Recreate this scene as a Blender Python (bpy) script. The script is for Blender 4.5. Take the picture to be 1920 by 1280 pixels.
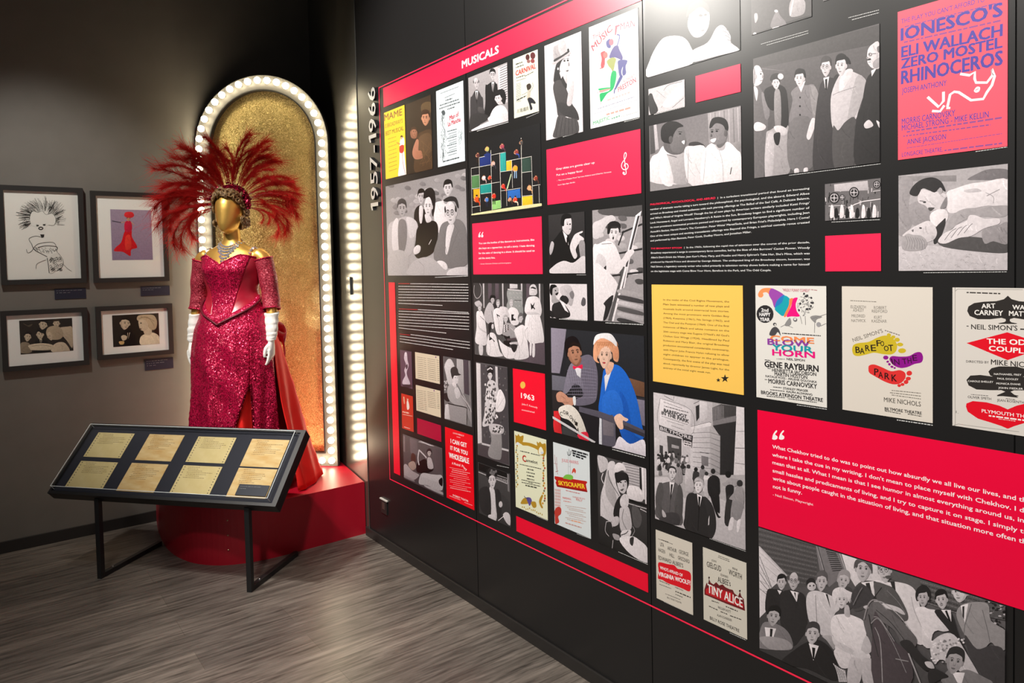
import bpy, bmesh, math, random
from mathutils import Vector, Matrix, Quaternion
from mathutils.bvhtree import BVHTree
PI = math.pi
for o in list(bpy.data.objects):
    bpy.data.objects.remove(o)
SC = bpy.context.scene
COL = SC.collection

# ------------------------------------------------------------------ camera
F_PX, CX, CY = 1334.2, 960.0, 545.197
YAW, PITCH, ROLL = -2.21736, -0.0359005, -0.0219815
cd = bpy.data.cameras.new('camera')
cam = bpy.data.objects.new('camera', cd)
COL.objects.link(cam)
SC.camera = cam
d = Vector((math.cos(YAW)*math.cos(PITCH), math.sin(YAW)*math.cos(PITCH), math.sin(PITCH)))
r = d.cross(Vector((0, 0, 1))).normalized()
u = r.cross(d)
r2 = r*math.cos(ROLL)+u*math.sin(ROLL)
u2 = -r*math.sin(ROLL)+u*math.cos(ROLL)
cam.matrix_world = Matrix(((r2.x, u2.x, -d.x, 1.94211729), (r2.y, u2.y, -d.y, 5.35657837), (r2.z, u2.z, -d.z, 1.70), (0, 0, 0, 1)))
cd.sensor_fit = 'HORIZONTAL'
cd.sensor_width = 36.0
cd.lens = F_PX*36.0/1920.0
cd.shift_x = 0.0
cd.shift_y = -(640.0-CY)/1920.0
cd.clip_start = 0.05

# ------------------------------------------------------------------ world, lamps, exposure
vs = SC.view_settings
vs.view_transform = 'Standard'
vs.look = 'None'
vs.gamma = 1.0
vs.exposure = 0.0
vs.use_curve_mapping = False
W = bpy.data.worlds.new('dim_gallery')
SC.world = W
W.use_nodes = True
W.node_tree.nodes['Background'].inputs[0].default_value = (1.0, 0.97, 0.93, 1)
W.node_tree.nodes['Background'].inputs[1].default_value = 0.085

def spot(name, loc, aim, watts, size, blend=0.6, rad=0.06, col=(1, 0.95, 0.88)):
    L = bpy.data.lights.new(name, 'SPOT')
    L.energy = watts
    L.spot_size = math.radians(size)
    L.spot_blend = blend
    L.shadow_soft_size = rad
    L.color = col
    o = bpy.data.objects.new(name, L)
    COL.objects.link(o)
    o.location = loc
    o.rotation_euler = (Vector(aim)-Vector(loc)).to_track_quat('-Z', 'Y').to_euler()
    return o

# ceiling track lamps: one grazes the mural and the gown, others wash the mural, the frames and the floor
spot('track_lamp_mural', (2.35, 1.83, 3.80), (0.0, 3.1, 1.7), 455, 98, 0.6, 0.07)
spot('track_lamp_gown', (2.30, 1.95, 3.80), (0.62, 0.85, 1.25), 260, 40, 0.8, 0.05)
spot('track_lamp_mural', (2.5, 3.6, 3.85), (0.0, 3.3, 1.2), 150, 100, 0.8, 0.10)
spot('track_lamp_mural', (2.55, 4.9, 3.85), (0.0, 4.5, 1.4), 370, 105, 0.8, 0.10)
spot('track_lamp_frames', (2.2, 1.5, 3.8), (1.3, 0.0, 1.6), 190, 52, 0.9)
spot('track_lamp_floor', (2.0, 2.6, 3.8), (1.2, 2.0, 0.0), 110, 75, 0.9)

# ------------------------------------------------------------------ materials
def lin(c):
    return tuple(x/12.92 if x <= 0.04045 else ((x+0.055)/1.055)**2.4 for x in c)
def hx(h):
    return lin((int(h[0:2], 16)/255, int(h[2:4], 16)/255, int(h[4:6], 16)/255))
def pset(b, **k):
    for n, v in k.items():
        n = n.replace('_', ' ')
        if n in b.inputs:
            b.inputs[n].default_value = v
def mat(name, col=(0.5, 0.5, 0.5), rough=0.5, metal=0.0, spec=0.5, **k):
    m = bpy.data.materials.new(name)
    m.use_nodes = True
    b = m.node_tree.nodes['Principled BSDF']
    b.inputs['Base Color'].default_value = (*col[:3], 1)
    b.inputs['Roughness'].default_value = rough
    b.inputs['Metallic'].default_value = metal
    b.inputs['Specular IOR Level'].default_value = spec
    for n, v in k.items():
        b.inputs[n.replace('_', ' ')].default_value = v
    return m
def nd(m, t, **k):
    n = m.node_tree.nodes.new(t)
    for a, v in k.items():
        setattr(n, a, v)
    return n
def lk(m, a, b):
    m.node_tree.links.new(a, b)
def bsdf(m):
    return m.node_tree.nodes['Principled BSDF']
def noise_mat(name, c1, c2, scale, rough=0.5, stretch=(1, 1, 1), detail=4.0, bump=0.0, spec=0.5, dist=0.0, rough2=None):
    m = mat(name, c1, rough, 0, spec)
    tc = nd(m, 'ShaderNodeTexCoord')
    mp = nd(m, 'ShaderNodeMapping')
    mp.inputs['Scale'].default_value = stretch
    nz = nd(m, 'ShaderNodeTexNoise')
    nz.inputs['Scale'].default_value = scale
    nz.inputs['Detail'].default_value = detail
    cr = nd(m, 'ShaderNodeValToRGB')
    cr.color_ramp.elements[0].position = 0.3
    cr.color_ramp.elements[1].position = 0.7
    cr.color_ramp.elements[0].color = (*c1, 1)
    cr.color_ramp.elements[1].color = (*c2, 1)
    lk(m, tc.outputs['Object'], mp.inputs[0])
    lk(m, mp.outputs[0], nz.inputs['Vector'])
    lk(m, nz.outputs[0], cr.inputs[0])
    lk(m, cr.outputs[0], bsdf(m).inputs['Base Color'])
    if bump:
        bp = nd(m, 'ShaderNodeBump')
        bp.inputs['Strength'].default_value = bump
        bp.inputs['Distance'].default_value = 0.002
        lk(m, nz.outputs[0], bp.inputs['Height'])
        lk(m, bp.outputs[0], bsdf(m).inputs['Normal'])
    return m
def glitter(name, c1, c2, scale, tilt=0.9, metal=0.7, rough=0.32):
    """sequins or glitter: every cell has its own tint and its own facing"""
    m = mat(name, c1, rough, metal, 0.5)
    tc = nd(m, 'ShaderNodeTexCoord')
    vo = nd(m, 'ShaderNodeTexVoronoi')
    vo.inputs['Scale'].default_value = scale
    lk(m, tc.outputs['Object'], vo.inputs['Vector'])
    sp = nd(m, 'ShaderNodeSeparateColor')
    lk(m, vo.outputs['Color'], sp.inputs[0])
    cr = nd(m, 'ShaderNodeValToRGB')
    cr.color_ramp.elements[0].color = (*c1, 1)
    cr.color_ramp.elements[1].color = (*c2, 1)
    lk(m, sp.outputs[0], cr.inputs[0])
    lk(m, cr.outputs[0], bsdf(m).inputs['Base Color'])
    sub = nd(m, 'ShaderNodeVectorMath', operation='SUBTRACT')
    sub.inputs[1].default_value = (0.5, 0.5, 0.5)
    lk(m, vo.outputs['Color'], sub.inputs[0])
    sc = nd(m, 'ShaderNodeVectorMath', operation='SCALE')
    sc.inputs['Scale'].default_value = tilt
    lk(m, sub.outputs[0], sc.inputs[0])
    ge = nd(m, 'ShaderNodeNewGeometry')
    ad = nd(m, 'ShaderNodeVectorMath', operation='ADD')
    lk(m, ge.outputs['Normal'], ad.inputs[0])
    lk(m, sc.outputs[0], ad.inputs[1])
    no = nd(m, 'ShaderNodeVectorMath', operation='NORMALIZE')
    lk(m, ad.outputs[0], no.inputs[0])
    lk(m, no.outputs[0], bsdf(m).inputs['Normal'])
    return m
def clear_mat(name, tint=(1, 1, 1), rough=0.0, boost=1.0):
    """thin clear sheet: passes light straight through and mirrors by its Fresnel share"""
    m = bpy.data.materials.new(name)
    m.use_nodes = True
    nt = m.node_tree
    nt.nodes.remove(nt.nodes['Principled BSDF'])
    out = nt.nodes['Material Output']
    tr = nd(m, 'ShaderNodeBsdfTransparent')
    tr.inputs[0].default_value = (*tint, 1)
    gl = nd(m, 'ShaderNodeBsdfGlossy')
    gl.inputs['Roughness'].default_value = rough
    lw = nd(m, 'ShaderNodeLayerWeight')
    pw = nd(m, 'ShaderNodeMath', operation='POWER')
    pw.inputs[1].default_value = 5.0
    mu = nd(m, 'ShaderNodeMath', operation='MULTIPLY_ADD')
    mu.inputs[1].default_value = 0.96
    mu.inputs[2].default_value = 0.04*boost
    mx = nd(m, 'ShaderNodeMixShader')
    lk(m, lw.outputs['Facing'], pw.inputs[0])
    lk(m, pw.outputs[0], mu.inputs[0])
    lk(m, mu.outputs[0], mx.inputs[0])
    lk(m, tr.outputs[0], mx.inputs[1])
    lk(m, gl.outputs[0], mx.inputs[2])
    lk(m, mx.outputs[0], out.inputs[0])
    return m

M = {}
M['wall'] = noise_mat('charcoal_wall_paint', (0.125, 0.117, 0.102), (0.14, 0.13, 0.115), 6, 0.6, bump=0.0)
M['gloss'] = mat('black_gloss_paint', (0.05, 0.047, 0.04), 0.24, 0, 0.5, IOR=2.0)
M['panel'] = mat('black_laminate', (0.012, 0.0115, 0.0118), 0.31, 0, 0.5)
M['ceiling'] = mat('black_ceiling_paint', (0.02, 0.018, 0.018), 0.8)
M['base'] = mat('black_baseboard', (0.02, 0.018, 0.017), 0.4)
M['black'] = mat('black_powder_coat', (0.012, 0.012, 0.013), 0.4)
M['frame'] = mat('black_wood_frame', (0.02, 0.019, 0.018), 0.4)
M['matboard'] = mat('white_matboard', (0.82, 0.82, 0.8), 0.7)
M['navy'] = mat('navy_felt', (0.009, 0.010, 0.022), 0.75)
M['label'] = mat('navy_label_card', (0.009, 0.011, 0.027), 0.5)
M['white'] = mat('white_ink', (0.82, 0.82, 0.8), 0.5)
M['glass'] = clear_mat('picture_glass', (0.97, 0.98, 0.97))
M['acrylic'] = clear_mat('clear_acrylic', (0.965, 0.975, 0.97))
M['acryledge'] = mat('polished_acrylic_edge', (0.75, 0.8, 0.8), 0.15, 0, 0.5)
M['red_satin'] = mat('red_satin_cloth', (0.85, 0.02, 0.016), 0.62, 0.0, 0.2)
M['dark_satin'] = mat('crimson_satin_cloth', (0.42, 0.008, 0.03), 0.33, 0.0, 0.6)
M['sequin'] = glitter('crimson_sequins', (0.24, 0.0, 0.022), (0.72, 0.01, 0.085), 210, 0.85, 0.35, 0.32)
M['lace'] = glitter('rose_lace', (0.24, 0.004, 0.026), (0.52, 0.05, 0.08), 260, 0.8, 0.2, 0.45)
M['sequin_band'] = glitter('wine_sequins', (0.07, 0.001, 0.008), (0.42, 0.006, 0.04), 160, 1.6, 0.7, 0.22)
M['gold_skin'] = mat('gold_lacquer', (0.78, 0.47, 0.11), 0.4, 0.75)
M['gold_glitter'] = glitter('gold_glitter', (0.36, 0.25, 0.06), (1.0, 0.8, 0.36), 330, 0.9, 0.55, 0.4)
M['platform'] = mat('red_platform_paint', (0.42, 0.003, 0.018), 0.42)
M['glove'] = mat('white_satin_glove', (0.85, 0.84, 0.8), 0.45, 0, 0.4, Sheen_Weight=0.2)
M['crystal'] = mat('crystal', (0.85, 0.87, 0.92), 0.06, 0.75, 0.9)
M['hair'] = noise_mat('brown_curls', (0.10, 0.055, 0.02), (0.34, 0.21, 0.09), 60, 0.4)
M['arch_white'] = mat('pale_arch_enamel', (0.085, 0.083, 0.078), 0.5)
M['socket'] = mat('brass_socket', (0.6, 0.5, 0.3), 0.35, 0.8)
M['silver'] = mat('brushed_silver_letter', (0.62, 0.63, 0.66), 0.35, 0.6)
M['letter_side'] = mat('dark_letter_side', (0.03, 0.03, 0.03), 0.5)
M['screw'] = mat('steel_screw', (0.6, 0.6, 0.6), 0.3, 1.0)

def feather_mat():
    m = bpy.data.materials.new('red_ostrich_feather')
    m.use_nodes = True
    nt = m.node_tree
    nt.nodes.remove(nt.nodes['Principled BSDF'])
    di = nd(m, 'ShaderNodeBsdfDiffuse')
    di.inputs[0].default_value = (0.50, 0.025, 0.025, 1)
    tl = nd(m, 'ShaderNodeBsdfTranslucent')
    tl.inputs[0].default_value = (0.55, 0.03, 0.02, 1)
    mx = nd(m, 'ShaderNodeMixShader')
    mx.inputs[0].default_value = 0.4
    lk(m, di.outputs[0], mx.inputs[1])
    lk(m, tl.outputs[0], mx.inputs[2])
    lk(m, mx.outputs[0], nt.nodes['Material Output'].inputs[0])
    return m
M['feather'] = feather_mat()
M['quill'] = mat('dark_red_quill', (0.16, 0.006, 0.01), 0.4)

def bulb_mat():
    m = bpy.data.materials.new('lit_frosted_bulb')
    m.use_nodes = True
    b = bsdf(m)
    b.inputs['Base Color'].default_value = (1, 0.95, 0.85, 1)
    b.inputs['Emission Color'].default_value = (1.0, 0.85, 0.58, 1)
    b.inputs['Emission Strength'].default_value = 22.0
    return m
M['bulb'] = bulb_mat()

def floor_mat():
    m = mat('grey_brown_plank_floor', (0.1, 0.09, 0.08), 0.32, 0, 0.5)
    tc = nd(m, 'ShaderNodeTexCoord')
    br = nd(m, 'ShaderNodeTexBrick')
    br.offset = 0.37
    br.inputs['Scale'].default_value = 1.0
    br.inputs['Brick Width'].default_value = 1.22
    br.inputs['Row Height'].default_value = 0.18
    br.inputs['Mortar Size'].default_value = 0.0012
    br.inputs['Mortar Smooth'].default_value = 0.2
    br.inputs['Color1'].default_value = (0.75, 0.75, 0.75, 1)
    br.inputs['Color2'].default_value = (1.1, 1.08, 1.05, 1)
    br.inputs['Mortar'].default_value = (0.62, 0.6, 0.58, 1)
    lk(m, tc.outputs['Object'], br.inputs['Vector'])
    mp = nd(m, 'ShaderNodeMapping')
    mp.inputs['Scale'].default_value = (2.2, 30, 1)
    lk(m, tc.outputs['Object'], mp.inputs[0])
    nz = nd(m, 'ShaderNodeTexNoise')
    nz.inputs['Scale'].default_value = 1.6
    nz.inputs['Detail'].default_value = 9
    nz.inputs['Roughness'].default_value = 0.65
    nz.inputs['Distortion'].default_value = 0.6
    lk(m, mp.outputs[0], nz.inputs['Vector'])
    cr = nd(m, 'ShaderNodeValToRGB')
    e = cr.color_ramp.elements
    e[0].position, e[0].color = 0.32, (0.05, 0.042, 0.037, 1)
    e[1].position, e[1].color = 0.68, (0.235, 0.205, 0.18, 1)
    lk(m, nz.outputs[0], cr.inputs[0])
    n2 = nd(m, 'ShaderNodeTexNoise')
    n2.inputs['Scale'].default_value = 3.0
    n2.inputs['Detail'].default_value = 3
    mp2 = nd(m, 'ShaderNodeMapping')
    mp2.inputs['Scale'].default_value = (0.5, 2.2, 1)
    lk(m, tc.outputs['Object'], mp2.inputs[0])
    lk(m, mp2.outputs[0], n2.inputs['Vector'])
    m1 = nd(m, 'ShaderNodeMix', data_type='RGBA', blend_type='MULTIPLY')
    m1.inputs[0].default_value = 1.0
    lk(m, cr.outputs[0], m1.inputs[6])
    lk(m, br.outputs[0], m1.inputs[7])
    m2 = nd(m, 'ShaderNodeMix', data_type='RGBA', blend_type='OVERLAY')
    m2.inputs[0].default_value = 0.55
    lk(m, m1.outputs[2], m2.inputs[6])
    lk(m, n2.outputs[0], m2.inputs[7])
    lk(m, m2.outputs[2], bsdf(m).inputs['Base Color'])
    bp = nd(m, 'ShaderNodeBump')
    bp.inputs['Strength'].default_value = 0.12
    bp.inputs['Distance'].default_value = 0.004
    lk(m, nz.outputs[0], bp.inputs['Height'])
    lk(m, bp.outputs[0], bsdf(m).inputs['Normal'])
    return m
M['floor'] = floor_mat()

def print_mat(name, rough, grain):
    """printed sheet: ink colours live in a colour attribute, with a fine tonal mottle for the photographs"""
    m = mat(name, (0.5, 0.5, 0.5), rough, 0, 0.5)
    at = nd(m, 'ShaderNodeVertexColor')
    at.layer_name = 'ink'
    if grain:
        tc = nd(m, 'ShaderNodeTexCoord')
        nz = nd(m, 'ShaderNodeTexNoise')
        nz.inputs['Scale'].default_value = 110
        nz.inputs['Detail'].default_value = 5
        nz.inputs['Roughness'].default_value = 0.7
        lk(m, tc.outputs['Object'], nz.inputs['Vector'])
        mr = nd(m, 'ShaderNodeMapRange')
        mr.inputs[1].default_value = 0.3
        mr.inputs[2].default_value = 0.7
        mr.inputs[3].default_value = 1-grain
        mr.inputs[4].default_value = 1+grain
        lk(m, nz.outputs[0], mr.inputs[0])
        sc = nd(m, 'ShaderNodeVectorMath', operation='SCALE')
        lk(m, at.outputs[0], sc.inputs[0])
        lk(m, mr.outputs[0], sc.inputs['Scale'])
        lk(m, sc.outputs[0], bsdf(m).inputs['Base Color'])
    else:
        lk(m, at.outputs[0], bsdf(m).inputs['Base Color'])
    return m
M['ink'] = print_mat('printed_ink', 0.34, 0)
M['photo'] = print_mat('printed_photograph', 0.34, 0.13)

# ------------------------------------------------------------------ mesh helpers
def link_mesh(name, me, parent=None):
    o = bpy.data.objects.new(name, me)
    COL.objects.link(o)
    if parent is not None:
        o.parent = parent
    return o
def obj(name, bm, mats, parent=None, smooth=False):
    me = bpy.data.meshes.new(name)
    bm.to_mesh(me)
    bm.free()
    if not isinstance(mats, (list, tuple)):
        mats = [mats]
    for m in mats:
        me.materials.append(m)
    if smooth:
        me.polygons.foreach_set('use_smooth', [True]*len(me.polygons))
    return link_mesh(name, me, parent)
def tag(o, label, cat, group=None, kind=None):
    o['label'] = label
    if cat:
        o['category'] = cat
    if group:
        o['group'] = group
    if kind:
        o['kind'] = kind
    return o
def empty(name, mw):
    o = bpy.data.objects.new(name, None)
    COL.objects.link(o)
    o.empty_display_size = 0.1
    o.matrix_world = mw
    return o
def struct(name, bm, m, label=None):
    o = obj(name, bm, m)
    o['kind'] = 'structure'
    if label:
        o['label'] = label
    return o
def frame_mw(org, ax, ay, az):
    return Matrix(((ax[0], ay[0], az[0], org[0]), (ax[1], ay[1], az[1], org[1]), (ax[2], ay[2], az[2], org[2]), (0, 0, 0, 1)))
def add_box(bm, lo, hi, mi=0, bev=0.0):
    (x0, y0, z0), (x1, y1, z1) = lo, hi
    v = [bm.verts.new(p) for p in ((x0, y0, z0), (x1, y0, z0), (x1, y1, z0), (x0, y1, z0), (x0, y0, z1), (x1, y0, z1), (x1, y1, z1), (x0, y1, z1))]
    fs = [bm.faces.new([v[i] for i in f]) for f in ((3, 2, 1, 0), (4, 5, 6, 7), (0, 1, 5, 4), (1, 2, 6, 5), (2, 3, 7, 6), (3, 0, 4, 7))]
    for f in fs:
        f.material_index = mi
    if bev:
        es = list({e for f in fs for e in f.edges})
        bmesh.ops.bevel(bm, geom=es, offset=bev, segments=2, affect='EDGES', profile=0.7)
    return fs
def box(lo, hi, bev=0.0):
    bm = bmesh.new()
    add_box(bm, lo, hi, 0, bev)
    return bm
def add_prism(bm, pts, z0, z1, mi=0):
    a = [bm.verts.new((p[0], p[1], z0)) for p in pts]
    b = [bm.verts.new((p[0], p[1], z1)) for p in pts]
    n = len(pts)
    fs = [bm.faces.new(list(reversed(a))), bm.faces.new(b)]
    for i in range(n):
        j = (i+1) % n
        fs.append(bm.faces.new((a[i], a[j], b[j], b[i])))
    for f in fs:
        f.material_index = mi
    return fs
def loft(bm, rings, close=True, caps=True, mi=0):
    vs_ = [[bm.verts.new(p) for p in ring] for ring in rings]
    n = len(vs_[0])
    for a, b in zip(vs_, vs_[1:]):
        for i in range(n if close else n-1):
            j = (i+1) % n
            f = bm.faces.new((a[i], a[j], b[j], b[i]))
            f.material_index = mi
    if caps and close:
        bm.faces.new(list(reversed(vs_[0]))).material_index = mi
        bm.faces.new(vs_[-1]).material_index = mi
    return vs_
def catmull(pts, per=6, closed=False):
    P = [Vector(p) for p in pts]
    n = len(P)
    out = []
    rng = range(n) if closed else range(n-1)
    for i in rng:
        if closed:
            p0, p1, p2, p3 = P[i-1], P[i], P[(i+1) % n], P[(i+2) % n]
        else:
            p0, p1, p2, p3 = P[max(i-1, 0)], P[i], P[i+1], P[min(i+2, n-1)]
        for k in range(per):
            t = k/per
            out.append(0.5*((2*p1)+(p2-p0)*t+(2*p0-5*p1+4*p2-p3)*t*t+(3*p1-p0-3*p2+p3)*t**3))
    if not closed:
        out.append(P[-1])
    return out
def lerp(a, b, t):
    return a+(b-a)*t
def table(rows, h):
    """interpolate rows (h, a, b, ...) smoothly at height h"""
    if h <= rows[0][0]:
        return rows[0][1:]
    for p, q in zip(rows, rows[1:]):
        if h <= q[0]:
            t = (h-p[0])/(q[0]-p[0])
            t = t*t*(3-2*t)*0.5+t*0.5
            return tuple(lerp(a, b, t) for a, b in zip(p[1:], q[1:]))
    return rows[-1][1:]
def add_tube(bm, path, rad, n=8, mi=0, per=0, flat=1.0, caps=True):
    """tube along a path; rad is a number or one per point"""
    P = [Vector(p) for p in path]
    R = list(rad) if isinstance(rad, (list, tuple)) else [rad]*len(P)
    if per:
        m = len(P)
        Q = catmull(P, per)
        RR = []
        for i in range(m-1):
            for k in range(per):
                RR.append(lerp(R[i], R[i+1], k/per))
        RR.append(R[-1])
        P, R = Q, RR
    rings = []
    prev = None
    for i, p in enumerate(P):
        t = (P[min(i+1, len(P)-1)]-P[max(i-1, 0)])
        if t.length < 1e-9:
            t = Vector((0, 0, 1))
        t.normalize()
        if prev is None:
            a = t.cross(Vector((0.31, 0.2, 0.93)))
            if a.length < 1e-3:
                a = t.cross(Vector((1, 0, 0)))
        else:
            a = prev-t*prev.dot(t)
        a.normalize()
        prev = a
        b = t.cross(a)
        rings.append([p+(a*math.cos(2*PI*k/n)+b*math.sin(2*PI*k/n)*flat)*R[i] for k in range(n)])
    loft(bm, rings, True, caps, mi)
def add_sphere(bm, c, r_, seg=10, ring=6, mi=0, sq=(1, 1, 1)):
    mtx = Matrix.Translation(c) @ Matrix.Diagonal((*[r_*s for s in sq], 1))
    res = bmesh.ops.create_uvsphere(bm, u_segments=seg, v_segments=ring, radius=1.0, matrix=mtx)
    for v in res['verts']:
        for f in v.link_faces:
            f.material_index = mi
    return res['verts']
def remeshed(name, bm, m, parent, voxel, smooth=6):
    """fuse the pieces of one body into a single continuous skin"""
    o = obj(name, bm, m, None, True)
    md = o.modifiers.new('skin', 'REMESH')
    md.mode = 'VOXEL'
    md.voxel_size = voxel
    md.use_smooth_shade = True
    ms = o.modifiers.new('soften', 'SMOOTH')
    ms.iterations = smooth
    ms.factor = 0.5
    dg = bpy.context.evaluated_depsgraph_get()
    me = bpy.data.meshes.new_from_object(o.evaluated_get(dg))
    bpy.data.objects.remove(o)
    me.name = name
    if not me.materials:
        me.materials.append(m)
    me.polygons.foreach_set('use_smooth', [True]*len(me.polygons))
    return link_mesh(name, me, parent)

# ------------------------------------------------------------------ room
bm = bmesh.new()
add_box(bm, (-0.4, -0.2, -0.1), (6.0, 8.0, 0.0))
struct('floor', bm, M['floor'], 'grey brown wood plank floor')
struct('ceiling', box((-0.4, -0.2, 4.1), (6.0, 8.0, 4.2)), M['ceiling'])
struct('wall_left', box((-0.3, -0.15, 0), (6.0, 0.0, 4.1)), M['wall'], 'charcoal painted wall behind the framed pictures')
bm = bmesh.new()
add_prism(bm, [(0.0, 1.23), (-0.012, 1.23), (-0.2, 0.0), (-0.4, 0.0), (-0.4, 8.0), (0.0, 8.0)], 0.0, 4.1)
struct('wall_right', bm, M['panel'], 'black wall that carries the printed mural')
bm = bmesh.new()
add_prism(bm, [(0.004, 1.228), (0.0, 1.236), (-0.004, 1.236), (-0.202, 0.0), (-0.19, 0.0)], 0.0, 4.1)
struct('wall_niche', bm, M['gloss'], 'glossy black strip of wall beside the lit arch, mirroring its bulbs')
struct('baseboard_left', box((0.99, 0.0, 0.0), (6.0, 0.014, 0.073), 0.003), M['base'])
struct('baseboard_right', box((0.0, 1.19, 0.0), (0.012, 8.0, 0.055), 0.004), M['base'])

# seams between the mural boards
bm = bmesh.new()
for s in (1.236, 2.451, 3.594, 4.738, 5.88):
    add_box(bm, (0.0, s-0.0014, 0.055), (0.0008, s+0.0014, 4.1))
o = struct('trim_1', bm, mat('seam_shadow_gap', (0.004, 0.004, 0.004), 1.0, 0, 0.0))

# ------------------------------------------------------------------ red platform
pl = [(0.0, 0.0), (1.007, 0.0)]
bm = bmesh.new()
crv = [(1.007, 0.004), (1.035, 0.2), (1.053, 0.42), (1.056, 0.613), (1.03, 0.8), (0.965, 0.965), (0.845, 1.09), (0.66, 1.158), (0.443, 1.17), (0.2, 1.168), (-0.002, 1.166)]
pts = [(-0.178, 0.004)]+[(p.x, p.y) for p in catmull([(a, b, 0) for a, b in crv], 5)]
add_prism(bm, pts, 0.0, 0.336)
es = [e for e in bm.edges if all(abs(v.co.z-0.336) < 1e-5 for v in e.verts)]
bmesh.ops.bevel(bm, geom=es, offset=0.004, segments=2, affect='EDGES')
plat = obj('platform', bm, M['platform'])
tag(plat, 'red painted corner platform with a rounded front, under the mannequin and the lit arch', 'platform')
bm = bmesh.new()
bm.free()
for q in (0.09, 0.175, 0.262):
    bm = bmesh.new()
    add_sphere(bm, (0.829, 1.101, q), 0.0045, 8, 5)
    obj('screw_head', bm, M['socket'], plat)

# ------------------------------------------------------------------ lit arch
N45 = Vector((0.70684, 0.70737, 0))
U45 = Vector((-0.70737, 0.70684, 0))
ARW, ARH = 0.487, 2.222
arch = empty('marquee_arch', frame_mw((0.317, 0.363, 0.336), U45, (0, 0, 1), N45))
tag(arch, 'tall gold glitter arch edged with glowing round bulbs, standing in the corner behind the mannequin', 'arch')
def arch_path(rad, bottom, n=40):
    p = [(rad, bottom)]
    for k in range(n+1):
        a = PI*k/n
        p.append((rad*math.cos(a), ARH+rad*math.sin(a)))
    p.append((-rad, bottom))
    return p
def add_ring(bm, r0, b0, r1, b1, z0, z1, mi=0):
    """arch-shaped band between outline r0 and outline r1, closed along its foot"""
    A, B = arch_path(r0, b0), arch_path(r1, b1)
    n = len(A)
    V = [[bm.verts.new((p[0], p[1], z)) for p in P] for P in (A, B) for z in (z0, z1)]
    a0, a1, b0_, b1_ = V
    for i in range(n):
        j = (i+1) % n
        for q in ((a1[i], a1[j], b1_[j], b1_[i]), (a0[j], a0[i], b0_[i], b0_[j]), (a0[i], a0[j], a1[j], a1[i]), (b1_[i], b1_[j], b0_[j], b0_[i])):
            bm.faces.new(q).material_index = mi
bm = bmesh.new()
add_ring(bm, ARW, 0.002, 0.392, 0.088, -0.018, 0.0)
obj('frame', bm, M['arch_white'], arch)
bm = bmesh.new()
add_ring(bm, ARW, 0.002, ARW-0.004, 0.005, 0.0, 0.018)
obj('outer_lip', bm, M['arch_white'], arch)
bm = bmesh.new()
add_ring(bm, 0.394, 0.086, 0.386, 0.094, -0.03, 0.006)
obj('recess_shade', bm, M['black'], arch)  # black ring puts the shade of the gap round the recessed gold into colour
bm = bmesh.new()
add_prism(bm, arch_path(0.388, 0.092), -0.05, -0.03)
obj('gold_panel', bm, M['gold_glitter'], arch)
bm = bmesh.new()
add_prism(bm, arch_path(0.40, 0.002), -0.09, -0.05)
obj('backing_board', bm, M['black'], arch)
def bulb_mesh():
    bm = bmesh.new()
    prof = [(0.011, 0.0), (0.011, 0.008), (0.010, 0.012)]
    loft(bm, [[(r_*math.cos(2*PI*k/12), r_*math.sin(2*PI*k/12), z) for k in range(12)] for r_, z in prof], mi=1)
    add_sphere(bm, (0, 0, 0.033), 0.0225, 14, 9, 0)
    me = bpy.data.meshes.new('bulb')
    bm.to_mesh(me)
    bm.free()
    me.materials.append(M['bulb'])
    me.materials.append(M['socket'])
    me.polygons.foreach_set('use_smooth', [True]*len(me.polygons))
    return me
bme = bulb_mesh()
rb = 0.449
spots = []
step = 0.0705
ns = int(round((ARH-0.045)/step))
for k in range(ns):
    spots.append((rb, 0.045+(ARH-0.045)*k/ns))
    spots.append((-rb, 0.045+(ARH-0.045)*k/ns))
na = int(round(PI*rb/step))
for k in range(na+1):
    a = PI*k/na
    spots.append((rb*math.cos(a), ARH+rb*math.sin(a)))
nb = int(round(2*rb/step))
for k in range(1, nb):
    spots.append((-rb+2*rb*k/nb, 0.045))
for (x, y) in spots:
    o = link_mesh('bulb', bme, arch)
    o.location = (x, y, 0.0)
    o.rotation_euler = (0, 0, (x*37+y*91) % 6)

# switch plate on the niche wall, socket plate low on the mural wall
nw = Vector((-0.085, 0.70, 0))-Vector((0.0, 1.23, 0))
nw.normalize()
uN = -nw
nN = uN.cross(Vector((0, 0, 1)))
def on_niche(s, z):
    p = Vector((0.004, 1.228, 0))+nw*s
    return frame_mw((p.x, p.y, z), uN, (0, 0, 1), nN)
sp_ = empty('switch_plate', on_niche(0.30, 1.59))
tag(sp_, 'black blank plate with a dark strip as its painted side shadow, on the glossy wall right of the lit arch', 'switch plate')
obj('plate', box((-0.05, -0.058, 0.0), (0.05, 0.058, 0.008), 0.002), M['gloss'], sp_)
obj('side_shadow', box((0.058, -0.06, 0.0), (0.066, 0.056, 0.012)), M['letter_side'], sp_)  # dark strip painted in as the shadow beside the plate
ou = empty('wall_outlet', frame_mw((0.0, 1.447, 0.262), (0, 1, 0), (0, 0, 1), (1, 0, 0)))
tag(ou, 'black power outlet low on the mural wall beside the red platform', 'outlet')
obj('plate', box((-0.038, -0.058, 0.0), (0.038, 0.03, 0.007), 0.002), M['base'], ou)
obj('edge_highlight', box((-0.044, 0.026, 0.0), (0.05, 0.034, 0.012), 0.002), mat('outlet_highlight', (0.5, 0.48, 0.45), 0.3), ou)  # pale strip paints the white highlight line along the plate's upper edge
obj('socket_face', box((-0.018, -0.03, 0.007), (0.018, 0.012, 0.009), 0.001), M['gloss'], ou)

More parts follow.
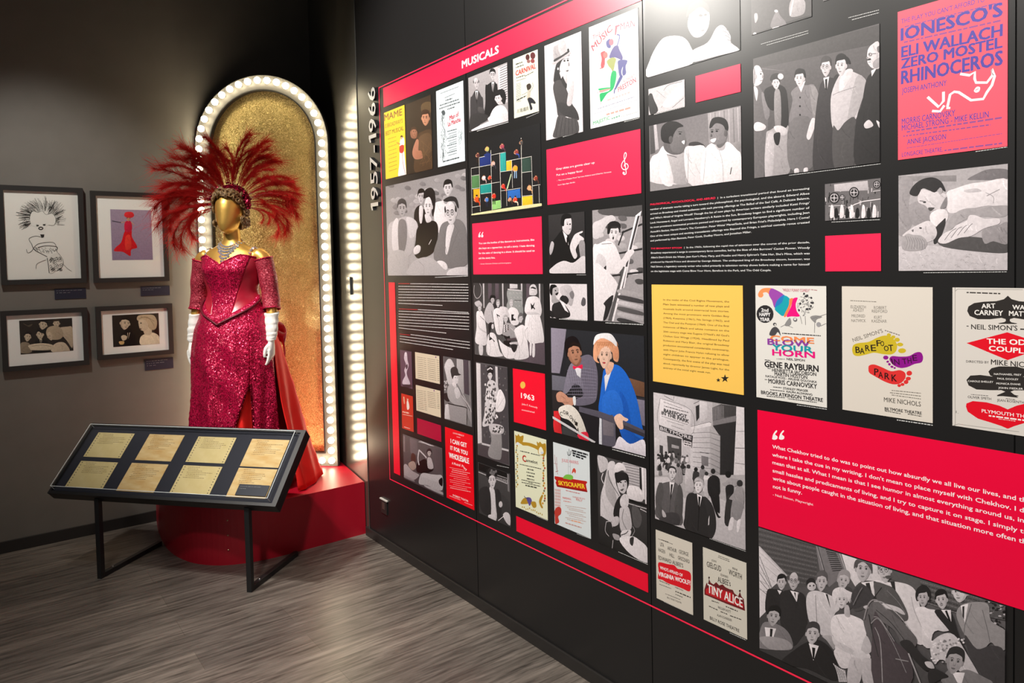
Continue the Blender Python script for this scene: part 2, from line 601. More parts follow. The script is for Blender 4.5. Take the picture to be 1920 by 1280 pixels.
# ------------------------------------------------------------------ mannequin in the red gown
random.seed(11)
M['piping'] = mat('wine_piping', (0.12, 0.002, 0.012), 0.5)
FIG = Vector((0.668, 0.817, 0.336))
mq = empty('mannequin', Matrix.Translation(FIG) @ Matrix.Rotation(math.radians(135), 4, 'Z'))
tag(mq, 'gold faceless mannequin in a red sequined gown, white gloves and red feather headdress', 'mannequin')
# local frame: +x = the figure's left, -y = forward, z up from the platform
def ring(h, a, f, bk, n=28, sq=1.0):
    """horizontal oval: half width a, front reach f, back reach bk"""
    pts = []
    for k in range(n):
        t = 2*PI*k/n
        c, s = math.cos(t), math.sin(t)
        y = -f*s if s > 0 else -bk*s
        pts.append(Vector((a*c, y, h)))
    return pts
bm = bmesh.new()
torso = [(0.75, 0.19, 0.12, 0.12), (0.98, 0.185, 0.13, 0.14), (1.1, 0.16, 0.11, 0.12), (1.22, 0.138, 0.098, 0.098), (1.32, 0.155, 0.125, 0.105), (1.38, 0.168, 0.138, 0.105), (1.43, 0.178, 0.112, 0.102), (1.465, 0.182, 0.088, 0.095), (1.49, 0.165, 0.072, 0.085), (1.51, 0.125, 0.06, 0.075), (1.53, 0.078, 0.05, 0.068), (1.55, 0.058, 0.046, 0.06)]
loft(bm, [ring(*t) for t in torso])
neck = [(1.50, 0.062, 0.045, 0.065), (1.55, 0.051, 0.043, 0.058), (1.60, 0.048, 0.046, 0.056), (1.66, 0.05, 0.055, 0.055)]
loft(bm, [ring(*t) for t in neck])
head = [(1.600, 0.014, 0.090, -0.055), (1.606, 0.030, 0.102, -0.03), (1.622, 0.047, 0.110, -0.005), (1.65, 0.061, 0.114, 0.03), (1.68, 0.071, 0.114, 0.065), (1.71, 0.078, 0.113, 0.082), (1.745, 0.082, 0.112, 0.09), (1.78, 0.081, 0.106, 0.09), (1.81, 0.074, 0.092, 0.08), (1.837, 0.058, 0.066, 0.06), (1.853, 0.033, 0.036, 0.033), (1.858, 0.008, 0.01, 0.01)]
loft(bm, [ring(*t) for t in head])
def arm_path(s):
    return [(s*0.155, 0.0, 1.468), (s*0.198, 0.002, 1.435), (s*0.222, 0.006, 1.33), (s*0.236, 0.012, 1.20), (s*0.248, -0.008, 1.10), (s*0.256, -0.035, 0.99), (s*0.258, -0.045, 0.945)]
ARM_R = [0.046, 0.05, 0.042, 0.037, 0.034, 0.026, 0.024]
for s in (-1, 1):
    add_tube(bm, arm_path(s), ARM_R, 14, per=4)
body = remeshed('body', bm, M['gold_skin'], mq, 0.0075, 8)
body['label'] = 'gold lacquered head, neck, shoulders and arms'
bpy.context.view_layer.update()
bvh = BVHTree.FromPolygons([v.co.copy() for v in body.data.vertices], [tuple(p.vertices) for p in body.data.polygons])
def onto(p, dr, off=0.003):
    hit = bvh.ray_cast(Vector(p), Vector(dr).normalized())
    return hit[0]+hit[1]*off if hit[0] is not None else Vector(p)

# --- bodice: heart neckline, pointed waist
def oval(phi, a, f, bk):
    """phi from straight ahead towards the figure's left"""
    c, s = math.cos(phi), math.sin(phi)
    return a*s, -(f if c > 0 else bk)*c
BOD = [(1.03, 0.222, 0.185, 0.185), (1.10, 0.196, 0.158, 0.165), (1.18, 0.164, 0.130, 0.135), (1.24, 0.156, 0.124, 0.125), (1.32, 0.172, 0.142, 0.125), (1.38, 0.181, 0.158, 0.122), (1.43, 0.187, 0.142, 0.12), (1.50, 0.188, 0.12, 0.115)]
def bod_top(p):
    q = abs(p)
    if q < 0.6:
        return 1.405+0.06*(q/0.6)**0.8
    if q < 1.3:
        return 1.465-0.02*(q-0.6)/0.7
    return 1.445-0.03*(q-1.3)/1.84
def bod_bot(p):
    q = min(abs(p)/1.5, 1)
    return 1.05+0.145*q**0.85
def bod_pt(p, h, off=0.0):
    a, f, bk = table(BOD, h)
    x, y = oval(p, a, f, bk)
    bust = 0.016*math.exp(-((h-1.37)/0.045)**2)*(math.exp(-((p-0.55)/0.32)**2)+math.exp(-((p+0.55)/0.32)**2))
    l = math.hypot(x, y)
    flare = 0.012*max(0.0, 1-(h-bod_bot(p))/0.05)
    k = 1+(bust+off+flare)/l
    return Vector((x*k, y*k, h))
def bod_seam(t):
    """half angle of the sequined stomacher at height t of the bodice"""
    return 0.14+0.86*t**0.7
def bod_part(name, m, front, n, thick=0.004, rows=18):
    bm = bmesh.new()
    G = []
    for j in range(rows+1):
        t = j/rows
        w = bod_seam(t)
        lo, hi = (-w, w) if front else (w, 2*PI-w)
        row = []
        for i in range(n+1):
            p = lerp(lo, hi, i/n)
            q = math.atan2(math.sin(p), math.cos(p))
            row.append(bm.verts.new(bod_pt(q, lerp(bod_bot(q), bod_top(q), t), 0.003 if front else 0.001)))
        G.append(row)
    for j in range(rows):
        for i in range(n):
            bm.faces.new((G[j][i], G[j][i+1], G[j+1][i+1], G[j+1][i]))
    o = obj(name, bm, m, mq, True)
    md = o.modifiers.new('cloth', 'SOLIDIFY')
    md.thickness = thick
    md.offset = -1
    return o
bod_part('bodice_front', M['sequin'], True, 26)['label'] = 'crimson sequined front of the bodice'
bod_part('bodice_back', M['dark_satin'], False, 70)['label'] = 'plain satin side and back panels of the bodice'
bm = bmesh.new()
add_tube(bm, [bod_pt(-PI+2*PI*k/80, bod_bot(-PI+2*PI*k/80), 0.011) for k in range(81)], 0.0062, 8)
obj('waist_piping', bm, M['piping'], mq, True)
bm = bmesh.new()
add_tube(bm, [bod_pt(-PI+2*PI*k/80, bod_top(-PI+2*PI*k/80), 0.001) for k in range(81)], 0.005, 8)
obj('neckline_trim', bm, M['sequin'], mq, True)

# --- skirt
SK = [(0.0, 0.268, 0.25, 0.27), (0.3, 0.262, 0.245, 0.26), (0.6, 0.255, 0.24, 0.25), (0.85, 0.25, 0.228, 0.235), (1.0, 0.236, 0.205, 0.21), (1.1, 0.205, 0.168, 0.172), (1.2, 0.165, 0.128, 0.133)]
def train_add(p, h):
    t = max(0.0, 1-h/1.06)
    q = math.atan2(math.sin(p-2.3), math.cos(p-2.3))
    return 0.24*t**1.25*math.exp(-(q/0.85)**2)
def skirt_pt(p, h, off, drape=1.0, train=0.0):
    a, f, bk = table(SK, h)
    x, y = oval(p, a, f, bk)
    l = math.hypot(x, y)
    low = max(0.0, min(1.0, (1.12-h)/0.7))
    fold = 0.024*low*(1-2*abs(math.sin(4*p+1.3*h+0.3*math.sin(3*p)))**0.7)+0.007*low*math.sin(17*p-5*h)
    # swags gathered up towards the left hip
    sw = 0.010*math.sin(26*(h+0.22*p)+1.0)*max(0, 1-abs(h-0.72)/0.42)*max(0, 1-abs(p-0.15)/1.3)
    k = 1+(fold*drape+sw*drape+off+train*train_add(p, h))/l
    return Vector((x*k, y*k, h))
def slit(h):
    """edges of the opening on the left front, (lo, hi) in phi"""
    if h > 0.7005:
        return None
    t = max(0.0, 0.70-h)/0.70
    return (0.80-0.85*t**0.75, 0.80+0.09*t)
def skirt_shell(name, m, lo, hi, n, off, drape, train, bottom=0.008, rows=34, cut=None, top=None, thick=0.004):
    bm = bmesh.new()
    G = []
    for j in range(rows+1):
        row = []
        for i in range(n+1):
            l, h_ = lo, hi
            t = i/n
            ph = lerp(l, h_, t)
            tp = (bod_bot(math.atan2(math.sin(ph), math.cos(ph)))+0.025) if top is None else top
            h = lerp(bottom, tp, j/rows)
            if cut == 'R':      # panel that ends at the slit's right-hand edge
                s = slit(h)
                ph = lerp(lo, s[0] if s else 0.80, t)
            if cut == 'L':
                s = slit(h)
                ph = lerp(s[1] if s else 0.80, hi, t)
            row.append(bm.verts.new(skirt_pt(ph, h, off, drape, train)))
        G.append(row)
    for j in range(rows):
        for i in range(n):
            bm.faces.new((G[j][i], G[j][i+1], G[j+1][i+1], G[j+1][i]))
    o = obj(name, bm, m, mq, True)
    md = o.modifiers.new('cloth', 'SOLIDIFY')
    md.thickness = thick
    md.offset = -1
    return o
skirt_shell('overskirt', M['sequin'], -1.9, 0.80, 100, 0.004, 1.0, 0.0, cut='R')['label'] = 'draped crimson sequined front of the skirt'
skirt_shell('overskirt_side', M['sequin'], 0.80, 1.62, 36, 0.006, 0.8, 0.0, cut='L')['label'] = 'sequined strip of skirt beside the slit'
skirt_shell('underskirt', M['red_satin'], -0.2, 1.7, 50, -0.016, 0.8, 0.0, top=1.1)['label'] = 'plain red satin underskirt showing through the slit'
skirt_shell('train', M['red_satin'], 1.55, 2*PI-1.8, 90, -0.002, 0.9, 1.0)['label'] = 'plain red satin train flaring out at the back'
# beaded lower edges along the slit
for q in (0, 1):
    bm = bmesh.new()
    add_tube(bm, [skirt_pt(slit(h)[q], h, 0.006, 1.0 if q == 0 else 0.8) for h in [0.02+0.68*k/30 for k in range(31)]], 0.006, 8)
    obj('slit_trim', bm, M['sequin_band'], mq, True)

# --- sleeves of beaded lace, off the shoulder
for s in (-1, 1):
    bm = bmesh.new()
    P = catmull(arm_path(s)[1:5], 10)
    P = [p for p in P if p.z > 1.125]
    rings = []
    for i, p in enumerate(P):
        t = i/(len(P)-1)
        rad = 0.057-0.007*t+0.0015*math.sin(t*17)+(0.003 if t > 0.93 else 0)
        tg = (P[min(i+1, len(P)-1)]-P[max(i-1, 0)]).normalized()
        a = tg.cross(Vector((0, 1, 0))).normalized()
        b = tg.cross(a)
        rings.append([p+(a*math.cos(2*PI*k/22)*(rad+0.0012*math.sin(5*k+i*0.4))+b*math.sin(2*PI*k/22)*rad*1.05) for k in range(22)])
    loft(bm, rings, True, False)
    o = obj('sleeve', bm, M['lace'], mq, True)
    o['label'] = 'beaded rose lace sleeve ending below the elbow'
    md = o.modifiers.new('cloth', 'SOLIDIFY')
    md.thickness = 0.003
    md.offset = -1
    for ri in (0, -1):
        bm = bmesh.new()
        add_tube(bm, rings[ri]+[rings[ri][0]], 0.005, 6)
        obj('sleeve_edge', bm, M['sequin'], o, True)

# --- gloves with five fingers
def hand(bm, s):
    """relaxed hand hanging from the wrist, back of the hand outwards"""
    wr = Vector((s*0.258, -0.045, 0.945))
    palm = []
    for t, w, th in ((0, 0.022, 0.018), (0.02, 0.027, 0.016), (0.05, 0.036, 0.015), (0.085, 0.039, 0.013), (0.1, 0.036, 0.011)):
        c = wr+Vector((s*0.004*t*10, -0.12*t, -t))
        palm.append([c+Vector((s*th*math.sin(2*PI*k/16), -w*math.cos(2*PI*k/16), 0)) for k in range(16)])
    loft(bm, palm)
    base = wr+Vector((s*0.004, -0.012, -0.095))
    for i, L in enumerate((0.072, 0.08, 0.074, 0.058)):
        x = -0.028+i*0.0185
        r0 = 0.0092 if i < 3 else 0.008
        p0 = base+Vector((0, x*1.0, 0.012))
        fan = x*0.12
        cv = 0.16+0.06*i
        pts = [p0]
        ang = 0.05
        for seg in (0.45, 0.30, 0.25):
            ang += cv
            pts.append(pts[-1]+Vector((-s*math.sin(ang)*seg*L, fan*seg, -math.cos(ang)*seg*L)))
        add_tube(bm, [p0+Vector((0, 0, 0.025))]+pts, [r0, r0, r0*0.98, r0*0.9, r0*0.7], 10, per=3)
    th0 = wr+Vector((-s*0.004, -0.020, -0.028))
    add_tube(bm, [th0, th0+Vector((-s*0.010, -0.026, -0.022)), th0+Vector((-s*0.014, -0.034, -0.05)), th0+Vector((-s*0.015, -0.033, -0.074))], [0.013, 0.0118, 0.010, 0.0075], 10, per=4)
for s in (-1, 1):
    bm = bmesh.new()
    hand(bm, s)
    P = catmull(arm_path(s)[3:], 12)
    P = [p for p in P if p.z < 1.118]
    rings = []
    n = len(P)
    for i, p in enumerate(P):
        t = i/(n-1)
        rad = lerp(0.043, 0.0275, t)+0.0022*math.sin(t*34)+(0.003 if i == 0 else 0)
        rings.append([p+Vector((math.cos(2*PI*k/20)*(rad+0.002*math.sin(3*k+i*0.9)), math.sin(2*PI*k/20)*rad, 0.006*math.sin(2*PI*k/20+i))) for k in range(20)])
    loft(bm, rings)
    o = remeshed('glove', bm, M['glove'], mq, 0.0042, 3)
    o['label'] = 'long wrinkled white satin glove'

# --- satin bow behind the left hip
bm = bmesh.new()
def ribbon(pts, w):
    P = catmull(pts, 6)
    A = [bm.verts.new(p+Vector((0, w*0.35, w))) for p in P]
    B = [bm.verts.new(p-Vector((0, w*0.35, w))) for p in P]
    for i in range(len(P)-1):
        bm.faces.new((A[i], B[i], B[i+1], A[i+1]))
ribbon([(0.10, 0.20, 1.02), (0.19, 0.22, 1.0), (0.235, 0.19, 0.955), (0.24, 0.165, 0.935), (0.20, 0.17, 0.95), (0.12, 0.19, 0.99)], 0.03)
ribbon([(0.12, 0.20, 1.0), (0.20, 0.21, 0.93), (0.225, 0.19, 0.86), (0.235, 0.18, 0.81)], 0.024)
ribbon([(-0.10, 0.20, 1.02), (-0.19, 0.22, 1.0), (-0.27, 0.18, 0.955), (-0.22, 0.16, 0.95), (-0.12, 0.19, 0.99)], 0.035)
o = obj('bow', bm, M['dark_satin'], mq, True)
md = o.modifiers.new('cloth', 'SOLIDIFY')
md.thickness = 0.005

# --- crystal necklace and shoulder straps
def gem(bm, c, n, r_):
    a = n.orthogonal().normalized()
    b = n.cross(a)
    top = bm.verts.new(c+n*r_*0.9)
    bot = bm.verts.new(c-n*r_*0.3)
    q = [bm.verts.new(c+(a*math.cos(PI*k/3)+b*math.sin(PI*k/3))*r_) for k in range(6)]
    for k in range(6):
        bm.faces.new((q[k], q[(k+1) % 6], top))
        bm.faces.new((q[(k+1) % 6], q[k], bot))
bm = bmesh.new()
def drop(x, h):
    hit = bvh.ray_cast(Vector((x, -0.5, h)), Vector((0, 1, 0)))
    return (hit[0], hit[1]) if hit[0] is not None else (None, None)
for row, (hc, span, rise, sz, cnt) in enumerate(((1.515, 0.066, 0.035, 0.0062, 16), (1.500, 0.070, 0.033, 0.0075, 17), (1.483, 0.062, 0.03, 0.0085, 13), (1.463, 0.045, 0.024, 0.009, 9), (1.442, 0.026, 0.012, 0.0095, 5), (1.422, 0.008, 0.004, 0.0085, 2))):
    for k in range(cnt):
        q = -1+2*k/(cnt-1)
        c, n = drop(q*span, hc+rise*q*q)
        if c is not None:
            gem(bm, c+n*0.004, n, sz)
for k in range(26):
    t = PI*(0.08+0.84*k/25)
    for h in (1.552, 1.54):
        p = Vector((0.35*math.cos(t), 0.35*math.sin(t), h))
        hit = bvh.ray_cast(p, -Vector((p.x, p.y, 0)).normalized())
        if hit[0] is not None:
            gem(bm, hit[0]+hit[1]*0.004, hit[1], 0.006)
o = obj('necklace', bm, M['crystal'], mq)
o['label'] = 'wide silver crystal bib necklace'
for s in (-1, 1):
    bm = bmesh.new()
    for k in range(17):
        t = k/16
        p = Vector((s*lerp(0.135, 0.150, t), lerp(-0.30, 0.14, t), 1.475+0.22*math.sin(PI*t)**1.0))
        hit = bvh.ray_cast(Vector((s*0.142, lerp(-0.118, 0.10, t), 1.8)), Vector((0, 0, -1)))
        if hit[0] is not None and hit[0].z > 1.40:
            gem(bm, hit[0]+hit[1]*0.006, hit[1], 0.0095)
    if True:
        o = obj('shoulder_strap', bm, M['crystal'], mq)
        o['label'] = 'crystal shoulder strap'

# --- wig of short curls
bm = bmesh.new()
cap = [(1.62, 0.060, -0.03, 0.08), (1.66, 0.074, -0.02, 0.095), (1.70, 0.083, -0.01, 0.106), (1.74, 0.089, 0.0, 0.112), (1.78, 0.090, 0.03, 0.11), (1.815, 0.084, 0.092, 0.1), (1.85, 0.064, 0.078, 0.075), (1.872, 0.03, 0.035, 0.035)]
loft(bm, [ring(*t) for t in cap])
def curl(c, nrm, rad, thick, turns=1.6):
    nrm = Vector(nrm).normalized()
    a = nrm.orthogonal().normalized()
    b = nrm.cross(a)
    ph = random.uniform(0, 6.28)
    pts = []
    for k in range(13):
        t = k/12
        q = ph+turns*2*PI*t
        rr = rad*(1-0.45*t)
        pts.append(Vector(c)+a*math.cos(q)*rr+b*math.sin(q)*rr+nrm*(0.012*t))
    add_tube(bm, pts, [thick*(1-0.5*abs(k/12-0.4)) for k in range(13)], 6)
for k in range(34):                     # fringe across the forehead and down both temples
    t = -1.75+3.5*k/33
    h = 1.812+0.022*math.cos(t)-0.075*max(0, abs(t)-0.75)+random.uniform(-0.014, 0.018)
    x = 0.090*math.sin(t)*1.0
    y = -0.100*max(0.0, math.cos(t*0.85))+0.012*abs(t)
    curl((x, y, h), (x*2+random.uniform(-0.06, 0.06), y, random.uniform(-0.05, 0.08)), random.uniform(0.014, 0.023), 0.0052)
for k in range(90):
    t = random.uniform(1.25, 2*PI-1.25)
    h = random.uniform(1.64, 1.84)
    x, y = 0.094*math.sin(t), -0.108*math.cos(t)
    kz = 1 if h < 1.78 else 0.85
    curl((x*kz, y*kz, h), (x, y, 0), random.uniform(0.015, 0.024), 0.0055)
wig = obj('wig', bm, M['hair'], mq, True)
wig['label'] = 'short curly light brown wig'

# --- feather headdress
hd = empty('headdress', Matrix.Identity(4))
hd.parent = mq
hd['label'] = 'fan of red ostrich plumes on a sequined band'
bm = bmesh.new()
HC = Vector((0.0, 0.012, 1.765))
def arc(t, rad, yo=0.0):
    return HC+Vector((rad*math.sin(t), yo, rad*math.cos(t)))
pth, rr = [], []
for k in range(25):
    t = -1.75+3.5*k/24
    pth.append(arc(t, 0.108))
    rr.append(0.016+0.013*math.cos(t*0.85))
add_tube(bm, pth, rr, 12)
for k in range(120):
    t = random.uniform(-1.6, 1.6)
    gem(bm, arc(t, 0.108+random.uniform(-0.03, 0.036), random.uniform(-0.04, -0.015)), Vector((0, -1, 0.2)).normalized(), random.uniform(0.004, 0.008))
obj('sequin_band', bm, M['sequin_band'], hd, False)
def plume(seed, droop, fluff):
    rnd = random.Random(seed)
    bm = bmesh.new()
    # unit plume: grows along +z, bends to +x at its end
    pts = []
    ang = 0.0
    p = Vector((0, 0, 0))
    n = 22
    for k in range(n+1):
        pts.append(p.copy())
        t = k/n
        ang = droop*t**2.2
        p = p+Vector((math.sin(ang), 0.05*math.sin(t*5+seed), math.cos(ang)))*(1.0/n)
    add_tube(bm, pts, [0.0042*(1-0.75*k/n)+0.0006 for k in range(n+1)], 5, 1)
    def barb(t, side, ln, lift):
        f = t*n
        i = min(int(f), n-1)
        o = pts[i].lerp(pts[i+1], f-i)
        tg = (pts[i+1]-pts[i]).normalized()
        sd = Vector((0, 1, 0))*math.cos(lift)+tg.cross(Vector((0, 1, 0)))*math.sin(lift)
        cur = o.copy()
        dr = (sd*side*rnd.uniform(0.6, 1.1)+tg*0.7).normalized()
        w = rnd.uniform(0.0017, 0.0032)
        m_ = 5
        prev = None
        for q in range(m_+1):
            ww = w*(1-0.75*q/m_)
            wn = dr.cross(tg)
            wn = wn.normalized() if wn.length > 1e-4 else Vector((0, 0, 1))
            a, b = bm.verts.new(cur+wn*ww), bm.verts.new(cur-wn*ww)
            if prev:
                bm.faces.new((prev[0], prev[1], b, a))
            prev = (a, b)
            cur = cur+dr*(ln/m_)
            dr = (dr+Vector((rnd.uniform(-0.3, 0.3), rnd.uniform(-0.3, 0.3), rnd.uniform(-0.3, 0.3)))+Vector((0.10, 0, -0.28))*fluff*(q/m_)).normalized()
    for k in range(620):
        t = 0.12+0.88*rnd.random()**0.75
        ln = (0.05+0.27*t**1.3)*rnd.uniform(0.4, 1.15)
        if t > 0.93:
            ln *= 1.1
        barb(min(t, 0.995), rnd.choice((-1, 1)), ln, rnd.uniform(-0.9, 0.9))
    me = bpy.data.meshes.new('feather')
    bm.to_mesh(me)
    bm.free()
    me.materials.append(M['feather'])
    me.materials.append(M['quill'])
    return me
PL = [plume(3+i, dr_, 1.0) for i, dr_ in enumerate((0.5, 0.9, 1.3, 1.7, 2.1))]
rf = random.Random(5)
NF = 96
for k in range(NF):
    layer = k % 3
    q = -1+2*(((k*29) % NF)+0.5)/NF
    t = q*1.80+rf.uniform(-0.12, 0.12)
    root = arc(t*0.92, 0.105, 0.012*layer-0.004)
    base = 0.40 if t < -0.45 else (0.335 if t < 0.45 else 0.315)
    L = base*rf.uniform(0.74, 1.10)
    if k % 4 == 3:
        L *= 0.62
    me = PL[min(4, max(0, int(abs(t)*1.3+rf.uniform(0, 2.4))))]
    f = link_mesh('feather', me, hd)
    up = Vector((math.sin(t*1.0), 0.16*layer-0.05+rf.uniform(-0.14, 0.14), math.cos(t*1.0))).normalized()
    side = 1 if t > 0 else -1
    ax = Vector((math.cos(t)*side, 0, -math.sin(t)*side))
    ax = (ax-up*ax.dot(up)).normalized()
    ay = up.cross(ax)
    f.matrix_local = frame_mw(root, ax, ay, up) @ Matrix.Rotation(rf.uniform(-0.9, 0.9), 4, 'Z') @ Matrix.Scale(L, 4)

# ------------------------------------------------------------------ slanted display case
E_ = Vector((-0.64479, 0.76436, 0))
B_ = Vector((-0.55443, -0.46770, 0.68847))
N_ = E_.cross(B_)
CF = Vector((1.6457, 0.6105, 0.517))
case = empty('display_case', frame_mw((1.439, 0.809, 0.0), E_, (-0.76436, -0.64479, 0), (0, 0, 1)))
tag(case, 'slanted black display case with a clear cover on two thin legs before the platform', 'display case')
bpy.context.view_layer.update()
deck = frame_mw(CF, E_, B_, N_)            # acrylic lid's upper face is z = 0 here
inv = case.matrix_world.inverted()
def on_case(o, mw=deck):
    o.parent = case
    o.matrix_local = inv @ mw
    return o
T = -0.036
bm = bmesh.new()
add_box(bm, (-0.022, -0.030, T-0.055), (1.405, 0.437, T-0.004), 0, 0.003)
on_case(obj('tray', bm, M['black']))
bm = bmesh.new()
for lo, hi in (((-0.022, -0.030, T-0.004), (1.405, -0.012, T+0.008)), ((-0.022, 0.419, T-0.004), (1.405, 0.437, T+0.008)), ((-0.022, -0.012, T-0.004), (-0.006, 0.419, T+0.008)), ((1.378, -0.012, T-0.004), (1.405, 0.419, T+0.008))):
    add_box(bm, lo, hi)
on_case(obj('tray_rim', bm, M['black']))
on_case(obj('deck', box((-0.006, -0.012, T-0.004), (1.378, 0.419, T)), M['navy']))
bm = bmesh.new()
t_ = 0.004
add_box(bm, (0.0, 0.0, -t_), (1.358, 0.412, 0.0))
on_case(obj('lid_top', bm, M['acrylic']))['label'] = 'clear acrylic top of the cover'
for nm, lo, hi in (('lid_front', (0, 0, T+0.001), (1.358, t_, -t_)), ('lid_back', (0, 0.412-t_, T+0.001), (1.358, 0.412, -t_)), ('lid_side', (0, t_, T+0.001), (t_, 0.412-t_, -t_)), ('lid_side', (1.358-t_, t_, T+0.001), (1.358, 0.412-t_, -t_))):
    on_case(obj(nm, box(lo, hi), M['acrylic']))['label'] = 'clear acrylic wall of the cover'
bm = bmesh.new()
w_ = 0.0012
for lo, hi in (((-w_, -w_, -w_), (1.358+w_, w_, w_)), ((-w_, 0.412-w_, -w_), (1.358+w_, 0.412+w_, w_)), ((-w_, 0, -w_), (w_, 0.412, w_)), ((1.358-w_, 0, -w_), (1.358+w_, 0.412, w_)),
               ((-w_, -w_, T), (w_, w_, 0)), ((1.358-w_, -w_, T), (1.358+w_, w_, 0)), ((-w_, 0.412-w_, T), (w_, 0.412+w_, 0)), ((1.358-w_, 0.412-w_, T), (1.358+w_, 0.412+w_, 0))):
    add_box(bm, lo, hi)
on_case(obj('lid_edge', bm, M['acryledge']))['label'] = 'polished bright edges of the acrylic cover'
for lx in (0.0, 0.937):
    bm = bmesh.new()
    add_box(bm, (lx-0.014, -0.014, 0.0), (lx+0.014, 0.014, 0.452), 0, 0.002)
    lg = obj('leg', bm, M['black'], case)
    bm = bmesh.new()
    add_box(bm, (lx-0.014, 0.014, 0.0), (lx+0.014, 0.47, 0.028), 0, 0.002)
    ft = obj('foot', bm, M['black'], lg)
    bm = bmesh.new()
    add_box(bm, (lx-0.014, 0.014, 0.440), (lx+0.014, 0.06, 0.468), 0, 0.002)
    obj('bracket', bm, M['black'], lg)
    bm = bmesh.new()
    add_sphere(bm, (lx, 0.085, 0.029), 0.005, 8, 5)
    obj('foot_bolt', bm, M['screw'], ft)

M['card_a'] = noise_mat('aged_cream_card', (0.60, 0.47, 0.22), (0.68, 0.55, 0.29), 14, 0.75, spec=0.2)
M['card_b'] = noise_mat('foxed_tan_card', (0.60, 0.36, 0.13), (0.74, 0.57, 0.31), 9, 0.75, (1, 3, 1), spec=0.2)
M['typed'] = mat('typed_ink', (0.09, 0.06, 0.03), 0.8, 0, 0.1)
M['hole'] = mat('punched_hole', (0.014, 0.016, 0.03), 0.8, 0, 0.1)
rc = random.Random(4)
def card(x0, y0, x1, y1, kind, label):
    o = empty('index_card', deck @ Matrix.Translation((x0, y0, T+0.0006)))
    tag(o, label, 'card', 'aged paper cards in the display case')
    w, h = x1-x0, y1-y0
    bm = bmesh.new()
    add_box(bm, (0, 0, 0), (w, h, 0.0012))
    obj('sheet', bm, M['card_a' if kind == 'a' else 'card_b'], o)
    bm = bmesh.new()
    z = 0.0013
    rows = 7 if kind == 'a' else 9
    for k in range(rows):
        y = h*(0.93-0.062*k)
        x = w*rc.uniform(0.14, 0.2)
        end = w*(0.42 if k < 2 else rc.uniform(0.45, 0.85))
        while x < end:
            l = rc.uniform(0.004, 0.013)
            v = [bm.verts.new(p) for p in ((x, y, z), (x+l, y, z), (x+l, y+0.0022, z), (x, y+0.0022, z))]
            bm.faces.new(v)
            x += l+0.003
    obj('typing', bm, M['typed'], o)
    if kind == 'a':
        bm = bmesh.new()
        for xx in (0.014, w-0.014):
            for k in range(10):
                y = h*(0.06+0.88*k/9)
                bm.faces.new([bm.verts.new((xx+0.0032*math.cos(PI*q/4), y+0.0032*math.sin(PI*q/4), z)) for q in range(8)])
        hh = obj('punched_edge', bm, M['hole'], o)
        hh['kind'] = 'stuff'
    return o
cards = [(0.056, 0.212, 0.309, 0.378, 'a', 'cream card with punched edges, upper row at the left end of the case'),
         (0.412, 0.206, 0.648, 0.379, 'b', 'foxed tan card in the upper row, second from the left'),
         (0.742, 0.208, 0.989, 0.375, 'a', 'cream card with punched edges, upper row, second from the right'),
         (1.091, 0.197, 1.326, 0.372, 'b', 'foxed tan card at the right end of the upper row'),
         (0.06, 0.018, 0.312, 0.184, 'a', 'cream card with punched edges, lower row at the left end of the case'),
         (0.404, 0.011, 0.645, 0.186, 'b', 'foxed tan card in the lower row, second from the left'),
         (0.742, 0.016, 0.988, 0.187, 'a', 'cream card with punched edges, lower row, second from the right'),
         (1.091, 0.013, 1.326, 0.187, 'b', 'foxed tan card in the lower row, partly under the navy label')]
for c in cards:
    card(*c)

# ------------------------------------------------------------------ writing
_txt = {}
DG = None
def text_geo(body, bold=0.0, space=1.0, shear=0.0):
    """outline of one line of writing: (verts, faces, width, cap height) at size 1"""
    key = (body, bold, space, shear)
    if key in _txt:
        return _txt[key]
    cu = bpy.data.curves.new('line', 'FONT')
    cu.body = body
    cu.size = 1.0
    cu.offset = bold
    cu.resolution_u = 2
    cu.shear = shear
    cu.space_character = space
    ob = bpy.data.objects.new('line', cu)
    COL.objects.link(ob)
    dg = bpy.context.evaluated_depsgraph_get()
    me = bpy.data.meshes.new_from_object(ob.evaluated_get(dg))
    V = [(v.co.x, v.co.y) for v in me.vertices]
    Fc = [tuple(p.vertices) for p in me.polygons]
    xs = [v[0] for v in V] or [0, 1]
    x0, x1 = min(xs), max(xs)
    V = [(v[0]-x0, v[1]) for v in V]
    bpy.data.objects.remove(ob)
    bpy.data.meshes.remove(me)
    bpy.data.curves.remove(cu)
    _txt[key] = (V, Fc, max(x1-x0, 1e-4))
    return _txt[key]
CAP = 0.73
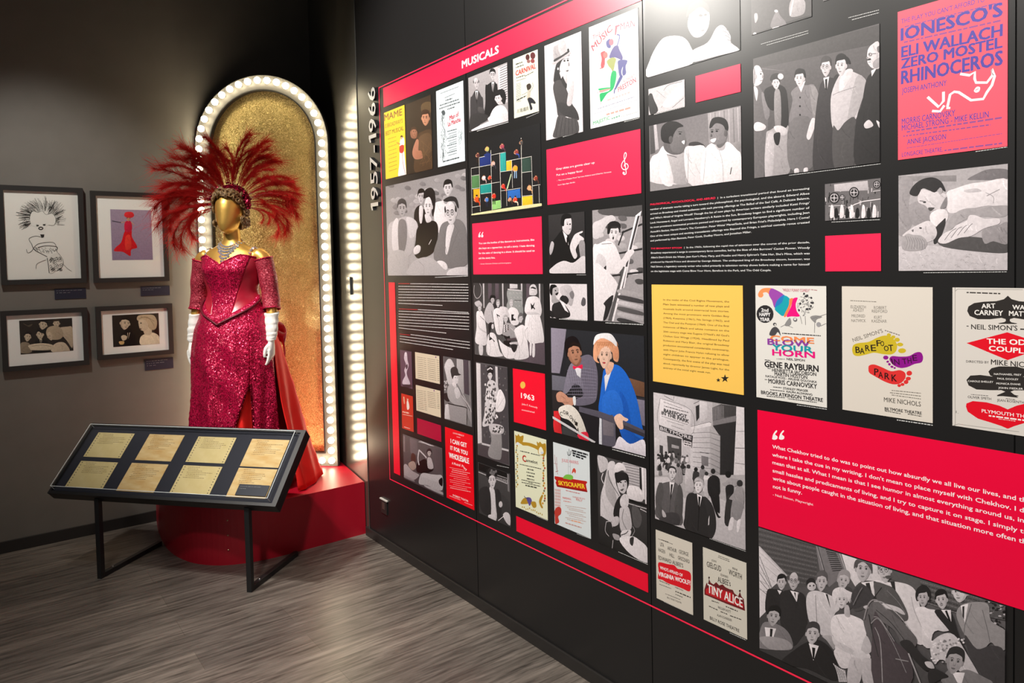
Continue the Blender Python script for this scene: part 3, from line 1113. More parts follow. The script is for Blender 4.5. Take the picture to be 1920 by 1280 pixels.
def put_text(bm, body, x, y, cap, width=None, align='L', bold=0.0, z=0.0, ang=0.0, space=1.0, shear=0.0, col=None, lay=None, mi=0):
    """write one line with its baseline at x, y; cap height and, if given, overall width in metres"""
    V, Fc, w0 = text_geo(body, 0.0, space, shear)
    sy = cap/CAP
    sx = width/w0 if width else sy
    wd = w0*sx
    off = 0 if align == 'L' else (-wd/2 if align == 'C' else -wd)
    ca, sa = math.cos(ang), math.sin(ang)
    # heavier lettering is struck several times, a hair apart
    hv = bold*cap*min(1.0, sx/sy)
    runs = [(0.0, 0.0)] if hv <= 0 else [(-hv, -hv*0.6), (hv, -hv*0.6), (-hv, hv*0.6), (hv, hv*0.6)]
    for ri, (hx_, hy_) in enumerate(runs):
        vs_ = []
        for px, py in V:
            qx, qy = px*sx+off+hx_, py*sy+hy_
            vs_.append(bm.verts.new((x+qx*ca-qy*sa, y+qx*sa+qy*ca, z+0.000005*ri)))
        for f in Fc:
            try:
                fc = bm.faces.new([vs_[i] for i in f])
            except ValueError:
                continue
            fc.normal_update()
            if fc.normal.z < 0:
                fc.normal_flip()
            fc.material_index = mi
            if lay is not None:
                for lp in fc.loops:
                    lp[lay] = (*col, 1)

# ------------------------------------------------------------------ small navy labels
def label_card(mw, w, h, lines, label):
    o = empty('label_card', mw)
    tag(o, label, 'label', 'navy caption labels')
    obj('card', box((0, 0, 0), (w, h, 0.004), 0.0006), M['label'], o)
    bm = bmesh.new()
    y = h*0.78
    for s, k in lines:
        put_text(bm, s, w*0.07, y, h*0.085, w*k, z=0.0043)
        y -= h*0.2
    obj('lettering', bm, M['white'], o)
    return o
def on_left(x, z, off=0.0):
    return frame_mw((x, off, z), (-1, 0, 0), (0, 0, 1), (0, 1, 0))
label_card(on_left(1.539, 1.547), 0.172, 0.068, [('- - - -- --- -- --- ----', 0.8), ('- -- -- --', 0.42)], 'navy label below the framed ink caricature')
label_card(on_left(1.047, 1.547), 0.180, 0.066, [('- - - -- --- -- --- ----', 0.62), ('- -- -- --', 0.36)], 'navy label below the framed picture of a dancer in red')
label_card(on_left(1.040, 1.040), 0.178, 0.076, [('- - - -- --- -- --- ----', 0.72), ('- - - -- --- ----', 0.6), ('- -- --', 0.3)], 'navy label below the framed photograph of a man beside a laughing woman')
label_card(deck @ Matrix.Translation((1.143, 0.023, T+0.0035)), 0.180, 0.064, [('- - - -- --- -- --- ----', 0.66), ('- -- -- --', 0.2)], 'navy label lying on a tan card at the right end of the display case')

# ------------------------------------------------------------------ raised date on the mural wall
dt = empty('date_lettering', frame_mw((0.0, 1.503, 2.045), (0, 0, 1), (0, -1, 0), (1, 0, 0)))
tag(dt, 'raised silver date 1957-1966 reading upwards at the left end of the mural', 'lettering')
w_each = [('1', 0.0, 0.050), ('9', 0.068, 0.072), ('5', 0.158, 0.072), ('7', 0.248, 0.074), ('-', 0.345, 0.04), ('1', 0.405, 0.05), ('9', 0.470, 0.075), ('6', 0.562, 0.075), ('6', 0.652, 0.075)]
for ch, x, wd in w_each:
    bm = bmesh.new()
    if ch == '1':
        bm.faces.new([bm.verts.new((x+a, b, 0)) for a, b in ((0.026, 0.0), (0.048, 0.0), (0.048, 0.098), (0.030, 0.098), (0.004, 0.086), (0.004, 0.070), (0.026, 0.078))])
    else:
        for sh_ in (-0.002, 0.002):
            put_text(bm, ch, x+sh_, 0.0, 0.098, wd, z=abs(sh_+0.002)*0.01)
    r_ = bmesh.ops.extrude_face_region(bm, geom=list(bm.faces))
    top = [e for e in r_['geom'] if isinstance(e, bmesh.types.BMFace)]
    bmesh.ops.translate(bm, verts=[v for v in r_['geom'] if isinstance(v, bmesh.types.BMVert)], vec=(0, 0, 0.014))
    bm.normal_update()
    for f in bm.faces:
        f.material_index = 0 if abs(f.normal.z) > 0.9 and f.calc_center_median().z > 0.01 else 1
    obj('dash' if ch == '-' else 'digit', bm, [M['silver'], M['letter_side']], dt)
FRAME_SIZE = [(-0.03, 0.42, -0.032, 0.577, 0.03), (-0.112, 0.34, -0.147, 0.451, 0.03), (-0.094, 0.364, -0.098, 0.274, 0.03), (-0.0945, 0.3655, -0.076, 0.273, 0.03)]

# ------------------------------------------------------------------ prints: outlines in half millimetres from the lower left corner of each sheet, each point as a step from the one before
PALETTE = [(244,240,240),(255,40,80),(246,238,238),(246,222,222),(232,184,80),(58,44,26),(42,38,32),(246,238,240),(246,222,228),(224,224,224),(192,32,44),(216,212,212),(74,64,56),(122,74,128),(42,40,37),(228,226,221),(220,218,212),(162,145,168),(141,123,152),(208,20,32),(200,32,64),(224,58,48),(200,152,120),(80,32,32),(216,48,56),(80,74,88),(140,127,108),(200,184,160),(28,21,16),(21,16,12),(207,196,176),(0,0,0),(25,20,16),(26,20,16),(184,170,148),(58,44,32),(202,188,166),(176,160,136),(156,140,114),(208,194,170),(106,92,74),(92,80,64),(140,124,104),(18,12,8),(216,204,180),(22,16,10),(208,192,160),(200,168,112),(184,164,136),(32,24,15),(106,74,56),(124,106,80),(138,90,48),(122,85,48),(106,74,40),(160,124,40),(242,236,228),(232,230,232),(192,58,48),(176,80,48),(90,58,32),(216,168,136),(200,152,56),(58,44,34),(42,32,24),(74,53,36),(92,68,48),(90,70,48),(184,128,100),(58,36,24),(138,90,68),(160,108,84),(74,48,32),(168,112,90),(160,104,80),(112,84,58),(80,88,92),(74,82,86),(200,36,60),(48,54,58),(80,86,90),(122,134,140),(90,100,104),(164,158,161),(136,131,133),(208,200,204),(44,42,43),(184,177,181),(32,30,31),(220,212,216),(24,23,23),(8,7,7),(196,189,193),(60,57,59),(36,34,35),(188,181,185),(52,50,51),(72,69,70),(212,204,208),(228,220,224),(216,208,212),(192,48,48),(74,28,28),(90,28,32),(138,90,88),(138,58,60),(74,74,64),(90,90,80),(106,106,96),(58,58,52),(58,48,40),(184,176,160),(36,36,42),(138,138,128),(80,77,78),(28,27,27),(140,135,137),(232,223,228),(180,173,177),(56,54,55),(68,65,66),(48,46,47),(200,193,197),(76,73,74),(176,58,76),(168,58,76),(176,74,92),(90,84,136),(90,90,144),(84,86,140),(80,80,138),(216,106,120),(192,74,80),(216,112,108),(184,74,80),(154,160,96),(24,168,96),(24,176,104),(224,144,140),(176,112,128),(192,120,128),(216,176,176),(160,160,176),(200,154,144),(32,160,96),(96,160,128),(160,160,160),(32,48,110),(47,154,148),(224,176,48),(79,122,76),(224,160,32),(31,138,132),(42,98,176),(224,180,40),(140,192,112),(48,68,60),(216,212,204),(216,208,160),(90,48,48),(200,144,112),(42,28,20),(58,40,32),(184,176,96),(48,58,96),(156,64,80),(80,48,64),(138,58,52),(58,82,160),(80,74,72),(64,58,56),(200,168,160),(58,52,64),(216,208,216),(184,152,152),(200,60,40),(64,40,32),(224,154,40),(138,168,200),(208,48,40),(216,160,112),(200,154,112),(138,52,40),(80,48,40),(208,80,32),(200,64,24),(74,120,192),(40,40,56),(208,44,32),(48,72,40),(208,64,40),(216,200,176),(192,144,120),(80,56,40),(184,200,160),(120,115,118),(152,146,149),(168,162,165),(108,104,106),(156,150,153),(20,19,19),(176,169,173),(116,111,114),(112,108,110),(204,196,200),(88,84,86),(40,38,39),(192,185,189),(128,123,126),(26,25,25),(104,100,102),(144,138,141),(96,92,94),(64,61,63),(42,40,41),(224,216,220),(84,81,82),(160,154,157),(92,88,90),(124,119,122),(132,127,130),(74,63,152),(138,74,136),(244,236,236),(250,84,104),(200,184,196),(216,204,212),(74,56,68),(56,44,52),(232,216,208),(224,184,160),(216,152,128),(232,184,168),(224,168,152),(240,208,200),(72,64,72),(92,82,84),(68,60,64),(124,112,116),(108,96,100),(200,192,196),(88,76,80),(64,54,58),(156,144,148),(74,44,40),(160,136,128),(20,14,16),(200,188,192),(176,164,168),(184,168,168),(48,36,40),(176,168,172),(112,104,108),(20,16,18),(132,120,124),(156,148,152),(242,218,218),(246,240,240),(246,232,232),(240,168,168),(240,184,184),(72,68,72),(72,64,68),(88,76,84),(144,144,144),(32,28,28),(80,68,72),(88,84,88),(42,43,48),(28,26,28),(140,132,148),(106,104,116),(42,38,40),(120,112,128),(52,50,58),(88,84,96),(200,200,208),(112,104,112),(208,42,48),(58,58,60),(32,30,34),(106,100,116),(124,118,134),(88,82,98),(132,126,144),(216,212,220),(224,32,72),(138,90,72),(176,124,100),(32,22,20),(24,18,20),(192,138,116),(138,90,74),(216,216,220),(216,208,200),(208,42,64),(38,32,28),(200,196,200),(32,96,192),(26,80,168),(40,104,200),(220,216,224),(216,208,218),(216,168,144),(216,154,120),(224,184,164),(192,136,96),(184,120,80),(228,224,228),(176,48,64),(200,136,104),(80,76,88),(56,52,60),(176,136,40),(232,228,208),(216,220,224),(200,208,216),(184,80,48),(184,160,96),(120,112,80),(120,128,104),(200,144,48),(74,74,72),(184,48,40),(48,48,44),(72,72,62),(90,74,144),(64,72,104),(184,152,56),(184,32,24),(140,20,16),(240,208,48),(42,44,48),(36,38,42),(208,120,128),(48,52,58),(138,144,148),(120,184,72),(200,72,56),(160,64,64),(200,96,80),(184,58,48),(192,112,112),(208,96,92),(208,112,108),(208,128,120),(184,152,144),(224,160,128),(192,144,136),(240,144,88),(154,72,168),(40,120,192),(24,160,176),(240,128,80),(232,16,124),(208,120,136),(176,128,128),(88,86,90),(60,58,62),(72,70,74),(138,136,136),(104,102,106),(222,219,214),(152,150,154),(120,118,122),(44,42,44),(236,234,234),(240,138,80),(138,60,156),(20,150,164),(228,16,124),(58,56,58),(36,34,36),(42,40,42),(200,176,40),(138,16,136),(216,48,48),(58,16,48),(42,20,20),(122,116,108),(138,132,124),(85,80,74),(42,38,36),(58,54,50),(44,40,38),(220,10,34),(138,134,128),(58,54,52),(232,228,224),(240,236,232),(90,86,84),(240,228,228),(224,176,176),(18,17,17),(216,18,34),(240,232,232),(244,238,238),(106,28,32),(184,28,36),(58,42,40),(234,228,224),(148,142,145),(242,26,69),(238,18,48),(232,0,46),(240,32,76),(255,36,80),(176,10,56),(240,16,46),(242,194,92),(234,0,58),(156,138,164),(42,34,28),(240,200,48),(58,42,32),(204,214,220),(220,218,200),(236,235,234),(26,26,28),(92,68,84),(200,52,36),(76,66,72),(236,10,30),(38,38,42),(223,224,196),(212,218,221),(216,208,198),(212,206,200),(208,200,188),(206,200,188)]
PRINTS = [
('heading_banner', 'red banner across the top of the mural headed MUSICALS in white', 'banner', None, 'ink', 'R', (1.585, 3.59, 2.635, 2.745), 402, '''''', [('MUSICALS', 1672, 63, 2278, 60, 1676, 137, 0, 6)], []),
('border_line', 'thin red outline running round the edge of the mural', 'border line', None, 'ink', 'R', (1.528, 7.9, 0.434, 2.762), -1, '''P 1|0 0 9800 0 0 12 -9800 0
P 1|0 4644 4140 0 0 12 -4140 0
P 1|0 0 12 0 0 4656 -12 0''', [], []),
('colour_bar', 'tall red vertical bar at the lower left end of the mural', 'bar', None, 'ink', 'R', (1.585, 1.661, 0.487, 1.616), 403, '''''', [], []),
('colour_bar', 'long red strip under the two colour posters near the foot of the mural', 'bar', None, 'ink', 'R', (2.78, 3.58, 0.481, 0.551), 404, '''''', [], []),
('colour_block', 'empty pinkish red rectangle under the washed-out photograph', 'panel', None, 'ink', 'R', (3.825, 3.999, 2.228, 2.315), 405, '''''', [], []),
('colour_block', 'empty bright red rectangle beside the photograph of two people embracing', 'panel', None, 'ink', 'R', (4.274, 4.43, 1.663, 1.764), 406, '''''', [], []),
('colour_block', 'empty dark crimson rectangle below the two cream song lists', 'panel', None, 'ink', 'R', (1.88, 2.135, 0.773, 0.861), 407, '''''', [], []),
('quote_panel', 'red quote panel with four lines of white text under the colourful scaffold photograph', 'quote panel', None, 'ink', 'R', (2.477, 3.006, 1.66, 1.906), 1, '''S 0|100 364 10 23 21 19 5 -7 -14 -14 15 -12 -3 -13 -17 -5 -15 4
S 0|147 362 10 23 21 18 5 -6 -14 -15 14 -11 -2 -13 -17 -5 -15 4''', [('You use the bodies of the dancers as instruments, like', 104, 289, 953, 290, 105, 307, 2, 3), ('the keys on a typewriter, to tell a story. I hate dancing', 102, 242, 955, 241, 103, 260, 2, 3), ('for the sake of dancing in a show. It should be used to', 100, 195, 955, 195, 101, 213, 2, 3), ('aid the story line.', 98, 147, 368, 147, 99, 165, 2, 3), ('- Gower Champion, Director and Choreographer', 112, 95, 618, 98, 112, 106, 3, 1)], []),
('quote_panel', 'red panel with song lyrics and a white treble clef', 'quote panel', None, 'ink', 'R', (3.048, 3.576, 1.951, 2.182), 1, '''C 0 7|880 165 9 -11 18 2 3 13 -7 50 -11 61 6 28 12 3 5 -17 -14 -27 -30 -26 -7 -25 19 -24 33 -2 16 18 -13 21 -22 -1 -5 -17
E 0|885 165 11 -1 -11 10''', [('Gray skies are gonna clear up', 118, 278, 577, 275, 119, 295, 2, 2), ('Put on a happy face!', 122, 229, 436, 227, 122, 245, 2, 2), ('- "Put on a Happy Face" by Lee Adams and Charles Strouse', 127, 186, 757, 185, 128, 196, 2, 1), ('from Bye Bye Birdie', 136, 148, 349, 150, 137, 158, 2, 1)], []),
('year_panel', 'small red panel with a gold dot and the year 1963', 'year panel', None, 'ink', 'R', (2.779, 3.007, 0.986, 1.231), 408, '''E 4|143 355 38 4 -36 28''', [('1963', 115, 236, 302, 236, 117, 285, 2, 5), ('John F. Kennedy', 122, 176, 346, 174, 123, 193, 3, 1), ('assassinated', 120, 124, 303, 127, 121, 139, 3, 1)], []),
('text_panel', 'yellow panel of black text with two small black stars', 'text panel', None, 'ink', 'R', (3.619, 3.999, 1.271, 1.62), 409, '''P 6|567 89 4 -10 13 1 -10 -8 3 -10 -11 5 -11 -8 4 11 -10 6 13 2
P 6|619 118 8 -18 23 2 -19 -14 7 -19 -20 9 -20 -14 8 21 -20 10 25 3''', [('In the midst of the Civil Rights Movement, the', 107, 586, 658, 587, 107, 599, 5, 1.5), ('Main Stem witnessed a number of new plays and', 106, 553, 657, 555, 107, 567, 5, 1.5), ('musicals built around interracial love stories.', 106, 521, 657, 524, 106, 534, 5, 1.5), ('Among the most prominent were Golden Boy', 105, 489, 656, 492, 105, 502, 5, 1.5), ('(1964), Kwamina (1961), No Strings (1962), and', 105, 457, 656, 461, 105, 470, 5, 1.5), ('The Owl and the Pussycat (1964). One of the first', 104, 425, 655, 429, 104, 438, 5, 1.5), ('instances of Black and white romance on the', 103, 393, 655, 398, 104, 406, 5, 1.5), ("20th century stage was Eugene O'Neill's All God's", 103, 360, 655, 366, 103, 373, 5, 1.5), ('Chillun Got Wings (1924). Headlined by Paul', 102, 328, 654, 334, 102, 341, 5, 1.5), ('Robeson and Mary Blair, the original Broadway', 102, 296, 654, 303, 102, 309, 5, 1.5), ('production encountered considerable controversy,', 101, 263, 653, 271, 101, 277, 5, 1.5), ('with Mayor John Francis Hylan refusing to allow', 100, 231, 653, 239, 101, 244, 5, 1.5), ('eight children to appear in the prologue.', 100, 199, 653, 208, 100, 212, 5, 1.5), ('Consequently, the first scene of the play was read', 99, 166, 652, 176, 99, 180, 5, 1.5), ('aloud, reportedly by director James Light, for the', 99, 134, 652, 144, 99, 147, 5, 1.5), ('entirety of the initial eight week run.', 98, 102, 506, 110, 98, 115, 5, 1.5)], []),
('quote_panel', 'largest red quote panel, six lines of white text, at the right of the mural', 'quote panel', None, 'ink', 'R', (4.048, 5.79, 0.862, 1.231), 410, '''S 0|102 577 8 29 21 26 5 -7 -14 -20 15 -9 -1 -15 -17 -10 -16 1
S 0|148 586 9 28 20 26 5 -7 -14 -19 15 -10 -1 -15 -17 -9 -15 1''', [("What Chekhov tried to do was to point out how absurdly we all live our lives, and that's", 103, 516, 1481, 516, 103, 539, 7, 2.5), ("where I take the cue in my writing. I don't mean to place myself with Chekhov. I don't", 102, 466, 1483, 466, 102, 489, 7, 2.5), ('mean that at all. What I mean is that I see humor in almost everything around us, in the', 102, 418, 1482, 418, 102, 441, 7, 2.5), ('small hassles and predicaments of living, and I try to capture it on stage. I simply try to', 103, 367, 1496, 367, 103, 390, 7, 2.5), ('write about people caught in the situation of living, and that situation more often than', 104, 319, 1466, 319, 104, 343, 7, 2.5), ('not is funny.', 105, 268, 297, 276, 105, 292, 7, 2.5), ('- Neil Simon, Playwright', 103, 221, 368, 226, 103, 236, 8, 1.5)], []),
('wall_text', 'two paragraphs of small white text with red headings, above the yellow panel', 'text', None, 'ink', 'R', (3.619, 4.429, 1.66, 1.9), -1, '''''', [('PHILOSOPHICAL, PSYCHOLOGICAL, AND ABSURD', 0, 486, 559, 484, 0, 500, 1, 2.5), ('|  In a turbulent transitional period that found an increasing', 578, 484, 1216, 483, 578, 496, 9, 2.2), ('number of dramatic works taking a turn toward the philosophical, the psychological, and the absurd, Edward Albee', -1, 452, 1216, 453, -1, 465, 9, 2.2), ('arrived on Broadway and riveted audiences with such piercing offerings as The Ballad of the Sad Café, A Delicate Balance,', -1, 420, 1216, 426, -1, 433, 9, 2.2), ("and Who's Afraid of Virginia Woolf? Though the list of new plays by American writers similarly included Ketti Frings'", -2, 388, 1216, 398, -2, 401, 9, 2.2), ("Look Homeward, Angel and Lorraine Hansberry's A Raisin in the Sun, Broadway began to find a significant number of", -3, 356, 1215, 370, -2, 369, 9, 2.2), ('its most prominent nonmusical products penned and imported by contemporary European playwrights, including Jean', -3, 324, 1215, 343, -3, 337, 9, 2.2), ("Anouilh's Becket, Harold Pinter's The Caretaker, Peter Weiss' Marat/Sade, and Brian Friel's Philadelphia, Here I Come!", -4, 292, 1215, 315, -4, 305, 9, 2.2), ('One of the most unique and exciting transatlantic offerings was Beyond the Fringe, a satirical comedy revue created', -5, 260, 1215, 287, -4, 273, 9, 2.2), ('and performed by Alan Bennett, Peter Cook, Dudley Moore, and Jonathan Miller.', -5, 228, 827, 250, -5, 241, 9, 2.2), ('THE BROADWAY SITCOM', -2, 173, 277, 169, -1, 185, 1, 2.5), ('|  In the 1960s, following the rapid rise of television over the course of the prior decade,', 299, 170, 1215, 171, 299, 182, 9, 2.2), ("Broadway experienced a surge in contemporary farce comedies, led by the likes of Abe Burrows' Cactus Flower, Woody", -1, 141, 1216, 139, -1, 154, 9, 2.2), ("Allen's Don't Drink the Water, Jean Kerr's Mary, Mary, and Phoebe and Henry Ephron's Take Her, She's Mine, which was", -2, 108, 1215, 106, -2, 121, 9, 2.2), ('produced by Harold Prince and directed by George Abbott. The undisputed king of the Broadway sitcom, however, was', -3, 76, 1215, 74, -2, 88, 9, 2.2), ('Neil Simon, a legendary comedy writer who toiled primarily in television variety shows before making a name for himself', -3, 43, 1215, 42, -3, 56, 9, 2.2), ('on the legitimate stage with Come Blow Your Horn, Barefoot in the Park, and The Odd Couple.', -4, 10, 963, 10, -4, 23, 9, 2.2)], []),
('wall_text', 'three paragraphs of tiny white text beside the tall red bar', 'text', None, 'ink', 'R', (1.69, 2.43, 1.235, 1.62), -1, '''D 10 7|30 746 263 1
D 11 7|310 747 1171 1
D 11 7|29 715 1451 4
D 11 7|27 682 1452 10
D 11 7|25 650 1453 14
D 11 7|23 618 1454 19
D 11 7|21 586 1454 23
D 11 7|19 553 1455 29
D 11 7|17 520 969 5
D 10 7|27 455 427 7
D 11 7|468 463 1006 7
D 11 7|21 429 1461 28
D 11 7|19 397 1461 29
D 11 7|17 365 1462 31
D 11 7|15 332 1463 33
D 11 7|13 300 1463 34
D 11 7|11 267 1464 36
D 11 7|10 236 1034 4
D 10 7|23 166 249 2
D 11 7|287 176 1192 1
D 11 7|31 142 1450 6
D 11 7|29 111 1454 4
D 11 7|27 78 1142 1''', [], []),
('song_list', 'upper of two cream song lists on the mural', 'printed list', None, 'ink', 'R', (1.877, 2.135, 1.082, 1.23), 191, '''D 12 4|41 243 132 1
D 12 4|186 245 52 -1
D 12 4|270 246 165 -1
D 12 4|461 248 46 -2
D 12 4|42 221 132 1
D 12 4|187 223 52 -1
D 12 4|271 224 165 0
D 12 4|463 226 45 -2
D 12 4|43 199 133 1
D 12 4|189 201 51 -1
D 12 4|273 202 165 0
D 12 4|464 205 46 -2
D 12 4|45 176 132 2
D 12 4|190 179 52 -1
D 12 4|274 180 165 1
D 12 4|465 183 46 -1
D 12 4|46 154 132 2
D 12 4|191 156 52 0
D 12 4|275 158 165 1
D 12 4|466 162 46 -2
D 12 4|47 131 133 2
D 12 4|193 134 51 0
D 12 4|276 136 165 2
D 12 4|468 140 45 -1
D 12 4|49 109 132 2
D 12 4|194 112 52 0
D 12 4|278 114 165 2
D 12 4|469 119 45 -1
D 12 4|50 86 132 3
D 12 4|195 90 52 1
D 12 4|279 92 165 3
D 12 4|470 97 46 -1
D 12 4|51 64 132 3
D 12 4|196 68 52 1
D 12 4|280 70 165 3
D 12 4|471 76 46 -1
D 12 4|53 42 132 3
D 12 4|198 46 51 1
D 12 4|281 49 165 3
D 12 4|472 54 46 -1
D 12 4|54 19 132 4
D 12 4|199 24 52 1
D 12 4|283 27 164 3
D 12 4|474 33 45 -1
E 13|449 279 12 1 -12 7''', [], []),
('song_list', 'lower of two cream song lists on the mural', 'printed list', None, 'ink', 'R', (1.876, 2.136, 0.903, 1.046), 191, '''D 12 4|23 228 133 6
D 12 4|169 235 52 2
D 12 4|253 239 166 6
D 12 4|446 248 46 0
D 12 4|24 208 133 6
D 12 4|170 215 52 2
D 12 4|255 219 166 6
D 12 4|447 229 46 0
D 12 4|26 187 133 7
D 12 4|172 195 52 2
D 12 4|256 199 166 7
D 12 4|448 209 46 0
D 12 4|27 167 133 6
D 12 4|173 175 52 2
D 12 4|257 179 166 7
D 12 4|450 190 46 0
D 12 4|28 147 133 6
D 12 4|174 155 52 2
D 12 4|259 159 166 8
D 12 4|451 170 46 0
D 12 4|30 126 133 7
D 12 4|176 135 52 2
D 12 4|260 140 166 7
D 12 4|452 151 46 0
D 12 4|31 106 133 7
D 12 4|177 115 52 2
D 12 4|262 120 165 8
D 12 4|454 131 46 1
D 12 4|33 85 133 8
D 12 4|179 94 52 3
D 12 4|263 100 166 8
D 12 4|455 112 46 0
D 12 4|34 65 133 8
D 12 4|180 74 52 3
D 12 4|264 80 166 8
D 12 4|456 92 46 1
D 12 4|36 45 132 8
D 12 4|181 54 52 3
D 12 4|37 24 133 9
D 12 4|183 34 52 3
E 13|397 272 13 1 -12 7''', [], []),
('framed_picture', 'framed black ink caricature of a woman with wild hair, upper left on the dark wall', 'framed picture', None, 'ink', 'L', (1.782, 1.392, 1.68, 2.228), 15, '''L 14 3|503 822 32 35 21 35
L 14 4|338 826 -23 28 -33 28
L 14 3|475 814 66 74 55 74
L 14 2|258 759 -40 -6 -50 -7
L 14 3|301 885 -23 19 -35 19
L 14 3|323 814 -56 51 -66 50
L 14 3|451 814 56 84 44 83
L 14 4|260 843 -37 13 -48 13
L 14 4|448 902 5 36 -5 35
L 14 2|285 734 -29 -11 -40 -11
L 14 2|262 686 -34 -29 -44 -28
L 14 3|380 873 -9 44 -20 44
L 14 4|329 906 -22 32 -33 31
L 14 2|214 752 -20 -12 -30 -13
L 14 3|216 748 -32 -13 -43 -13
L 14 3|303 808 -63 37 -73 36
L 14 4|458 812 58 78 48 79
L 14 2|545 736 26 14 14 13
L 14 1|498 864 36 56 24 57
L 14 2|342 827 -42 64 -53 63
L 14 4|213 733 -11 -13 -22 -14
L 14 1|452 820 43 69 32 70
L 14 2|502 795 55 41 43 42
L 14 4|546 702 20 11 9 11
L 14 3|262 724 -33 -15 -44 -16
L 14 3|308 861 -31 30 -43 29
L 14 3|254 698 -24 -20 -35 -21
L 14 3|486 809 68 66 57 67
L 14 3|366 835 -20 61 -30 61
L 14 1|522 692 47 4 35 4
L 14 2|321 857 -36 43 -46 42
L 14 1|273 842 -10 -3 -21 -3
L 14 3|275 873 -14 0 -23 0
L 14 2|342 854 -24 39 -35 39
L 14 2|454 878 10 36 0 36
L 14 3|302 777 -63 17 -73 17
L 14 2|460 831 45 74 35 75
L 14 2|506 791 59 41 48 42
L 14 2|462 843 40 74 29 73
L 14 3|281 745 -37 -8 -48 -8
L 14 2|256 731 -19 -12 -30 -12
L 14 4|371 853 -19 78 -31 77
L 14 3|494 783 72 47 60 47
L 14 2|272 772 -29 -1 -40 -2
L 14 2|280 776 -43 4 -54 4
L 14 2|423 871 12 82 2 82
L 14 4|545 673 46 4 35 3
L 14 2|427 923 3 57 -9 57
L 14 3|252 825 -37 8 -48 8
L 14 2|474 832 26 39 15 39
L 14 1|344 852 -34 64 -46 64
L 14 4|236 718 -42 -20 -52 -21
L 14 3|246 721 -3 -10 -14 -11
L 14 3|498 778 65 39 53 40
L 14 2|440 919 4 39 -8 39
L 14 3|521 848 24 32 12 31
L 14 3|444 840 28 66 16 65
L 14 3|538 794 58 38 48 39
L 14 4|296 756 -69 3 -80 2
L 14 3|498 715 42 8 31 7
L 14 1|423 878 9 70 -2 70
L 14 2|486 719 41 8 29 7
L 14 3|231 667 7 -9 -3 -10
L 14 3|463 839 27 49 16 48
L 14 2|343 859 -18 29 -29 29
L 14 2|524 757 49 23 39 22
L 14 3|492 731 50 12 40 12
L 14 3|274 785 -62 12 -73 11
L 14 3|417 869 5 58 -5 57
L 14 2|430 898 4 41 -8 40
L 14 2|363 898 -8 12 -19 12
L 14 2|431 915 5 62 -6 60
L 14 3|228 721 -6 -12 -17 -13
L 14 4|545 761 36 19 25 20
L 14 3|251 790 -49 3 -59 3
L 14 2|527 745 14 11 2 11
L 14 2|300 777 -38 8 -49 7
L 14 4|279 733 -21 -10 -31 -11
L 14 4|548 760 36 19 24 20
L 14 1|249 689 -37 -28 -48 -28
L 14 2|268 798 -52 12 -63 11
L 14 2|244 828 -5 -9 -15 -9
L 14 2|344 905 -12 14 -22 13
L 14 2|504 832 45 51 34 50
L 14 2|447 860 15 48 5 47
L 14 2|519 732 68 17 56 17
L 14 3|297 793 -61 24 -73 23
L 14 3|299 844 -34 24 -45 24
L 14 3|281 725 -25 -12 -35 -13
L 14 3|251 712 -25 -18 -37 -17
L 14 3|493 784 41 29 29 29
L 14 4|459 833 40 69 29 69
L 14 4|493 860 21 36 10 36
L 14 1|347 852 -20 34 -31 35
L 14 2|394 873 -4 36 -15 35
L 14 4|485 876 8 21 -4 19
L 14 4|395 893 -5 44 -16 43
L 14 3|253 769 -39 -4 -51 -4
L 14 4|262 746 -47 -9 -57 -10
L 14 3|398 859 -1 47 -12 47
L 14 2|275 873 -37 23 -48 23
L 14 3|492 785 40 29 29 30
L 14 4|221 749 -3 -11 -14 -11
L 14 2|470 847 36 64 26 63
L 14 2|548 739 18 13 7 13
L 14 2|338 888 -9 6 -20 7
L 14 3|417 880 1 35 -9 35
L 14 2|264 693 -32 -26 -44 -26
L 14 4|499 847 14 23 2 21
L 14 2|285 721 -67 -25 -77 -25
L 14 3|249 805 -22 -2 -34 -2
L 14 3|294 872 -17 8 -28 8
L 14 2|243 681 -21 -22 -31 -23
L 14 3|387 870 -9 69 -20 68
L 14 3|356 847 -27 64 -37 63
L 14 2|544 802 40 31 29 31
L 14 3|282 710 -34 -21 -45 -21
L 14 3|332 873 -28 43 -39 42
L 14 3|456 828 23 38 11 39
L 14 2|269 807 -51 14 -62 14
L 14 1|484 825 54 66 43 66
L 14 2|382 860 -12 76 -23 75
L 14 3|461 851 27 57 16 56
L 14 2|473 894 3 15 -9 15
L 14 3|487 740 73 20 62 20
L 14 3|487 780 55 37 44 37
L 14 2|240 777 -39 -4 -49 -5
L 14 3|426 849 16 68 6 67
L 14 1|489 790 68 52 57 51
L 14 2|231 789 -51 0 -62 0
L 14 4|355 885 -20 48 -31 46
L 14 3|306 824 -57 43 -67 42
L 14 3|325 886 -9 3 -19 3
L 14 3|305 847 -35 28 -45 29
L 14 3|513 798 21 19 10 20
L 14 4|314 849 -35 35 -46 35
L 14 3|282 728 -59 -18 -70 -19
L 14 2|505 714 37 8 25 8
L 14 4|358 919 -10 16 -22 15
L 14 3|313 811 -63 45 -73 45
L 14 2|236 702 -31 -21 -42 -22
L 14 2|227 788 -45 -2 -56 -3
L 14 1|273 803 -23 2 -34 1
L 14 3|494 730 39 11 27 10
L 14 3|288 834 -33 17 -44 17
L 14 2|475 846 39 63 27 63
L 14 2|545 804 42 32 32 33
L 14 2|450 873 18 56 7 56
L 14 2|487 693 70 -6 59 -7
L 14 2|401 855 0 48 -11 47
L 14 2|423 847 9 39 -3 39
L 14 1|514 782 26 20 15 19
L 14 1|409 874 3 68 -8 68
L 14 4|430 868 5 29 -6 28
L 14 2|474 790 57 48 45 48
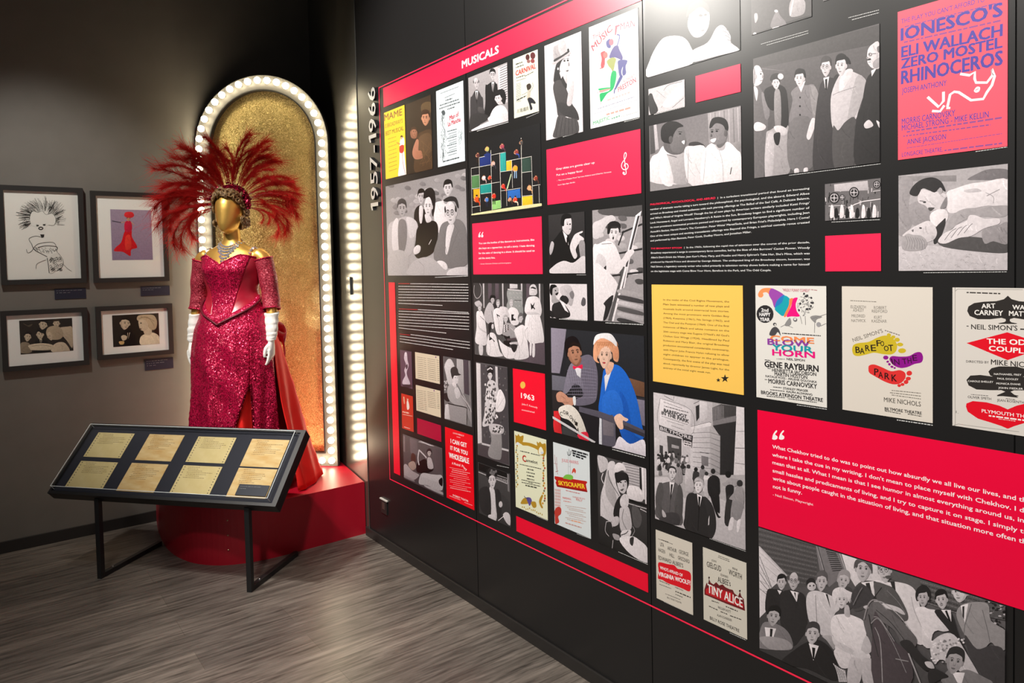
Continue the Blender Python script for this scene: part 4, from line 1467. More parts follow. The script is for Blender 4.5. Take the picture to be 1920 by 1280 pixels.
L 14 1|328 849 -20 22 -31 23
L 14 3|295 806 -61 30 -70 29
L 14 2|270 706 -25 -18 -35 -18
L 14 2|249 775 -30 -5 -40 -5
L 14 1|271 870 -27 12 -37 11
L 14 1|481 709 45 3 33 3
L 14 2|530 713 58 10 48 10
L 14 4|260 680 -39 -34 -50 -33
L 14 3|292 708 -38 -23 -47 -22
L 14 4|288 704 -34 -23 -45 -23
L 14 3|510 750 38 17 27 16
L 14 3|280 711 -53 -27 -63 -27
L 14 2|252 760 -50 -5 -61 -6
L 14 3|421 854 14 82 4 81
L 14 3|468 813 55 66 43 66
L 14 2|293 820 -41 22 -52 21
L 14 3|315 799 -52 31 -62 31
L 14 4|320 814 -36 29 -46 28
L 14 2|296 883 -35 33 -47 32
L 14 2|233 722 -12 -13 -23 -14
L 14 2|510 726 71 14 61 13
L 14 3|357 841 -16 36 -28 36
L 14 3|467 796 40 40 29 40
L 14 4|353 829 -23 47 -35 46
L 14 3|509 814 36 34 25 35
L 14 2|321 890 -22 27 -34 26
L 14 2|479 773 81 50 71 49
L 14 4|551 686 11 12 -1 12
L 14 4|516 734 31 12 19 12
L 14 4|320 875 -33 42 -44 41
L 14 2|465 872 18 43 6 44
L 14 2|249 761 -44 -6 -54 -7
L 14 2|364 877 -20 59 -30 59
L 14 3|460 862 10 28 -1 27
L 14 3|283 811 -50 19 -60 20
L 14 2|495 801 72 59 61 61
L 14 2|411 843 7 54 -5 54
L 14 4|235 700 -36 -25 -47 -24
L 14 2|312 899 -21 20 -32 19
L 14 3|223 684 -32 -26 -42 -27
L 14 4|274 791 -71 17 -80 17
L 14 2|509 874 6 17 -5 16
L 14 3|295 810 -47 22 -57 23
L 14 2|536 703 23 10 12 9
L 14 2|473 882 22 55 10 55
L 14 2|503 743 46 16 35 17
L 14 4|538 781 50 30 39 29
L 14 2|230 663 -4 -16 -15 -17
L 14 3|473 849 29 52 18 51
L 14 3|470 897 6 24 -6 25
L 14 2|227 729 -8 -12 -19 -13
L 14 3|298 763 -43 3 -53 2
L 14 2|369 850 -11 35 -21 34
L 14 3|271 795 -68 17 -77 16
L 14 1|295 693 -28 -27 -40 -26
S 15|262 763 30 77 54 -10 47 24 39 -48 71 18 31 -77 -27 -78 -65 5 -30 -51 -48 -33 -30 54 -58 28
C 14 4|257 741 10 66 34 40 45 -17 47 19 39 -43 67 15 35 -70 -22 -75 -61 -1
E 14|336 664 15 0 -15 9
E 14|408 674 15 0 -14 9
E 14|370 632 27 0 -26 22
E 15|370 632 16 0 -16 8
C 14 4|322 681 31 -8
C 14 4|392 682 35 5
P 14|360 557 44 0 -5 -33 -26 -11
C 14 5|267 436 -24 65 64 34 59 -11
C 14 5|210 371 13 -44 41 22 67 87 158 22 39 -66
C 14 7|267 436 25 -70 71 -51 60 -38
C 14 7|329 392 84 22 112 -11 8 -38
L 14 4|292 375 12 -16
L 14 4|302 400 11 -54
L 14 4|311 397 12 -36
L 14 4|320 387 11 -58
L 14 4|329 376 12 -12
L 14 4|339 400 11 -47
L 14 4|347 362 11 -25
L 14 4|355 343 12 -15
L 14 4|366 387 12 -15
L 14 4|374 353 12 -24
L 14 4|384 370 11 -44
L 14 4|393 367 13 -4
L 14 4|403 392 12 -12
L 14 4|411 361 12 -39
L 14 4|420 343 13 7
L 14 4|430 359 11 -40
L 14 4|438 349 13 -8
L 14 4|449 376 12 -29
L 14 4|459 392 12 -23
L 14 4|467 358 11 -43
L 14 4|476 367 13 -13
L 14 4|486 380 12 -29
L 14 4|494 350 14 1
L 14 4|503 339 15 31
L 14 4|514 382 12 -36
L 14 4|524 375 11 -51
S 16|429 249 111 76 45 -78 -9 -90 -63 -58 -72 -28
C 14 4|538 113 14 18 8 -23 -15 -11
C 14 4|515 254 14 17 8 -22 -15 -11
C 14 4|507 173 14 18 8 -23 -15 -10
C 14 4|497 215 14 18 8 -22 -15 -11
C 14 4|522 117 14 17 9 -22 -16 -11
C 14 4|444 156 14 17 9 -22 -16 -11
C 14 4|480 179 14 18 9 -23 -16 -11
C 14 4|547 108 14 18 8 -22 -15 -11
C 14 4|518 228 14 18 8 -23 -15 -10
C 14 4|555 230 14 18 8 -23 -15 -11
C 14 4|480 130 14 18 8 -22 -15 -11
C 14 4|475 217 13 18 9 -23 -15 -11
C 14 4|554 111 14 17 9 -22 -16 -11
C 14 4|474 198 14 18 8 -23 -15 -10
C 14 4|471 239 14 17 8 -22 -15 -11
C 14 4|462 107 14 18 8 -23 -15 -10
C 14 4|444 224 14 17 8 -22 -15 -11
C 14 4|461 247 13 17 9 -22 -16 -11
C 14 4|499 143 14 18 9 -23 -16 -10
C 14 4|541 160 14 18 9 -23 -16 -11
C 14 4|542 257 14 18 9 -22 -16 -11
C 14 4|466 110 14 18 8 -23 -15 -11
C 14 4|442 218 14 18 9 -23 -16 -11
C 14 4|496 217 14 18 9 -23 -16 -10
C 14 4|506 251 14 18 8 -22 -15 -11
C 14 4|460 111 14 17 8 -22 -15 -11
C 14 4|448 119 14 18 9 -23 -16 -11
C 14 4|452 105 14 18 9 -22 -16 -11
C 14 4|519 158 14 17 9 -22 -16 -11
C 14 4|453 251 14 17 8 -22 -15 -11
C 14 4|533 231 14 18 9 -23 -16 -11
C 14 4|455 132 14 17 8 -22 -15 -11
C 14 4|549 251 14 17 9 -22 -16 -11
C 14 4|558 175 14 17 8 -22 -15 -11
C 14 4|484 242 14 18 9 -22 -16 -11
C 14 4|480 106 14 17 8 -22 -15 -11
C 14 4|471 239 14 17 8 -22 -15 -11
C 14 4|453 240 14 17 8 -22 -15 -11
C 14 4|476 117 13 18 9 -23 -16 -11
C 14 4|444 230 14 17 8 -22 -15 -11
C 14 7|422 260 10 -89 5 -100
C 14 4|540 325 50 -90 -9 -84 -68 -57
C 14 3|583 191 54 -68 43 -35
C 14 4|301 125 15 66 94 47''', [], []),
('framed_picture', 'framed colour picture of a dancer in a red dress on lilac, right of the caricature', 'framed picture', None, 'photo', 'L', (1.21, 0.967, 1.792, 2.127), 411, '''G 17 18|0 0 486 0 0 669 -486 0
S 19|163 388 76 12 5 -94 58 -136 -73 -32 -16 -85 -85 55 -103 12 23 51 64 65
S 20|167 504 72 9 3 -124 -79 -8
S 21|166 306 53 24 11 -164 -70 -24
H 22 23 0 s|210 545 21 0 -19 30
S 24|162 590 10 38 42 15 48 -8 17 -42 -34 -29 -59 4
L 25 12|16 518 105 -22
L 22 9|121 496 53 15
L 22 9|242 506 35 -40''', [], []),
('framed_picture', 'framed sepia photograph of a group in evening dress, lower left on the dark wall', 'framed picture', None, 'photo', 'L', (1.731, 1.4515, 1.215, 1.425), 412, '''S 26|2 21 -8 77 25 52 72 -17 23 -112
H 27 28 40 s|81 215 35 -10 -24 68
S 29|198 179 -28 -23 -15 -6 -7 -71 -8 -71 147 -14 -1 73 -2 72 -18 9 -34 29
P 30|198 175 33 -3 -17 -76
P 29|209 165 11 -1 -3 -68 -5 0
L 31 6|198 175 16 -79 17 76
L 31 5|214 96 0 -85
H 27 28 20 s|210 234 40 -3 -38 69
S 32|207 311 138 -21 -20 -54 -111 20
H 27 33 40 s|247 353 43 -17 -27 75
S 34|402 286 105 26 51 -26 -7 -248 -60 96
H 27 35 -30 s|389 361 38 -3 -36 52
S 36|328 69 67 50 79 -18 40 -116 -180 16
S 37|273 251 27 65 85 16 58 -49 12 -79 -39 -46 -76 -1 -45 26
H 27 38 -90 n|314 204 29 10 -43 45
S 39|90 111 137 11 111 -32 -21 -58 -166 8 -58 16
C 40 4|116 94 111 6 91 -28
S 41|37 389 35 -35 64 17 -37 -35
C 42 7|3 53 59 50 35 -47''', [], []),
('framed_picture', 'framed sepia photograph of a man in a bow tie beside a laughing woman', 'framed picture', None, 'photo', 'L', (1.2255, 0.9455, 1.217, 1.427), 49, '''S 43|171 211 -49 -31 -24 -7 -29 -87 -29 -86 230 -1 -1 69 -1 69 -19 16 -34 48
P 44|171 206 44 -9 -51 -147
P 43|181 185 16 -4 -30 -132 -7 2
L 31 8|171 206 -7 -156 51 147
L 31 6|164 50 -9 -46
H 27 45 70 s|149 305 61 -13 -48 96
P 43|137 222 84 3 2 -47 -79 1
L 46 12|118 148 51 -27
S 47|69 68 58 0 -5 -38 -40 -1
S 27|97 138 52 8 13 -48 -47 -20
S 44|326 104 71 47 86 7 70 -55 3 -104 -221 -1
S 27|370 236 90 6 1 -101 -78 -4
S 48|293 348 19 51 90 9 96 -16 39 -84 -17 -99 -57 -11 -46 47 -83 65
S 27|313 328 54 20 48 -44 6 -79 -44 -37 -47 20 -15 48
E 49|340 297 11 0 -11 8
S 50|310 233 34 -12 -9 -13
C 51 5|315 358 86 19 105 -67
C 51 5|337 381 106 -31 61 -111''', [], []),
('theatre_poster', 'small yellow poster with a woman in a white gown', 'poster', None, 'ink', 'R', (1.586, 1.833, 2.218, 2.602), 413, '''D 55 7|83 449 199 0
D 55 7|84 403 198 1
D 55 7|84 357 199 2
D 55 7|84 311 199 3
D 55 7|85 265 198 4
D 55 7|85 219 199 5
D 55 7|85 172 199 6
D 55 7|86 126 198 7
D 55 7|86 80 199 8
S 56|367 377 38 53 57 -25 1 -77 -99 1
S 57|363 315 82 -12 47 -276 -16 -33 -167 5 33 144
S 58|358 330 94 0 -10 -75 -82 5
C 59 8|414 273 12 -141 53 -131
E 60|411 429 29 -4 -28 21
E 61|407 413 23 -3 -22 17
S 62|293 389 73 -25 -1 -17 -64 19''', [('MAME', 6, 675, 436, 665, 11, 753, 52, 4), ("IS BROADWAY'S", 20, 589, 443, 581, 23, 637, 53, 1), ('BEST MUSICAL', 27, 501, 461, 495, 30, 552, 54, 1)], []),
('photograph_print', 'dim brown colour portrait of a woman holding a child, beside the yellow poster', 'photograph', None, 'photo', 'R', (1.845, 2.118, 2.215, 2.6), 414, '''G 63 64|0 0 545 0 0 770 -545 0
S 65|246 391 109 29 169 -8 63 -114 -7 -297 -410 9 26 213
S 66|271 360 238 16 42 -176 -236 -33
S 67|342 694 81 22 123 -28 5 -98 -186 21
H 68 69 -30 s|427 547 88 -16 -84 94
S 70|98 469 98 24 52 -62 -31 -62 -104 22
H 71 72 50 s|172 443 65 -10 -63 56
S 73|127 233 89 116 54 -15 -6 -107 77 -57 -7 -33 -156 14
S 74|182 225 135 -5 18 -69 -129 3
L 75 4|525 21 42 202
L 75 4|359 55 62 57
L 75 4|362 327 18 -223
L 75 4|487 150 -69 10
L 75 4|391 173 136 69
L 75 4|429 52 103 196
L 75 4|534 65 -198 186
L 75 4|329 322 236 -145
L 75 4|519 276 -237 -195
L 75 4|485 28 -4 127
L 75 4|490 287 -49 -102
L 75 4|304 165 74 10
L 75 4|374 238 12 -92
L 75 4|538 37 -12 23
L 75 4|339 50 29 238
L 75 4|405 113 -24 21
L 75 4|338 53 77 125
L 75 4|412 71 153 72
L 75 4|390 149 -85 60
L 75 4|503 88 -208 -4''', [], []),
('theatre_poster', 'pale blue white poster with red script beside a thin black ink knight', 'poster', None, 'ink', 'R', (2.172, 2.427, 2.216, 2.606), 415, '''D 76 6|87 737 341 -2
D 76 6|168 677 189 6
D 77 11|179 645 130 -3
D 77 11|68 616 366 -7
D 77 11|54 585 389 -6
D 77 11|210 551 141 -2
C 79 3|98 101 -7 -15 11 -40
C 79 3|104 153 15 -22 -22 -23
C 79 3|112 378 11 -31 -3 -7
C 79 3|96 381 9 -16 -26 -22
C 79 3|110 535 3 -31 1 -20
C 79 3|140 161 28 -25 -16 -12
C 79 3|155 368 -1 -29 -6 -7
C 79 3|145 270 -24 -10 20 -23
C 79 3|155 457 -13 -18 16 -26
C 79 3|127 245 -3 -15 28 -39
C 79 3|83 351 16 -34 -34 4
C 79 3|119 354 25 -32 -31 -10
C 79 3|118 143 -18 -18 0 -28
C 79 3|66 127 3 -24 -20 -13
C 79 3|108 157 4 -19 22 -34
C 79 3|128 453 -12 -28 -3 -15
C 79 3|132 383 18 -33 2 -21
C 79 3|102 523 -3 -18 -10 -34
C 79 3|86 176 29 -19 -6 -27
C 79 3|100 465 -28 -17 24 -36
C 79 3|158 514 -5 -19 -8 -18
C 79 3|93 234 -8 -14 -3 -28
C 79 3|130 433 14 -19 -3 -30
C 79 3|84 209 -5 -22 12 -27
C 79 3|123 521 19 -33 -17 -15
C 79 3|89 141 13 -19 5 -41
C 79 3|94 95 0 -16 13 -27
C 79 3|137 278 -23 -19 43 -29
C 79 3|114 153 -2 -21 8 -32
C 79 3|101 507 18 -26 -25 -27
C 79 3|152 295 31 -34 -16 -9
C 79 3|71 244 16 -22 -15 -25
C 79 3|92 232 5 -20 -21 -24
C 79 3|98 219 -20 -17 8 -24
C 79 3|134 495 -27 -17 15 -26
C 79 3|98 505 3 -31 17 -18
C 79 3|119 517 -13 -17 37 -23
C 79 3|159 323 -3 -17 28 -24
C 79 3|125 313 -18 -14 43 -42
C 79 3|131 133 -24 -23 39 -18
C 79 3|104 104 -9 -26 -4 -22
C 79 3|98 318 -7 -28 21 -19
C 79 3|137 349 20 -21 -15 -27
C 79 3|119 526 -20 -22 8 -27
C 79 3|109 113 23 -30 -26 -4
C 79 3|118 207 28 -21 -42 -34
C 79 5|138 543 -30 -121 49 -84 -47 -120 1 -133
S 80|95 551 49 10 27 -36 -35 -17
C 81 2|444 233 18 -15 -24 -15
C 81 2|447 290 17 -15 -23 -15
C 81 2|430 204 17 -15 -23 -15
C 81 2|437 290 18 -15 -23 -15
C 81 2|402 215 18 -15 -24 -15
C 81 2|457 290 17 -15 -23 -14
C 81 2|398 309 17 -15 -23 -14
C 81 2|448 249 17 -15 -23 -15
C 81 2|421 149 18 -15 -24 -15
C 81 2|437 272 18 -15 -24 -15
C 81 2|445 316 18 -16 -24 -14
C 81 2|412 201 17 -15 -23 -15
C 81 2|409 316 18 -15 -24 -15
C 81 2|430 262 18 -15 -23 -15
C 81 2|463 296 17 -15 -23 -15
C 81 2|449 249 17 -15 -23 -15
C 81 2|449 239 17 -15 -23 -15
C 81 2|441 261 17 -15 -23 -15
C 81 2|410 244 17 -15 -23 -15
C 81 2|449 256 18 -15 -24 -15
C 81 2|410 250 18 -15 -24 -15
C 81 2|402 269 17 -15 -23 -15
D 82 9|200 331 175 -4
D 82 5|218 304 156 0
D 82 5|235 278 138 3
D 82 9|196 260 176 -2
D 82 5|214 233 157 1
D 82 5|232 207 138 4
D 82 9|193 189 176 -1
D 82 5|211 162 157 2
D 82 5|229 136 138 5
D 82 9|190 117 176 1
D 82 5|208 91 157 3
D 79 11|101 39 307 3''', [('Man of', 252, 440, 420, 453, 255, 487, 78, 3), ('La Mancha', 217, 384, 449, 396, 219, 431, 78, 3)], []),
('photograph_print', 'black and white photograph of two men in suits and a seated woman by blinds', 'photograph', None, 'photo', 'R', (2.473, 2.786, 2.348, 2.608), 116, '''G 83 84|0 0 626 0 0 520 -626 0
P 85|488 500 137 7 8 -340 -129 3
L 86 6|516 491 114 3
L 86 6|515 470 114 3
L 86 6|515 449 114 3
L 86 6|514 428 114 3
L 86 6|513 407 114 3
L 86 6|512 385 114 4
L 86 6|511 364 115 4
L 86 6|511 343 114 5
L 86 6|510 322 114 5
L 86 6|509 301 114 5
L 86 6|508 279 114 6
L 86 6|507 258 115 6
L 86 6|506 237 115 6
L 86 6|506 216 114 6
L 86 6|505 194 114 7
P 87|420 516 68 -2 11 -219 -68 14
S 88|381 400 -66 -12 -31 -3 -6 -143 -5 -144 219 6 -10 126 -10 127 -16 9 -27 27
P 89|381 398 48 -8 -32 -113
P 90|396 381 17 -2 -13 -102 -7 1
L 91 4|381 398 16 -121 32 113
L 91 3|397 277 -12 -158
H 92 88 10 sg|402 461 47 -11 -45 58
S 93|111 377 -54 -44 -27 -13 -10 -159 -11 -160 242 77 -6 100 -6 101 -25 22 -48 65
P 89|111 375 55 -11 -30 -110
P 88|129 357 19 -3 -8 -101 -8 2
L 94 5|111 375 25 -121 30 110
L 94 3|136 254 -3 -193
H 95 86 20 b|135 438 50 -8 -56 64
S 96|16 143 124 14 164 -47 18 -44 -229 -31 -77 -24
S 97|163 211 82 -27 9 -48 -92 29
S 98|385 135 80 31 96 -19 63 -67 3 -81 -168 3 -117 60
S 88|429 252 31 51 106 -11 35 -74 -31 -61 -83 84
H 85 88 -50 j|483 225 53 -7 -64 63
S 99|49 18 252 28 198 0 37 -40 -257 -2 -209 -1
S 100|313 79 90 18 22 -49 -84 -3''', [], ['5|123 -12 503 0']),
('theatre_poster', 'cream poster with red carnival title and a running ink figure', 'poster', None, 'ink', 'R', (2.83, 3.003, 2.351, 2.611), 416, '''E 102|208 487 28 -6 -27 32
E 103|280 483 34 -9 -33 38
E 104|221 449 24 -5 -24 20
E 105|276 439 28 -7 -28 26
D 106 11|40 460 94 -2
D 106 9|39 433 111 -2
D 106 9|44 342 121 -3
D 107 5|43 317 138 -3
D 106 7|164 331 125 12
D 108 4|42 292 64 -5
D 108 4|41 281 65 -6
D 108 4|41 269 64 -5
D 108 4|40 257 65 -5
D 108 4|40 245 65 -5
D 108 4|40 233 64 -5
D 108 4|39 221 65 -5
D 108 4|39 209 64 -5
D 108 4|38 197 65 -4
D 108 4|38 185 65 -4
D 108 4|37 173 65 -4
D 108 4|37 161 65 -4
D 108 4|37 149 64 -4
D 108 4|36 137 65 -4
D 109 10|42 146 138 13
S 110|188 254 44 4 19 -34 -39 -24 -20 21
S 111|204 202 34 -2 -11 -67 -38 -3
S 112|196 134 52 0 55 -48 -9 -14 -51 15 19 -46 -29 -10 -16 51
C 109 4|229 186 44 34 -4 37
C 109 3|198 193 -56 -10 -27 0
C 113 3|146 39 11 30 10 -34
C 113 3|141 39 11 30 10 -34
C 113 3|150 39 12 30 9 -34
C 113 3|93 39 12 31 9 -35
C 113 3|43 39 12 31 9 -35
C 113 3|43 39 12 31 10 -35
C 113 3|102 39 12 31 9 -35
C 113 3|75 39 12 31 10 -35
C 113 3|145 39 12 30 9 -34
C 113 3|88 39 12 31 10 -35
C 113 3|181 39 11 30 10 -34
C 113 3|151 39 12 30 9 -34
C 113 3|162 39 12 30 9 -34
C 113 3|176 39 11 30 10 -34
C 113 3|136 39 12 30 9 -34
C 113 3|119 39 11 31 10 -35
C 113 3|96 39 12 31 10 -35
C 113 3|50 39 12 31 10 -35
C 113 3|187 39 11 30 10 -34
C 113 3|132 39 12 30 9 -34''', [('CARNIVAL', 37, 366, 317, 368, 39, 411, 101, 5)], ['3|170 -26 175 15']),
('photograph_print', 'black and white photograph of a woman in a pale top hat and dark coat', 'photograph', None, 'photo', 'R', (3.048, 3.274, 2.221, 2.613), 100, '''S 114|107 466 33 126 52 26 86 16 21 -23 -65 -41 -60 -61
S 86|114 446 41 157 81 32 68 10 2 -18 -86 -35 -42 -47 37 -121
S 85|206 596 37 28 56 5 13 -49 -12 -63 -33 -22 -49 15 -31 38
E 115|289 596 12 -3 -12 11
E 115|249 602 13 -3 -13 10
L 88 4|232 619 32 -5
L 88 4|275 615 28 -5
S 114|261 519 35 -1 -10 -10
S 116|298 583 15 -31 -20 -1
E 117|168 557 9 -2 -8 12
S 118|89 618 60 15 130 10 42 10 -7 -18 -108 -16 -73 -18
S 83|115 741 52 10 80 14 33 -75 24 -34 -97 -14 -85 -8
S 95|174 743 73 19 19 -50 20 -47 -78 -9
S 119|122 644 85 9 94 17 3 -16 -90 -17 -88 -13
E 88|297 676 12 -3 -12 16
S 120|101 410 28 52 73 -7 62 -79 60 -124 53 -66 33 -70 -21 -15 -110 48 -115 20 -26 100
S 121|202 455 44 37 27 -52 -9 -64
S 122|224 497 50 -6 -2 -79
S 119|160 284 149 -48 68 -50 26 -69 -97 17 -126 70
S 92|268 263 32 124 -20 60 22 24 41 -24 15 -72 -27 -124 -36 -21
S 100|287 437 22 34 28 -8 12 -40 -28 -22
L 122 4|323 475 35 15
S 123|164 179 114 -40 111 -38 8 -102 -137 -2 -167 14 25 80
C 121 5|178 162 -31 -76 -24 -74
C 121 5|216 155 -23 -76 -18 -75
C 121 5|253 149 -14 -78 -12 -75
C 121 5|290 142 -5 -79 -7 -75
C 121 5|326 136 3 -80 0 -76
C 121 5|362 129 12 -80 4 -77''', [], ['4|210 -5 241 6']),
('theatre_poster', 'white poster with a purple dancing man and a woman in a green skirt', 'poster', None, 'ink', 'R', (3.318, 3.574, 2.225, 2.615), 417, '''P 126|282 714 44 -1 7 -13 -27 -1 -16 -54 -12 2
S 127|233 533 36 33 39 -3 14 -32 33 -64 -15 -17 -63 33 -60 11
S 128|311 453 82 -17 4 -21 -15 -24 4 -50 -29 -11 -9 27 7 40 -17 -31 6 -37 -26 10 -13 70
S 129|323 334 29 -10 -51 -56 -25 -23 -5 15
C 128 11|298 559 29 66 -29 22
S 129|271 260 -5 -41 -9 5 4 24
S 130|184 616 21 16 25 -3 3 -61 -35 9
E 131|241 605 24 -6 -23 30
S 132|125 552 32 7 20 -13 -12 -76 -22 -38 -20 26 12 48
E 133|176 525 25 -6 -24 30
C 134 7|166 499 -7 -56 -47 -4
S 135|191 478 56 12 39 -20 -11 -33 -21 -52 -24 27 -25 27
S 136|244 387 40 -9 1 -50 -23 -58 -26 -24 -51 -14 -63 -48 -15 38 6 28 57 -1 46 9 7 77
S 137|100 290 121 -16 -2 -14 -106 12
S 138|108 273 103 -6 5 -9 -98 -3
C 139 4|78 257 19 11
C 139 4|118 187 -4 -28
D 141 13|189 177 237 13
D 142 7|84 135 379 16
D 142 4|40 106 460 20
D 143 14|176 71 257 6
D 145 10|231 32 85 7
D 146 4|330 33 175 6''', [('THE', 42, 674, 129, 681, 43, 711, 124, 1), ('MUSIC', 44, 587, 257, 693, 46, 641, 125, 3), ('MAN', 332, 670, 478, 655, 333, 723, 126, 1), ('ROBERT', 362, 275, 475, 297, 363, 299, 140, 1), ('PRESTON', 305, 221, 484, 257, 306, 260, 126, 3), ('MAJESTIC', 30, 25, 211, 36, 30, 53, 144, 2)], ['4|359 -10 149 2']),
('photograph_print', 'colour photograph of actors climbing a scaffold of coloured squares', 'photograph', None, 'photo', 'R', (2.472, 3.01, 1.94, 2.3), 418, '''P 147|166 550 179 -3 -1 -86 -180 4
P 148|499 549 80 -2 0 -170 -85 0
P 149|585 461 81 -1 2 -88 -84 1
P 150|25 391 130 -5 -2 -121 -131 4
P 151|45 261 105 -4 2 -86 -108 2
P 152|164 291 180 -3 1 -85 -179 2
P 153|594 193 183 2 8 -80 -188 10
P 154|807 120 143 -2 2 -79 -146 -2
P 155|352 118 130 3 7 -76 -134 -3
P 156|819 453 116 -5 1 -117 -119 5
L 157 4|15 466 -3 -446
L 157 4|153 548 1 -506
L 157 6|349 595 -3 -556
L 157 6|487 552 4 -500
L 157 4|578 215 0 -156
L 157 4|666 460 4 -248
L 157 6|810 638 -6 -597
L 157 4|948 459 9 -424
L 157 4|1042 194 2 -160
L 157 4|15 467 332 -7
L 157 4|154 552 425 -7
L 157 4|587 462 358 -6
L 157 4|19 393 137 -3
L 157 4|20 268 134 -3
L 157 4|168 291 309 -5
L 157 4|173 205 172 -2
L 157 4|492 377 171 -7
L 157 4|497 203 291 -3
L 157 4|809 333 137 -5
L 157 4|807 126 148 -4
L 157 4|956 202 106 0
L 157 4|19 92 141 1
S 158|16 27 356 10 367 6 326 -1 1 -22 -461 -7 -586 1
S 159|110 593 50 -6 -4 -33 -44 4
E 160|136 598 14 -2 -13 11
E 161|137 603 14 -2 -14 9
C 160 7|112 589 -13 -16 22 -11
C 162 11|125 561 -4 -53
C 162 11|146 558 0 -53
S 163|266 631 51 -6 -4 -34 -45 4
E 160|294 636 13 -2 -13 12
E 161|294 642 14 -2 -14 9
C 160 7|269 628 -14 -18 22 -12
C 164 11|282 598 -4 -56
C 164 11|304 595 -1 -56
S 147|248 571 91 -2 -1 -24 -91 5
S 165|503 621 51 -6 -4 -36 -45 5
E 160|530 626 14 -2 -13 13
E 161|531 632 14 -2 -14 9
C 160 7|505 617 -13 -18 22 -12
C 166 13|519 586 44 -13 5 -28
S 167|714 540 50 -6 -4 -34 -43 4
E 160|741 546 13 -2 -13 12
E 161|741 551 14 -2 -14 9
C 160 7|717 537 -13 -18 21 -12
C 168 12|730 507 41 -13 6 -27
S 169|792 610 40 -4 -3 -29 -35 4
E 160|814 615 10 -2 -10 10
E 161|814 619 11 -1 -11 7
C 160 6|795 608 -11 -15 17 -9
C 170 9|805 583 -3 -45
C 170 9|821 581 0 -46
S 171|357 482 51 -4 -5 -35 -43 4
E 160|384 488 14 -1 -13 11
E 161|384 494 15 -2 -14 8
C 160 7|360 479 -13 -17 21 -12
C 172 12|373 450 43 -12 5 -27
S 173|201 368 49 -4 -4 -33 -43 3
E 160|227 374 13 -2 -12 11
E 161|228 379 14 -1 -14 7
C 160 7|204 365 -13 -17 21 -11
C 174 12|217 337 41 -11 5 -26
S 175|301 356 45 -3 -4 -30 -39 2
E 160|325 362 12 -1 -12 10
E 161|325 367 13 -2 -12 8
C 160 6|304 354 -12 -16 19 -10
C 176 11|315 328 38 -10 5 -24
S 177|688 401 58 -5 -4 -42 -51 4
E 160|719 408 16 -2 -15 14
E 161|720 415 16 -2 -16 10
C 160 9|691 397 -15 -22 25 -13
C 178 13|707 362 -5 -66
C 178 13|731 359 0 -66
S 179|509 258 46 -3 -4 -32 -39 3
E 160|534 264 12 -1 -12 10
E 161|534 269 13 -1 -13 7
C 160 7|512 255 -12 -16 20 -10
C 179 11|524 228 38 -9 5 -25
S 180|891 206 47 -3 -4 -34 -40 2
E 160|916 213 13 -1 -12 11
E 161|917 218 13 -1 -13 8
C 160 7|894 203 -13 -18 21 -10
C 181 12|906 174 40 -10 5 -27
S 182|983 277 44 -3 -4 -32 -37 2
E 160|1007 283 11 -1 -11 10
E 161|1007 288 12 -1 -12 7
C 160 7|986 274 -11 -17 18 -9
C 183 11|997 247 37 -10 4 -25
S 184|66 182 64 -4 -5 -42 -56 3
E 160|100 191 17 -2 -16 14
E 161|101 197 18 -1 -18 10
C 160 9|69 178 -17 -22 28 -13
C 185 15|86 143 54 -13 7 -33
S 186|242 159 49 -3 -4 -33 -42 2
E 160|268 165 13 -1 -12 11
E 161|269 171 13 -2 -13 8
C 160 7|245 156 -13 -18 21 -9
C 187 11|258 128 -4 -52
C 187 11|278 126 0 -52
S 188|356 184 53 -3 -4 -37 -47 2
E 160|385 191 14 -1 -14 12
E 161|385 197 15 -1 -15 8
C 160 8|359 181 -14 -20 23 -11
C 189 12|373 150 -5 -59
C 189 12|395 148 0 -59
S 190|683 120 49 -3 -4 -35 -43 2
E 160|709 127 13 -1 -12 12
E 161|710 133 13 -1 -13 8
C 160 7|685 117 -13 -19 22 -10
C 191 12|698 88 42 -11 6 -27
S 192|609 126 42 -2 -4 -29 -36 1
E 160|632 132 10 -1 -10 10
E 161|632 137 11 -1 -11 7
C 160 6|611 124 -10 -16 17 -9
C 193 10|622 99 35 -9 5 -23
P 194|650 342 11 -8 -60 -122 -21 -1''', [], ['4|792 5 270 4']),
